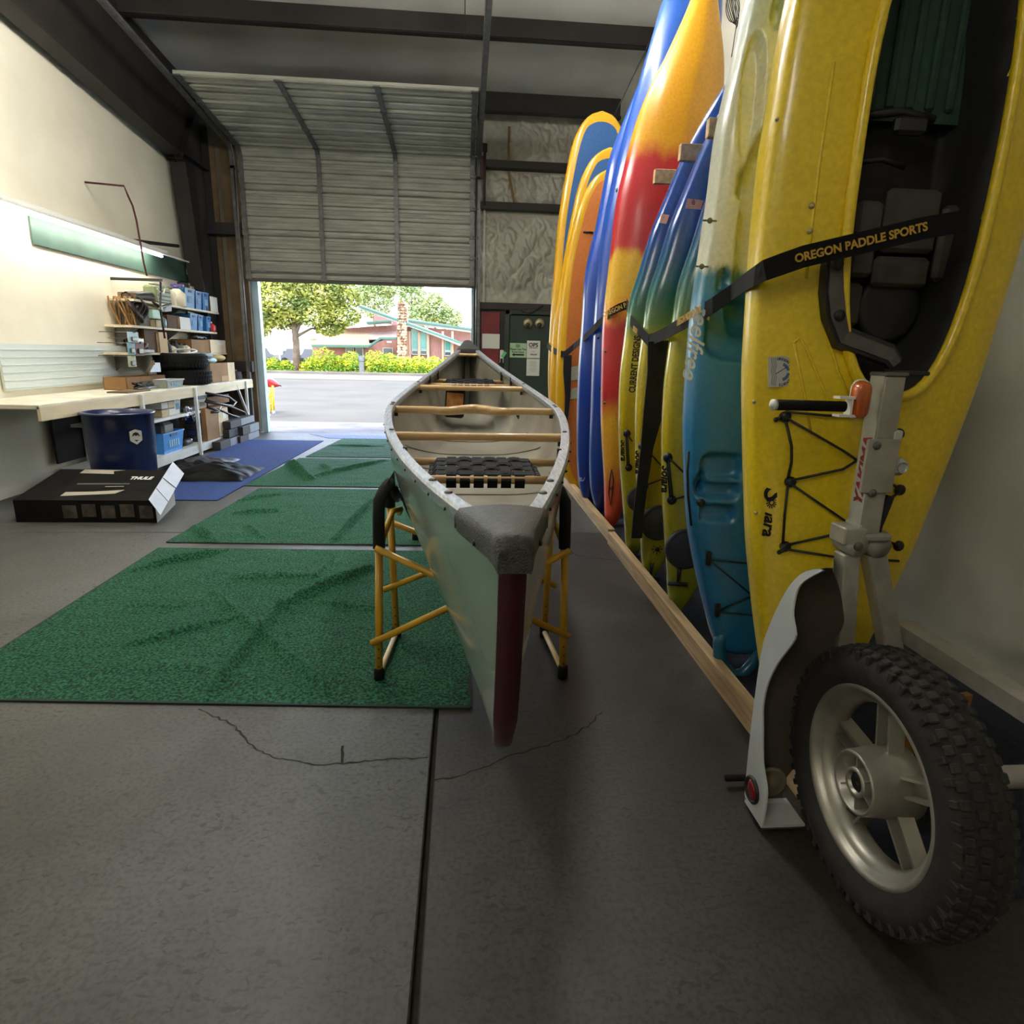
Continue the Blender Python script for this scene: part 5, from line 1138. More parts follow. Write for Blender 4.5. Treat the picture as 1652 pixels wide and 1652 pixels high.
for i in range(5):
    a = math.radians(172) + 2 * PI * i / 5
    a = math.radians(8) - 2 * PI * i / 5; R3 = Matrix.Rotation(a, 3, 'X'); b = MB()
    for da in (-.021, .021):
        off = R3 @ Vector((0, 0, da)); p = Vector(o) + off
        b.bar(p + R3 @ Vector((-.036, .06, 0)), p + R3 @ Vector((-.016, .192, 0)), .006, .034, up=(1, 0, 0)) if False else b.box(p + R3 @ Vector((.012, .130, 0)), (.040, .145, .007), R3)
    b.box(Vector(o) + R3 @ Vector((.024, .130, 0)), (.010, .145, .04), R3)
    b.build('spoke', alloy, wh)
# axle, frame rail, shock spring and chock behind the wheel
MB().tube([(WX + .07, WY, WZ), (1.75, WY, WZ)], .028, 14).build('axle', galv, tr)
MB().bar((1.42, .2, .50), (1.42, 1.75, .50), .07, .05).build('frame_rail', galv, tr)
b = MB(); pts = []
for i in range(140): a = i * .42; t = i / 139; c = Vector((1.20, 1.32 - .08 * t + .05, .50 - .17 * t)) ; pts.append(c + Vector((.034 * math.cos(a), .030 * math.sin(a), .015 * math.sin(a))))
b.tube(pts, .0075, 8).build('coil_spring', mat('red_spring_paint', C(150, 26, 30), .35, coat=.4), tr)
MB().tube([(1.20, 1.40, .56), (1.20, 1.26, .30)], .014, 10).build('shock_rod', steel_grey, tr)
# fender
fo = [(1.345, .852), (1.43, .812), (1.49, .752), (1.535, .672), (1.565, .602), (1.585, .54), (1.592, .46), (1.592, .33), (1.59, .23), (1.585, .14), (1.578, .05), (1.572, .022), (1.46, .012)]
fi = [(1.350, .845), (1.425, .79), (1.455, .75), (1.46, .69), (1.445, .66), (1.43, .635), (1.445, .60), (1.485, .54), (1.512, .49), (1.535, .43), (1.542, .36), (1.525, .29), (1.50, .20), (1.465, .15), (1.455, .11), (1.455, .02)]
def smooth_pts(P, n=4):
    out = []; N = len(P)
    for i in range(N - 1):
        p0, p1, p2, p3 = P[max(i - 1, 0)], P[i], P[i + 1], P[min(i + 2, N - 1)]
        for k in range(n):
            t = k / n
            out.append(tuple(.5 * ((2 * p1[c]) + (-p0[c] + p2[c]) * t + (2 * p0[c] - 5 * p1[c] + 4 * p2[c] - p3[c]) * t * t + (-p0[c] + 3 * p1[c] - 3 * p2[c] + p3[c]) * t ** 3) for c in (0, 1)))
    out.append(P[-1]); return out
FXL = .868
fm_ = mat('pale_grey_fender', C(206, 212, 214), .4, col2=C(190, 196, 198), scale=5, coat=.2); fd = mat('dark_fender_inside', C(66, 58, 50), .85, col2=C(84, 74, 64), scale=5)  # inside sheet is a darker brown than the shell
so, si = smooth_pts(fo[:-1], 4) + [fo[-1]], smooth_pts(fi, 3)
def along(P, t):
    L = [0];
    for i in range(len(P) - 1): L.append(L[-1] + math.hypot(P[i + 1][0] - P[i][0], P[i + 1][1] - P[i][1]))
    d = t * L[-1]
    for i in range(len(P) - 1):
        if L[i + 1] >= d: f = (d - L[i]) / max(1e-9, L[i + 1] - L[i]); return (P[i][0] + (P[i + 1][0] - P[i][0]) * f, P[i][1] + (P[i + 1][1] - P[i][1]) * f)
    return P[-1]
n = 60; b = MB(); vs = []
# pair skirt edges by height so strips stay level
def edge_at_z(P, z):
    best = None
    for i in range(len(P) - 1):
        z0, z1 = P[i][1], P[i + 1][1]
        if (z0 - z) * (z1 - z) <= 0 and abs(z1 - z0) > 1e-6: return P[i][0] + (P[i + 1][0] - P[i][0]) * (z - z0) / (z1 - z0)
    return P[0][0] if z > P[0][1] else P[-1][0]
zs = [.02 + (.842 - .02) * i / n for i in range(n + 1)]
for z in zs:
    yo, yi = edge_at_z(so, z), edge_at_z(si, z)
    if yi > yo - .002: yi = yo - .002
    for x in (FXL, FXL + .005): vs += [(x, yo, z), (x, yi, z)]
for i in range(n):
    a, c = i * 4, i * 4 + 4; b.add([vs[a], vs[a + 1], vs[c + 1], vs[c]], [(0, 1, 2, 3)]); b.add([vs[a + 2], vs[a + 3], vs[c + 3], vs[c + 2]], [(0, 1, 2, 3)]); b.add([vs[a + 1], vs[a + 3], vs[c + 3], vs[c + 1]], [(0, 1, 2, 3)])
fe = b.build('fender', fm_, tr)
def xr_(z): return cat_interp([(0, .985), (.10, 1.0), (.2, 1.10), (.4, 1.10), (.52, 1.075), (.60, 1.085), (.66, 1.06), (.74, 1.01), (.80, .955), (.852, .885)], z)[0]
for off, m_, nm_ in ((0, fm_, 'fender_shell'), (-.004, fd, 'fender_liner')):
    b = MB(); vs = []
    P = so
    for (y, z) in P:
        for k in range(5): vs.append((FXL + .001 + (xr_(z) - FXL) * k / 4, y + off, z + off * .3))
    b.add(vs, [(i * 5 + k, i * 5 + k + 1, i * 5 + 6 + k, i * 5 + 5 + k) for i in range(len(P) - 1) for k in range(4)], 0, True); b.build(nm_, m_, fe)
b = MB().box(((FXL + 1.0) / 2, 1.515, .016), (1.0 - FXL, .11, .008)); b.build('bottom_flange', fm_, fe)
MB().lathe([(.055, 0), (.058, .01), (.05, .018), (.045, .012), (.02, .03), (.0005, .032)], (.925, 1.545, .075), 'Y', 28).build('lamp_back', black, fe) if False else MB().lathe([(.05, 0), (.052, -.012), (.044, -.018), (.04, -.010), (.018, -.03), (.0005, -.03)], (.935, 1.572, .085), 'Y', 28).build('lamp_back', mat('dirty_lamp_back', C(130, 118, 92), .6), fe)
# red side reflector on the skirt
rc = Vector((FXL, 1.532, .085))
MB().lathe([(.040, 0), (.041, -.006), (.036, -.010), (.032, -.007), (.031, -.004)], rc, 'X', 32, cap=False).build('reflector_ring', black, fe)
MB().lathe([(.032, -.001), (.030, -.007), (.015, -.009), (.0005, -.0095)], rc, 'X', 28).build('red_reflector', mat('red_lens', C(150, 24, 36), .15, col2=C(120, 16, 28), scale=200, coat=.5), fe)
p = at(1185, 1255, 1.66); MB().tube([(p.x - .03, 1.66, p.z), (p.x + .16, 1.66, p.z)], .0105, 14).build('peg_handle', rubber, tr)
# mast: square tube, lower leg, second leg, pivot, bracket
PY = 1.66
def pq(px, py, dy=0.): return at(px, py, PY + dy)
def box_beam(p, q_, wx, wy, m, nm, parent=tr):
    d = (q_ - p).normalized(); y = Vector((0, 1, 0)); y = (y - d * y.dot(d)).normalized(); x = y.cross(d)
    R3 = Matrix((x, y, d)).transposed(); return MB().box((p + q_) / 2, (wx, wy, (q_ - p).length), R3, bev=.004).build(nm, m, parent), R3
T0, T1 = pq(1434, 606, .034), pq(1392, 858, .034)
mast, RMm = box_beam(T0, T1, .062, .064, galv, 'mast')
# mast side face painted paler to show door light, with lettering
def mast_p(f, dx, dy): return T0.lerp(T1, f) + RMm @ Vector((-dx, dy, 0))
sp_ = MB().prism([mast_p(.0, -.0315, -.03), mast_p(.0, -.0315, .03), mast_p(1., -.0315, .03), mast_p(1., -.0315, -.03)], RMm @ Vector((.0015, 0, 0))).build('lit_side_face', whitealu, mast)
axd = (T0 - T1).normalized(); nL = RMm @ Vector((1, 0, 0))
text('YAKIMA', .05, frame(mast_p(.60, -.0335, -.004), axd, nL), mat('dark_red_print', C(128, 18, 36), .5), mast, shear=.3, sx=1.1, bold=.002)
cap = MB().box(T0 + axd * .004, (.07, .072, .012), RMm, bev=.003).build('mast_cap', steel_grey, mast)
MB().box(T0 + axd * .008 + Vector((.05, 0, 0)), (.10, .06, .012), bev=.003).build('cap_strap', black, mast)
bk = MB(); c = pq(1411, 752, .0); bk.box(c + Vector((.012, -.004, 0)), (.098, .010, .155), RMm, bev=.003); bk.box(mast_p(.56, -.036, -.024), (.004, .022, .155), RMm); bkt = bk.build('bracket_plate', galv, tr)
for px, py in ((1413, 719), (1406, 795)): MB().lathe([(.012, 0), (.012, -.006), (.006, -.010), (.0005, -.010)], pq(px, py, -.004), 'Y', 14).build('bolt', steel_grey, bkt)
b = MB(); c = pq(1446, 752, .02); b.box(c, (.04, .05, .05), bev=.01); b.lathe([(.016, -.03), (.016, -.026), (.012, -.026), (.012, -.01)], c, 'Y', 16, cap=False); b.box(pq(1442, 702, .02), (.03, .04, .03), bev=.004).build('clamp', whitealu, tr)
# pivot
c = pq(1381, 880, .0); pv = MB(); pv.lathe([(.033, -.008), (.033, .07)], c, 'Y', 28); pv.box(c + Vector((-.012, .03, .028)), (.066, .078, .052), RMm, bev=.004); pv.box(c + Vector((.06, .03, .022)), (.10, .07, .03), bev=.01); pvt = pv.build('pivot_block', galv, tr)
MB().lathe([(.013, -.008), (.013, -.014), (.007, -.018), (.0005, -.018)], c, 'Y', 14).build('pivot_bolt', mat('rusty_bolt', C(110, 96, 84), .5, .6), pvt)
MB().box(mast_p(1.02, -.033, 0), (.006, .07, .075), RMm).build('pivot_cheek', whitealu, pvt)
leg1, _R = box_beam(pq(1367, 890, .034), pq(1352, 1160, .034), .052, .056, galv, 'lower_leg')
MB().prism([pq(1345, 900, .004) , pq(1345, 900, .064), pq(1330, 1160, .064), pq(1330, 1160, .004)], (-.0015, 0, 0)).build('leg_side', whitealu, leg1)
leg2, _R2 = box_beam(pq(1408, 890, .045), pq(1450, 1120, .045), .060, .050, galv, 'second_leg')
MB().lathe([(.036, 0), (.036, .05)], pq(1420, 882, .012), 'Y', 20).build('leg_boss', galv, leg2)
b = MB(); b.tube([pq(1436, 800, .02), pq(1425, 825, .02), pq(1417, 848, .02), pq(1413, 868, .02)], [.012, .014, .012, .010], 8).build('frayed_strap', blackcloth, tr)
# foot that stands on the floor, hidden behind the fender
f1 = pq(1352, 1160, .034); MB().tube([f1, (f1.x, f1.y, .02)], .022, 10).lathe([(.05, 0), (.05, .02)], (f1.x, f1.y, 0), 'Z', 16).build('mast_foot', galv, tr)
f2 = pq(1450, 1120, .045); MB().tube([f2, (f2.x + .05, f2.y, .49)], .02, 10).build('leg_stub', galv, tr)
# amber marker lamp and black pull handle
lc = pq(1391, 646, -.012); am = mat('amber_lens', C(196, 96, 22), .15, col2=C(176, 80, 16), scale=20, coat=.8)
def stad(c, w_, h_, y, n_=10):
    r_ = w_ / 2; P = []
    for i in range(n_ + 1): a = PI * i / n_; P.append(c + RMm @ Vector((r_ * math.cos(a), 0, h_ / 2 - r_ + r_ * math.sin(a))) + Vector((0, y, 0)))
    for i in range(n_ + 1): a = PI + PI * i / n_; P.append(c + RMm @ Vector((r_ * math.cos(a), 0, -h_ / 2 + r_ + r_ * math.sin(a))) + Vector((0, y, 0)))
    return P
lampo = MB().prism(stad(lc + Vector((.014, 0, 0)), .052, .112, .03), (0, .012, 0)).build('lamp_base', white, tr)
b = MB(); A1, A2, A3 = stad(lc + Vector((.008, 0, 0)), .05, .106, .03), stad(lc, .044, .100, -.004), stad(lc + Vector((-.001, 0, 0)), .030, .086, -.012); m_ = len(A1)
b.add(A1 + A2 + A3, [(i, (i + 1) % m_, m_ + (i + 1) % m_, m_ + i) for i in range(m_)] + [(m_ + i, m_ + (i + 1) % m_, 2 * m_ + (i + 1) % m_, 2 * m_ + i) for i in range(m_)] + [tuple(range(2 * m_, 3 * m_))], 0, True); b.build('amber_lens', am, lampo)
h0, h1 = pq(1252, 653, -.02), pq(1362, 656, -.02)
hb = MB().tube([h0, h1], .0145, 18).build('pull_handle', rubber, tr)
MB().lathe([(.0148, -.012), (.0145, .0), (.008, -.016), (.0005, -.017)], h0, 'X', 18).build('handle_end', white, hb)
b = MB(); a0, a1 = pq(1350, 641, -.005), pq(1384, 642, 0); b.bar(a0, a1, .03, .007); a0, a1 = pq(1348, 670, -.005), pq(1384, 671, 0); b.bar(a0, a1, .03, .007); b.box(pq(1369, 656, 0), (.006, .03, .05)); b.build('handle_bracket', white, hb)
t = one(MB().box((1.40, 1.55, .18), (.30, .02, .36), Matrix.Rotation(.25, 3, 'Z')), 'plywood_offcut', mat('orange_plywood', C(176, 124, 62), .7, col2=C(150, 100, 48), scale=5, stretch=(1, 1, 8)), 'orange-brown plywood offcut on the floor behind the alloy wheel', 'board')
# ------------------------------------------------------------------ left wall: bench, shelves and what they carry
RT = RM.transposed()
def proj(p): c = RT @ (Vector(p) - Vector((0, 0, EYE))); return (826 - F * c.x / c.z, 826 + F * c.y / c.z, -c.z)
def yx(px, X, z):
    lo, hi = 4.5, 10.4
    for _ in range(40):
        m_ = (lo + hi) / 2
        if proj((X, m_, z))[0] < px: lo = m_
        else: hi = m_
    return (lo + hi) / 2
def span(px0, px1, X, z): return yx(px0, X, z), yx(px1, X, z)
def hpx(n, Y): return n * (Y * .98 + .1) / 1000
# workbench
wbm = mat('scuffed_white_laminate', C(226, 220, 200), .5, col2=C(204, 196, 174), scale=5); legm = mat('white_angle_iron', C(214, 216, 212), .4, col2=C(196, 198, 194), scale=6)
XB, ZB = -3.34, .86
bn = thing('workbench', (-3.68, 7.9, 0), 'long white workbench along the left wall with angle iron legs', 'workbench')
MB().box((-3.66, 7.75, ZB - .02), (.66, 5.1, .04), bev=.006).build('bench_top', wbm, bn)
MB().box((XB + .0, 7.75, ZB - .075), (.025, 5.1, .11)).build('front_rail', mat('worn_front_board', C(222, 206, 168), .6, col2=C(204, 190, 158), scale=4, stretch=(4, .6, 4)), bn)
MB().box((-3.66, 7.42, .53), (.62, 1.7, .03)).build('under_shelf', legm, bn); MB().box((-3.66, 7.8, .12), (.62, 2.9, .03)).box((XB, 7.8, .085), (.02, 2.9, .10)).build('bottom_shelf', legm, bn)
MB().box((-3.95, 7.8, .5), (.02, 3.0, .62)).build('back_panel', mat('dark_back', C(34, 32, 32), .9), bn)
for px in (234, 318.5, 399): 
    y = yx(px, XB + .02, .5); MB().bar((XB + .02, y, 0), (XB + .02, y, ZB - .02), .035, .035, up=(0, 1, 0)).build('leg', legm, bn)
for px in (234, 318.5, 399): y = yx(px, XB + .02, .5); MB().bar((-3.92, y, 0), (-3.92, y, ZB - .02), .035, .035, up=(0, 1, 0)).build('leg', legm, bn)
MB().bar((XB + .0, 9.6, .8), (-3.3, 10.1, .06), .03, .02).build('brace', legm, bn); MB().bar((-3.6, 8.9, .8), (-3.5, 9.15, .35), .03, .02).build('brace', legm, bn)
# wall shelves
def shelf(z, px0, px1, label, X=-3.70):
    y0, y1 = span(px0, px1, X, z); t = thing('shelf_board', (-3.84, (y0 + y1) / 2, z - .03), label, 'shelf', 'wooden wall shelves over the workbench')
    MB().box((-3.845, (y0 + y1) / 2, z - .0125), (.29, y1 - y0, .025)).build('board', woodX, t)
    for f in (.08, .5, .92):
        y = y0 + (y1 - y0) * f; MB().prism([(-3.985, y - .01, z - .026), (-3.72, y - .01, z - .026), (-3.985, y - .01, z - .22)], (0, .02, 0)).build('bracket', steel_grey, t)
    return y0, y1
Z1, Z2, Z3 = 1.84, 1.55, 1.25
shelf(Z1, 216, 353, 'top wooden wall shelf over the workbench'); shelf(Z2, 212, 350, 'middle wooden wall shelf over the workbench'); shelf(Z3, 206, 366, 'lowest wooden wall shelf over the workbench')
cnt = {}
def item(name, px0, px1, hp, zb, m, label, cat, X=-3.71, dep=.24, bev=.006, group=None, build=None, up=0):
    y0, y1 = span(px0, px1, X, zb); ym = (y0 + y1) / 2; h_ = hpx(hp, ym); c = Vector((X - dep / 2, ym, zb + up)); t = thing(name, c, label, cat, group)
    if build: build(t, c, y1 - y0, h_, dep)
    else: MB().box(c + Vector((0, 0, h_ / 2)), (dep, y1 - y0, h_), bev=bev).build('body', m, t)
    return t
def b_carton(m=card, front=None, flaps=False, lblm=None):
    def f(t, c, w_, h_, d):
        b = MB(); th = .006
        b.box(c + Vector((0, 0, th / 2)), (d, w_, th)); b.box(c + Vector((d / 2 - th / 2, 0, h_ / 2)), (th, w_, h_)); b.box(c + Vector((-d / 2 + th / 2, 0, h_ / 2)), (th, w_, h_))
        b.box(c + Vector((0, w_ / 2 - th / 2, h_ / 2)), (d, th, h_)); b.box(c + Vector((0, -w_ / 2 + th / 2, h_ / 2)), (d, th, h_))
        if not flaps: b.box(c + Vector((0, 0, h_ - th / 2)), (d, w_, th))
        b.build('carton', m, t)
        if front: MB().box(c + Vector((d / 2 + .001, w_ * .0, h_ / 2)), (.003, w_ * .98, h_ * .96)).build('printed_side', front, t)
        if lblm: MB().box(c + Vector((d / 2 + .003, w_ * .1, h_ * .7)), (.003, w_ * .4, h_ * .22)).build('shipping_label', lblm, t)
    return f
def b_basket(m):
    def f(t, c, w_, h_, d):
        b = MB(); th = .006
        for sx in (-1, 1):
            b.prism([c + Vector((sx * d * .42, -w_ * .42, 0)), c + Vector((sx * d * .42, w_ * .42, 0)), c + Vector((sx * d * .5, w_ * .49, h_)), c + Vector((sx * d * .5, -w_ * .49, h_))], (-sx * th, 0, 0))
            b.prism([c + Vector((-d * .42, sx * w_ * .42, 0)), c + Vector((d * .42, sx * w_ * .42, 0)), c + Vector((d * .5, sx * w_ * .49, h_)), c + Vector((-d * .5, sx * w_ * .49, h_))], (0, -sx * th, 0))
        b.box(c + Vector((0, 0, .004)), (d * .84, w_ * .84, .008)); b.box(c + Vector((d * .5, 0, h_ - .008)), (.012, w_, .016)); b.build('bin', m, t)
        s_ = MB(); s_.box(c + Vector((d * .497, 0, h_ * .86)), (.008, w_ * .32, h_ * .12)); s_.build('grip_slot', mat('slot_blue', C(24, 62, 104), .6), t)
        l_ = MB()
        for i in range(5): l_.box(c + Vector((d * .475, w_ * (-.2 + .1 * i), h_ * .45)), (.012, w_ * .035, h_ * .34))
        l_.build('vent_slot', mat('pale_slot', C(150, 190, 214), .6), t)
    return f
def b_bottle(m, capm, taper=.5, handle=False):
    def f(t, c, w_, h_, d):
        r = w_ / 2; MB().lathe([(r * .94, 0), (r, .01), (r, h_ * .62), (r * taper, h_ * .80), (r * .3, h_ * .86)], c, 'Z', 16).build('bottle', m, t)
        b = MB(); b.lathe([(r * .38, h_ * .84), (r * .38, h_)], c, 'Z', 12)
        if handle: b.box(c + Vector((.02, 0, h_ * 1.0)), (r * 1.5, r * .6, h_ * .14), bev=.006); b.box(c + Vector((r * .7, 0, h_ * .9)), (.01, .012, h_ * .16))
        b.build('cap', capm, t)
    return f
bluebin = mat('blue_plastic_bin', C(52, 120, 178), .4, col2=C(44, 108, 166), scale=4)
purple = mat('purple_plastic', C(72, 56, 120), .4); olive = mat('olive_plastic', C(132, 140, 104), .5, col2=C(116, 124, 90), scale=4); cream = mat('cream_plastic', C(222, 214, 188), .5)
darkish = mat('dark_grey_stuff', C(44, 44, 48), .7, col2=C(60, 60, 62), scale=12); brownbox = mat('deep_brown_carton', C(92, 62, 36), .8, col2=C(78, 52, 30), scale=5)
# top shelf
def b_bag(t, c, w_, h_, d):
    def fn(u, v):
        a = 2 * PI * v; r = (.55 + .45 * u) * h_ * .5 * (1 if u < .98 else .2); return c + Vector((r * 1.3 * math.cos(a), w_ * (u - .5), r * 1.0 * math.sin(a) + r + .01 * nz(u * 4, v * 7)))
    MB().grid(fn, 16, 20).build('sack', black, t); MB().box(c + Vector((.0, -w_ * .45, h_ * .28)), (.2, .02, h_ * .5), bev=.01).build('sack_end', plyw, t)
item('black_bag', 218, 256, 17, Z1, None, 'black plastic sack rolled up at the left end of the top shelf', 'bag', dep=.2, build=b_bag)
def b_jug(t, c, w_, h_, d):
    MB().box(c + Vector((0, 0, h_ * .44)), (d * .8, w_, h_ * .88), bev=.02).build('tank', olive, t); MB().box(c + Vector((0, -w_ * .15, h_ * .97)), (d * .4, w_ * .3, h_ * .04)).box(c + Vector((0, w_ * .2, h_ * .92)), (d * .3, w_ * .4, h_ * .10), bev=.01).build('handle', olive, t)
    b = MB()
    for z in (.2, .4, .62): b.box(c + Vector((d * .4, 0, h_ * z)), (.012, w_ * .8, h_ * .06))
    b.build('dark_rib', mat('dark_olive', C(62, 68, 46), .6), t)
item('jerry_can', 257, 281, 28, Z1, None, 'olive green jerry can on the top shelf', 'container', dep=.2, build=b_jug)
item('white_jug', 281, 288, 27, Z1, None, 'tall white jug with brown handle beside the olive can', 'container', dep=.12, build=b_bottle(cream, plyw))
item('spray_bottle', 289, 300, 30, Z1, None, 'white spray bottle with purple neck on the top shelf, left one', 'bottle', dep=.12, build=b_bottle(cream, purple, .5, True))
item('spray_bottle', 300, 310, 35, Z1, None, 'spray bottle with black trigger behind the blue bins of the top shelf', 'bottle', X=-3.82, dep=.12, build=b_bottle(purple, black, .5, True))
item('carton', 309, 331, 34, Z1, None, 'brown carton behind the blue bins on the top shelf', 'box', X=-3.86, dep=.12, build=b_carton(card, palecard))
for (a, c_, h_), nm_ in zip(((301, 317, 28), (318, 328, 26), (329, 339, 26)), ('left', 'middle', 'right')):
    item('blue_bin', a, c_, h_, Z1, None, 'tall blue storage bin on the top shelf, %s of three' % nm_, 'bin', dep=.24, group='blue bins on the top shelf', build=b_basket(bluebin))
item('magazine_box', 340, 352, 22, Z1, None, 'brown and white folder box at the right end of the top shelf', 'box', dep=.2, build=b_carton(card, paper))
# middle shelf
item('grey_parcel', 226, 250, 15, Z2, mat('grey_parcel', C(120, 116, 110), .8), 'grey parcel under the lime green box on the middle shelf', 'box', dep=.2, X=-3.76)
item('lime_box', 234, 249, 9, Z2, mat('lime_green_card', C(126, 140, 30), .7), 'lime green box lying on the middle shelf', 'box', dep=.16, up=.145, X=-3.76)
item('mint_pack', 249, 261, 13, Z2, mat('mint_pack', C(190, 222, 206), .6), 'mint green pack beside the lime green box', 'box', dep=.12, up=.10)
item('small_carton', 252, 261, 11, Z2, None, 'small pale carton on the middle shelf', 'box', dep=.14, X=-3.70, build=b_carton(palecard))
item('clear_jar', 263, 271, 20, Z2, mat('grey_jar', C(110, 128, 134), .3), 'grey blue jar beside the printed carton on the middle shelf', 'jar', dep=.1, build=b_bottle(mat('grey_jar', C(110, 128, 134), .3), white))
item('carton', 271, 291, 20, Z2, None, 'dark brown carton on the middle shelf', 'box', dep=.26, X=-3.72, build=b_carton(brownbox))
item('carton', 291, 308, 18, Z2, None, 'carton with a pale printed side on the middle shelf', 'box', dep=.2, X=-3.70, build=b_carton(palecard, paper))
for (a, c_, h_), nm_ in zip(((309, 321, 24), (322, 330, 23), (335, 342, 22)), ('left', 'middle', 'right')):
    item('blue_bin', a, c_, h_, Z2, None, 'tall blue storage bin on the middle shelf, %s of three' % nm_, 'bin', dep=.24, group='blue bins on the middle shelf', build=b_basket(bluebin))
item('red_bottle', 343, 349, 15, Z2, None, 'small red bottle at the right end of the middle shelf', 'bottle', dep=.1, build=b_bottle(mat('red_plastic', C(190, 40, 44), .4), white))
t = item('black_brush', 308, 328, 3, Z2, None, 'black brush lying across the blue bins of the middle shelf', 'brush', X=-3.72, dep=.06, up=.215, build=lambda t, c, w_, h_, d: (MB().bar(c + Vector((0, -w_ / 2, .02)), c + Vector((0, w_ / 2, -.0)), .03, .02).build('handle', black, t), MB().box(c + Vector((0, -w_ * .4, .0)), (.04, w_ * .25, .03), bev=.005).build('bristle', darkish, t)))
# lowest shelf
item('carton', 236, 258, 35, Z3, None, 'tall dark brown carton at the left of the lowest shelf', 'box', X=-3.74, dep=.24, build=b_carton(brownbox))
item('carton', 259, 272, 30, Z3, None, 'pale narrow carton beside the dark one on the lowest shelf', 'box', X=-3.71, dep=.2, build=b_carton(palecard, mat('beige_print', C(206, 180, 138), .8)))
for (a, c_, h_, mm, lb) in ((274, 280, 17, darkish, 'brown dropper bottle on the lowest shelf'), (281, 287, 12, cream, 'white squat bottle on the lowest shelf'), (288, 293, 17, darkish, 'dark slim bottle on the lowest shelf'), (295, 301, 14, olive, 'green bottle behind the tyre stack on the lowest shelf'), (303, 309, 13, cream, 'pale bottle beside the long carton on the lowest shelf')):
    item('bottle', a, c_, h_, Z3, None, lb, 'bottle', dep=.1, group='bottles on the lowest shelf', build=b_bottle(mm, black))
item('carton', 310, 340, 19, Z3, None, 'long open brown carton on the lowest shelf', 'box', X=-3.72, dep=.26, build=b_carton(card, None, True))
item('carton', 340, 365, 19, Z3, None, 'open carton with printed pale side on the lowest shelf', 'box', X=-3.71, dep=.24, build=b_carton(palecard, mat('label_print', C(226, 206, 170), .8), True, paper))
item('clear_bag', 322, 346, 7, Z3, None, 'clear plastic bag spilling out of the long carton', 'bag', X=-3.76, dep=.14, up=.17, build=lambda t, c, w_, h_, d: MB().grid(lambda u, v: c + Vector((d * (u - .5), w_ * (v - .5), h_ * (.4 + .8 * abs(nz(u * 3, v * 4, 2)) + .4 * math.sin(PI * u) * math.sin(PI * v)))), 10, 16).build('film', mat('clear_film', C(190, 200, 206), .2), t))
item('small_tools', 228, 250, 14, Z3, None, 'cluster of pale hand tools in a tray on the lowest shelf', 'tools', X=-3.66, dep=.12, build=lambda t, c, w_, h_, d: (MB().box(c + Vector((0, 0, .02)), (d, w_, .04), bev=.005).build('tray', steel_grey, t), [MB().tube([c + Vector((0, w_ * f, .03)), c + Vector((.02, w_ * (f + g_), h_))], .010, 6).build('tool', steel_grey, t) for f, g_ in ((-.35, .1), (-.1, -.1), (.15, .15), (.35, -.15))]))
# things hanging on the wall
b = MB()
for i in range(9):
    pts = []
    for k in range(13): f = k / 12; pts.append(Vector((-3.86 + .08 * math.sin(i * 1.3), 0, 0)) + Vector((.03 * math.sin(i + 4 * f), yx(212 + 14 * f * (.6 + .05 * i) + 3 * math.sin(i), -3.75, 1.6), 1.86 - .5 * f * (.7 + .04 * i))))
    b.tube(pts, .010, 5)
one(b, 'rope_bundle', mat('tan_rope', C(150, 112, 66), .9), 'bundle of tan ropes hanging left of the shelves', 'rope')
b = MB()
for i in range(3):
    c = Vector((-3.74, yx(219 + 4 * i, -3.74, 1.75), 1.76 - .03 * i)); b.tube([c + Vector((.03 * math.sin(a * 2), .11 * math.cos(a), .10 * math.sin(a))) for a in [2 * PI * k / 20 for k in range(20)]], .022, 7, closed=True)
one(b, 'black_hose_coil', mat('black_brown_hose', C(40, 30, 26), .6), 'coil of dark hose hanging at the left end of the shelves', 'hose')
P = [atX(x, y, -3.45) for x, y in ((259, 455), (258.5, 500), (262, 520), (266, 546))]
t = thing('hanging_clamp', P[0], 'black hanging hook with long rod in front of the shelves', 'tool')
MB().tube(P, .012, 8).build('rod', black, t); MB().tube([atX(246, 487, -3.45), atX(259, 496, -3.45), atX(276, 490, -3.45)], [.01, .02, .012], 8).build('cross_arm', black, t)
MB().prism([atX(268, 495, -3.45), atX(277, 489, -3.45), atX(277, 502, -3.45), atX(266, 503, -3.45)], (-.03, 0, 0)).build('fin', black, t); MB().bar((-3.99, P[0].y, P[0].z + .02), (-3.43, P[0].y, P[0].z + .02), .02, .03).build('wall_arm', black, t); MB().tube([atX(253, 466, -3.45), atX(259, 472, -3.45), atX(264, 474, -3.45), atX(266, 466, -3.45)], .007, 6).build('hook', cream, t); MB().lathe([(.035, -.01), (.035, .01)], atX(259, 498, -3.44), 'X', 16).build('ring', steel_grey, t)
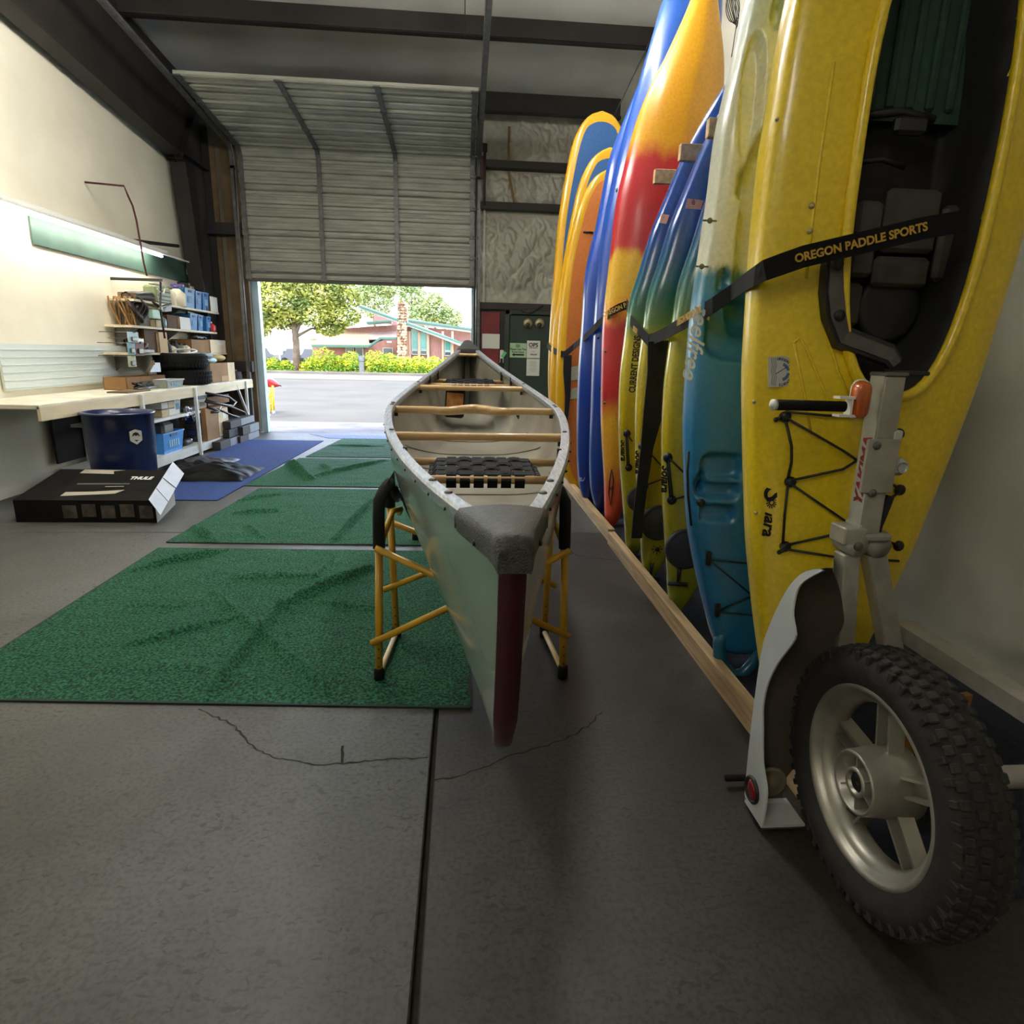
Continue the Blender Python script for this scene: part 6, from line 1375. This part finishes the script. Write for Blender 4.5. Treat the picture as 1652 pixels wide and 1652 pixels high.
for (x0, y0, x1, y1, mm, lb) in ((207, 536, 222, 552, mat('pale_blue_card', C(170, 196, 206), .6), 'pale blue blister pack, top of the pegboard display'), (207, 553, 217, 572, mat('teal_card', C(110, 150, 160), .6), 'teal blister pack on the left pegboard display'), (219, 553, 231, 574, mat('maroon_card', C(92, 34, 34), .6), 'maroon blister pack on the pegboard display'), (208, 574, 218, 592, mat('beige_card', C(170, 170, 140), .6), 'beige blister pack lowest on the pegboard display'), (222, 546, 231, 553, white, 'white hang card above the maroon pack')):
    a, c_ = atX(x0, y1, -3.62), atX(x1, y0, -3.62); t = thing('blister_pack', (a + c_) / 2, lb, 'package', 'blister packs on the left wall')
    m0 = (a + c_) / 2; MB().box(m0, (.008, abs(c_.y - a.y), c_.z - a.z)).build('card', mm, t); MB().box(m0 + Vector((.012, 0, -.02)), (.02, abs(c_.y - a.y) * .5, (c_.z - a.z) * .4), bev=.005).build('blister', steel_grey, t); MB().tube([m0 + Vector((-.35, 0, (c_.z - a.z) * .45)), m0 + Vector((.03, 0, (c_.z - a.z) * .45))], .004, 5).build('hook', steel_grey, t)
slat = MB(); a, c_ = atX(200, 600, -3.98), atX(262, 570, -3.98); slat.box((-3.975, 7.0, 1.12), (.02, 2.4, .40))
for i in range(6): slat.box((-3.962, 7.0, .94 + .066 * i), (.008, 2.4, .006))
slat.build('slat_board', mat('pale_slat_board', C(206, 214, 210), .6), wl)
# things on the bench top
tb_ = thing('tyre', (0, 0, 0), 'upper of two black tyres stacked on the workbench', 'tyre', 'tyres stacked on the bench'); ty = yx(306, -3.5, 1.0); 
def tyre(t, c):
    pr = [(.185, -.075), (.25, -.095), (.285, -.09), (.305, -.07), (.31, 0), (.305, .07), (.285, .09), (.25, .095), (.185, .075), (.19, .03), (.19, -.03), (.185, -.075)]
    b = MB().lathe(pr, c, 'Z', 44, cap=False)
    for i in range(44):
        a = 2 * PI * i / 44
        for z in (-.05, 0, .05): b.box(Vector(c) + Vector((.309 * math.cos(a + z), .309 * math.sin(a + z), z)), (.012, .030, .036), Matrix.Rotation(a + z, 3, 'Z'))
    b.build('casing', rubber, t)
c1 = Vector((-3.56, ty, ZB + .10)); c2 = Vector((-3.58, ty - .03, ZB + .295))
tb_.location = c2; tyre(tb_, c2)
t = thing('tyre', c1, 'lower of two black tyres stacked on the workbench', 'tyre', 'tyres stacked on the bench'); tyre(t, c1)
cc = c2 + Vector((.0, .0, .10)); one(MB().tube([cc + Vector((.19 * math.cos(a), .19 * math.sin(a), .03 * math.sin(a) + .012)) for a in [2 * PI * k / 30 for k in range(30)]], .012, 8, closed=True), 'white_hoop', white, 'white plastic hoop lying on top of the tyre stack', 'hoop')
def on_bench(*a, **k): return item(*a, **k)
item('carton', 341, 380, 28, ZB, None, 'brown carton with pale printed end standing right of the tyres', 'box', X=-3.42, dep=.34, build=lambda t, c, w_, h_, d: (b_carton(card, None, True)(t, c, w_, h_, d), MB().box(c + Vector((d / 2 + .002, w_ * .34, h_ / 2)), (.004, w_ * .3, h_)).build('printed_side', palecard, t), MB().box(c + Vector((d / 2 + .003, w_ * .05, h_ * .16)), (.004, w_ * .3, h_ * .28)).build('shipping_label', mat('kraft_label', C(172, 140, 98), .8), t)))
for i, (a, c_, up, mm, lb) in enumerate(((343, 358, .27, mat('pale_teal_roll', C(180, 214, 212), .6), 'pale teal roll lying in the carton by the tyres'), (356, 372, .30, mat('tan_sack', C(192, 168, 110), .8), 'tan cloth bundle in the carton by the tyres'), (340, 352, .33, mat('grey_blue_sack', C(150, 164, 172), .7), 'grey blue pouch on the carton by the tyres'))):
    item('bundle', a, c_, 9, ZB, None, lb, 'bundle', X=-3.46, dep=.2, up=up - .02, build=lambda t, c, w_, h_, d, mm=mm: MB().grid(lambda u, v: c + Vector((d * .5 * math.cos(2 * PI * v) * math.sin(PI * (.06 + .88 * u)), w_ * .5 * -math.cos(PI * u), h_ * .5 + h_ * .6 * math.sin(2 * PI * v) * math.sin(PI * (.06 + .88 * u)))), 14, 16).build('cloth', mm, t))
item('low_carton', 206, 268, 18, ZB, None, 'long low brown carton against the wall on the bench left end', 'box', X=-3.60, dep=.24, build=b_carton(card, None, True))
item('flat_board', 206, 243, 3, ZB, None, 'thin brown board lying at the left end of the bench', 'board', X=-3.36, dep=.2, build=lambda t, c, w_, h_, d: MB().box(c + Vector((0, 0, .008)), (d, w_ , .016)).build('board', plyw, t))
item('clear_tub', 270, 298, 13, ZB, None, 'clear plastic tub with odds and ends in front of the tyres', 'tub', X=-3.36, dep=.16, build=b_basket(mat('cloudy_plastic', C(150, 158, 150), .25)))
item('tool_tangle', 226, 262, 14, ZB, None, 'tangle of dark pump parts and hose on the bench', 'tool', X=-3.40, dep=.16, build=lambda t, c, w_, h_, d: (MB().tube([c + Vector((.02 * math.sin(i * 1.7), w_ * (-.4 + .8 * ((i * 7) % 17) / 17), h_ * (.2 + .6 * abs(math.sin(i * 2.3))))) for i in range(26)], .014, 6).build('hose', mat('dark_olive_hose', C(46, 46, 34), .6), t), MB().tube([c + Vector((.05, -w_ * .45, .02)), c + Vector((.05, w_ * .45, .03))], .014, 8).build('pipe', steel_grey, t)))
p0, p1, p2, p3 = atX(243, 600, -3.55), atX(260, 600, -3.55), atX(258, 585, -3.6), atX(250, 585, -3.6)
t = thing('paper_stand', (p0 + p1) / 2, 'white card standing tilted on the low carton', 'card'); MB().prism([p0, p1, p2, p3], (-.01, 0, 0)).build('card', mat('bluish_white_card', C(204, 214, 228), .6), t); MB().bar(atX(238, 602, -3.58), atX(248, 584, -3.6), .02, .05).build('prop', plyw, t)
item('black_tin', 380, 388, 14, ZB, None, 'round black tin at the far end of the bench', 'tin', X=-3.5, dep=.1, build=b_bottle(darkish, steel_grey, .9))
# under the bench
ZU, ZL = .545, .135
item('barrel_box', 262, 284, 34, ZU, None, 'stack of pale cartons on the under shelf by the blue barrel', 'box', X=-3.40, dep=.3, build=lambda t, c, w_, h_, d: [MB().box(c + Vector((0, w_ * x, h_ * z)), (d, w_ * .48, h_ * .3), bev=.004).build('small_carton', mm, t) for x, z, mm in ((-.25, .16, palecard), (.25, .16, paper), (-.25, .5, paper), (.25, .5, palecard), (-.25, .84, palecard), (.25, .84, paper))])
item('white_basket', 284, 294, 27, ZU, None, 'white wire basket on the under shelf', 'basket', X=-3.40, dep=.26, build=b_basket(white))
chrome = mat('chrome', C(210, 210, 210), .12, 1.)
for k, (px, py, lb) in enumerate(((301, 658, 'top left'), (306, 660, 'top right'), (303, 667, 'middle left'), (299, 671, 'lowest left'), (311, 668, 'middle right'), (313, 673, 'lowest right'))):
    c = atX(px, py, -3.37); t = thing('hitch_ball', c, lb + ' of the six chrome hitch balls on the dark under shelf', 'hitch ball', 'chrome hitch balls under the bench')
    MB().lathe([(.012, -.05), (.014, -.03), (.026, -.012), (.028, .004), (.018, .022), (.0005, .028)], c, 'Z', 14).build('ball', chrome, t)
item('parts_tray', 296, 317, 6, ZU, darkish, 'dark parts tray under the chrome hitch balls', 'tray', X=-3.42, dep=.24)
item('blue_basket', 266, 300, 32, ZL, None, 'bright blue basket filled with parts under the bench', 'basket', X=-3.36, dep=.3, build=b_basket(mat('bright_blue_bin', C(60, 140, 214), .4)))
item('parts_bag', 268, 285, 20, ZL, mat('grey_bag', C(120, 116, 108), .5), 'grey bag poking out of the blue basket', 'bag', X=-3.46, dep=.12, up=.18, bev=.03)
y_ = yx(290, -3.42, .4); one(MB().tube([Vector((-3.42, y_ + .09 * math.cos(a), .46 + .07 * math.sin(a))) for a in [PI * k / 12 for k in range(13)]], .008, 6), 'wire_loop', black, 'dark wire loop standing in the blue basket', 'wire')
item('hand_pump', 299, 316, 12, ZL, None, 'black pump with chrome tip lying on the bottom shelf', 'pump', X=-3.40, dep=.1, build=lambda t, c, w_, h_, d: (MB().tube([c + Vector((0, -w_ / 2, .04)), c + Vector((0, w_ * .3, .04))], .04, 12).build('barrel', black, t), MB().tube([c + Vector((0, w_ * .3, .04)), c + Vector((0, w_ / 2, .06))], .025, 10).build('tip', chrome, t)))
for k, (py0, hh, mm, lb) in enumerate(((.545, .13, mat('picture_carton', C(190, 176, 150), .7), 'small printed carton, lowest of the right stack by the leg'), (.68, .10, mat('bluish_carton', C(150, 168, 206), .7), 'bluish printed carton second in the right stack by the leg'), (.79, .001, paper, ''))):
    if not lb: continue
    y0, y1 = span(320, 334, -3.40, py0); t = thing('parts_carton', (-3.5, (y0 + y1) / 2, py0), lb, 'box', 'parts cartons stacked by the bench leg'); MB().box((-3.5, (y0 + y1) / 2, py0 + hh / 2), (.2, y1 - y0, hh), bev=.004).build('carton', mm, t); MB().box((-3.398, (y0 + y1) / 2, py0 + hh * .5), (.004, (y1 - y0) * .5, hh * .4)).build('picture', steel_grey, t)
for k in range(5):
    y0, y1 = span(324, 335, -3.38, .3); z = ZL + .08 * k; t = thing('drawer_box', (-3.48, (y0 + y1) / 2, z), ('lowest', 'second', 'third', 'fourth', 'topmost')[k] + ' small blue and white parts drawer right of the bench leg', 'box', 'parts drawers under the bench')
    MB().box((-3.48, (y0 + y1) / 2, z + .037), (.18, y1 - y0, .074), bev=.004).build('carton', mat('navy_drawer', C(44, 50, 90), .6) if k % 2 else darkish, t); MB().box((-3.386, (y0 + y1) / 2 + .02, z + .03), (.008, .06, .03)).build('label_tab', white, t)
y0, y1 = span(335, 370, -3.32, .3)
t = thing('tall_carton', (-3.5, (y0 + y1) / 2, .135), 'tall brown carton with pale label side under the bench', 'box')
MB().box((-3.5, (y0 + y1) / 2, .135 + .21), (.34, y1 - y0, .42), bev=.004).build('carton', card, t); MB().box((-3.328, (y0 + y1) / 2 + (y1 - y0) * .26, .33), (.004, (y1 - y0) * .46, .37)).build('pale_side', palecard, t); MB().box((-3.325, (y0 + y1) / 2 + (y1 - y0) * .3, .42), (.004, .12, .09)).build('shipping_label', paper, t)
y0, y1 = span(336, 371, -3.42, .6); t = thing('carton', (-3.6, (y0 + y1) / 2, .555), 'open brown carton behind the black bars under the bench', 'box'); b_carton(card, None, True)(t, Vector((-3.56, (y0 + y1) / 2, .555)), y1 - y0, .12, .26)
# black rack bars lying slantwise
for k, (q_) in enumerate((((331, 634), (368, 640), (381, 649), (376, 655), (362, 653), (332, 648)), ((333, 646), (372, 656), (396, 666), (399, 673), (394, 676), (374, 670), (350, 660)), ((335, 657), (352, 662), (357, 656), (352, 664), (340, 665)))):
    t = thing('rack_bar', atX(*q_[0], -3.36), ('upper bent black rack bar sticking out under the bench', 'lower bent black rack bar sticking out under the bench', 'small black rack hook hanging under the bench')[k], 'rack', 'black rack bars under the bench')
    MB().tube([atX(x, y, -3.33) for x, y in q_], .017, 8).build('bar', black, t); MB().tube([atX(q_[2][0], q_[2][1], -3.322), atX(q_[3][0], q_[3][1], -3.322)], .008, 6).build('end_wrap', white, t)
# low grey and black cartons stacked at the far end on the floor
gm_ = mat('grey_print_carton', C(120, 128, 138), .6, col2=C(104, 110, 120), scale=6); dk = mat('dark_carton', C(48, 46, 46), .7)
for k, (px0, px1, z, hh, lb, X) in enumerate(((356, 392, .0, .11, 'dark carton on the floor with grey end, left of the low stack', -3.22), (388, 419, .0, .10, 'grey carton on the floor at the foot of the jamb', -3.18), (370, 396, .115, .11, 'small grey black carton in the middle of the low stack', -3.24), (392, 421, .105, .12, 'grey carton with a lid, on top near the jamb', -3.17), (372, 410, .235, .10, 'dark and grey carton topmost of the low stack by the door', -3.22))):
    y0, y1 = span(px0, min(px1, 418), X, z + .05); y1 = min(y1, 10.15); t = thing('accessory_carton', (X - .14, (y0 + y1) / 2, z), lb, 'box', 'accessory cartons stacked by the open door')
    MB().box((X - .14, (y0 + y1) / 2, z + hh / 2), (.28, y1 - y0, hh), bev=.004).build('carton', dk, t); MB().box((X + .001, (y0 + y1) / 2 + (y1 - y0) * .2, z + hh / 2), (.004, (y1 - y0) * .58, hh * .94)).build('grey_side', gm_, t)
# blue barrel
by = yx(232, -3.05, .4); bc = Vector((-3.03, by - .30, 0)); bc = Vector((-3.0, 5.75, 0)); 
bc = Vector((-3.06, 5.80, 0))
bt = thing('blue_barrel', bc, 'large dark blue plastic barrel with an emblem beside the workbench', 'barrel')
rB = .275; hB = .76
MB().lathe([(rB * .86, 0), (rB * .90, .02), (rB * .97, hB * .6), (rB * .985, hB * .6 + .01), (rB, hB * .97), (rB * 1.06, hB * .975), (rB * 1.06, hB), (rB * .97, hB), (rB * .95, hB * .9), (rB * .84, .03)], bc, 'Z', 48).build('drum', mat('navy_plastic', C(30, 42, 88), .3, col2=C(26, 38, 80), scale=3, coat=.3), bt)
dirc = (Vector((0, 0, 0)) - bc); dirc.z = 0; dirc.normalize(); ang = math.atan2(dirc.y, dirc.x) + .40
ec = bc + Vector((math.cos(ang) * (rB * 1.0), math.sin(ang) * (rB * 1.0), hB * .74)); ex = Vector((-math.sin(ang), math.cos(ang), 0)); nn = Vector((math.cos(ang), math.sin(ang), 0))
hexp = [(-.05, .045), (0, .062), (.05, .045), (.05, -.035), (0, -.07), (-.05, -.035)]
em = MB().prism([ec + nn * .006 + ex * x + Vector((0, 0, z)) for x, z in hexp], nn * .004).build('emblem', mat('pale_emblem', C(176, 176, 168), .5), bt)
MB().prism([ec + nn * .0105 + ex * x + Vector((0, 0, z)) for x, z in ((-.034, .0), (-.02, .03), (0, .038), (.02, .03), (.034, .0), (.012, .014), (0, .004), (-.012, .014))], nn * .001).build('mountain_print', black, em); MB().prism([ec + nn * .0105 + ex * x + Vector((0, 0, z)) for x, z in ((-.018, -.03), (.018, -.03), (0, -.045))], nn * .001).build('mountain_print', black, em)
# black printed shipping box with torn white flap, foreground left
xb = atZ(206, 842); xr0 = atZ(250, 843); tb2 = thing('shipping_box', (-2.75, 5.15, 0), 'black printed rack box with a torn white end label on the floor', 'box')
bx0, bx1, bxb, y0, y1, h0, h1 = -3.4, -2.37, -2.50, 4.84, 5.45, .175, .30
pm = mat('black_print_carton', C(22, 21, 20), .9, col2=C(32, 30, 28), scale=5, spec=.1)
b = MB(); V = [(bx0, y0, 0), (bx1, y0, 0), (bxb, y1, 0), (bx0, y1, 0), (bx0, y0, h0), (bx1, y0, h0), (bxb, y1, h1), (bx0, y1, h1)]
b.add(V, [(3, 2, 1, 0), (4, 5, 6, 7)] + [(i, (i + 1) % 4, 4 + (i + 1) % 4, 4 + i) for i in range(4)]).build('carton', pm, tb2)
sl_b = Vector((0, y1 - y0, h1 - h0)).normalized(); nb = Vector((1, 0, 0)).cross(sl_b)
def topp(x, f): return Vector((x, y0 + (y1 - y0) * f, h0 + (h1 - h0) * f)) + nb * .0012
b = MB(); b.add([topp(-3.1, .12), topp(-2.72, .20), topp(-2.68, .32), topp(-2.9, .26), topp(-3.1, .24)], [(0, 1, 2, 3, 4)]).build('pale_art', mat('faded_print', C(170, 162, 144), .7), tb2)
b = MB(); b.add([topp(-3.2, .86), topp(-2.92, .84), topp(-2.95, .94), topp(-2.86, .98), topp(-3.2, .99)], [(0, 1, 2, 3, 4)]).build('pale_art', MATS['faded_print'], tb2)
b = MB(); b.add([topp(-3.1, .48), topp(-2.7, .50), topp(-2.7, .53), topp(-3.1, .52)], [(0, 1, 2, 3)]).build('print_line', mat('grey_print2', C(96, 92, 86), .7), tb2)
b = MB(); b.add([topp(-2.86, .41), topp(-2.72, .42), topp(-2.72, .44), topp(-2.86, .43)], [(0, 1, 2, 3)]).build('print_line', MATS['faded_print'], tb2)
text('THULE', .080, frame(topp(-2.66, .70) + nb * .001, (1, 0, 0), nb), paper, tb2, bold=.004, sx=.72)
pieces([MB().box((bx1 - .07 - .14 * i, y0 - .002, .085 + .01 * (i % 2)), (.10, .004, .10)) for i in range(5)], 'photo_panel', mat('brown_photo_print', C(92, 84, 72), .6, col2=C(48, 42, 38), scale=14), tb2)
F0, F1, F2, F3 = at(240, 806, y0 - .05), at(259, 831, y0 - .10), at(297, 764, y1 - .02), at(279, 745, y1)
flo = MB().prism([F0, F1, F2, F3], (-.004, .004, 0)).build('end_flap', mat('bluish_white_label', C(206, 216, 232), .6, col2=C(190, 200, 220), scale=6), tb2)
MB().bar(F0.lerp(F3, .55) + Vector((.004, -.006, .0)), F1.lerp(F2, .62) + Vector((.004, -.006, 0)), .006, .004).build('tear', pm, flo); MB().bar(F0.lerp(F3, .28) + Vector((.004, -.006, .0)), F1.lerp(F2, .3) + Vector((.004, -.006, 0)), .004, .003).build('crease', steel_grey, flo)
MB().prism([(bx1 + .001, y0, .0), (bxb + .001, y1, 0), (bxb + .001, y1, h1 * .97), (bx1 + .001, y0, h0 * .97)], (.004, 0, 0)).build('pale_end', mat('pale_end_panel', C(190, 190, 186), .7), tb2)
# heap of black sheeting
def heap(cx, cy, lx, ly, hh, seed, nm_, label, m):
    def fn(u, v):
        x, y = cx + lx * (u - .5), cy + ly * (v - .5); e = max(0, 1 - (2 * u - 1) ** 2) * max(0, 1 - (2 * v - 1) ** 2)
        return Vector((x + .04 * nz(x, y, seed, 5), y + .05 * nz(y, x, seed, 4), .012 + hh * e ** .6 * (.45 + .55 * abs(nz(x, y * 1.6, seed, 4.5))) + .02 * abs(nz(x, y, seed + 4, 11)) * e))
    return one(MB().grid(fn, 44, 44), nm_, m, label, 'sheeting')
shiny = mat('glossy_black_sheet', C(9, 9, 10), .5, col2=C(14, 14, 15), scale=5, spec=.08)
pa, pb = atZ(300, 765), atZ(405, 760)
heap(-2.78, 6.75, 1.05, .75, .20, 3, 'black_sheeting', 'crumpled heap of glossy black sheeting on the blue carpet', shiny)
heap(-3.02, 7.35, .62, .8, .10, 9, 'grey_vinyl_sheet', 'folded dark grey vinyl sheet beside the bench foot', mat('grey_vinyl', C(50, 52, 58), .4, col2=C(70, 74, 82), scale=3, spec=.2))
# lamp, pipe, cord and little box on the left wall
lt = thing('fluorescent_lamp', (-3.8, 8.2, 2.44), 'white fluorescent strip lamp on the green band of the left wall', 'lamp')
MB().box((-3.90, 7.2, 2.50), (.18, 3.4, .05), bev=.01).build('housing', white, lt)
b = MB(); b.prism([(-3.99, 5.5, 2.50), (-3.70, 5.5, 2.43), (-3.70, 5.5, 2.445), (-3.99, 5.5, 2.52)], (0, 3.75, 0)).build('hood', white, lt)
MB().tube([(-3.83, 5.55, 2.435), (-3.83, 8.75, 2.435)], .014, 10).build('tube', mat('lit_tube', (1, .95, .85, 1), .5, emit=14.), lt)
pl = MB().tube([atX(195, 386, -3.88), atX(287, 397, -3.88)], .022, 10); one(pl, 'black_pipe', black, 'black pipe fixed along the left wall above the lamp', 'pipe')
cd = MB().tube([(-3.99, atX(200, 300, -3.6).y, atX(200, 300, -3.6).z + .02)] + [atX(x, y, -3.6) for x, y in ((200, 300), (207, 317), (214, 332), (220, 355), (226, 390), (232, 425), (237, 445))], .010, 8); one(cd, 'maroon_cord', mat('maroon_cord', C(84, 30, 34), .6), 'maroon bungee cord hanging down the left wall', 'cord')
one(MB().box(atX(305, 438, -3.96), (.05, .09, .10), bev=.008), 'thermostat', white, 'small white thermostat box on the green band end', 'thermostat')
# strip lamps added out of view to brighten the interior
for k, (x, y, e, lb) in enumerate(((-1.9, 4.8, 36., 'over the turf mats'), (.45, 4.8, 30., 'over the canoe'), (-2.4, -2.6, 20., 'at the back of the shop'))):
    t = thing('added_lamp', (x, y, 4.3), 'added unseen strip lamp hung high ' + lb, 'lamp', 'added unseen strip lamps'); MB().tube([(x, y - .8, 4.3), (x, y - .8, ZC(y - .8))], .006, 6).tube([(x, y + .8, 4.3), (x, y + .8, ZC(y + .8))], .006, 6).build('hanger', steel_dark, t)
    MB().box((x, y, 4.32), (.06, 2.4, .03), bev=.01).build('housing', white, t); MB().tube([(x, y - 1.15, 4.25), (x, y + 1.15, 4.25)], .045, 12).build('tube', mat('lit_tube_%d' % k, (1, .97, .90, 1), .5, emit=e), t)
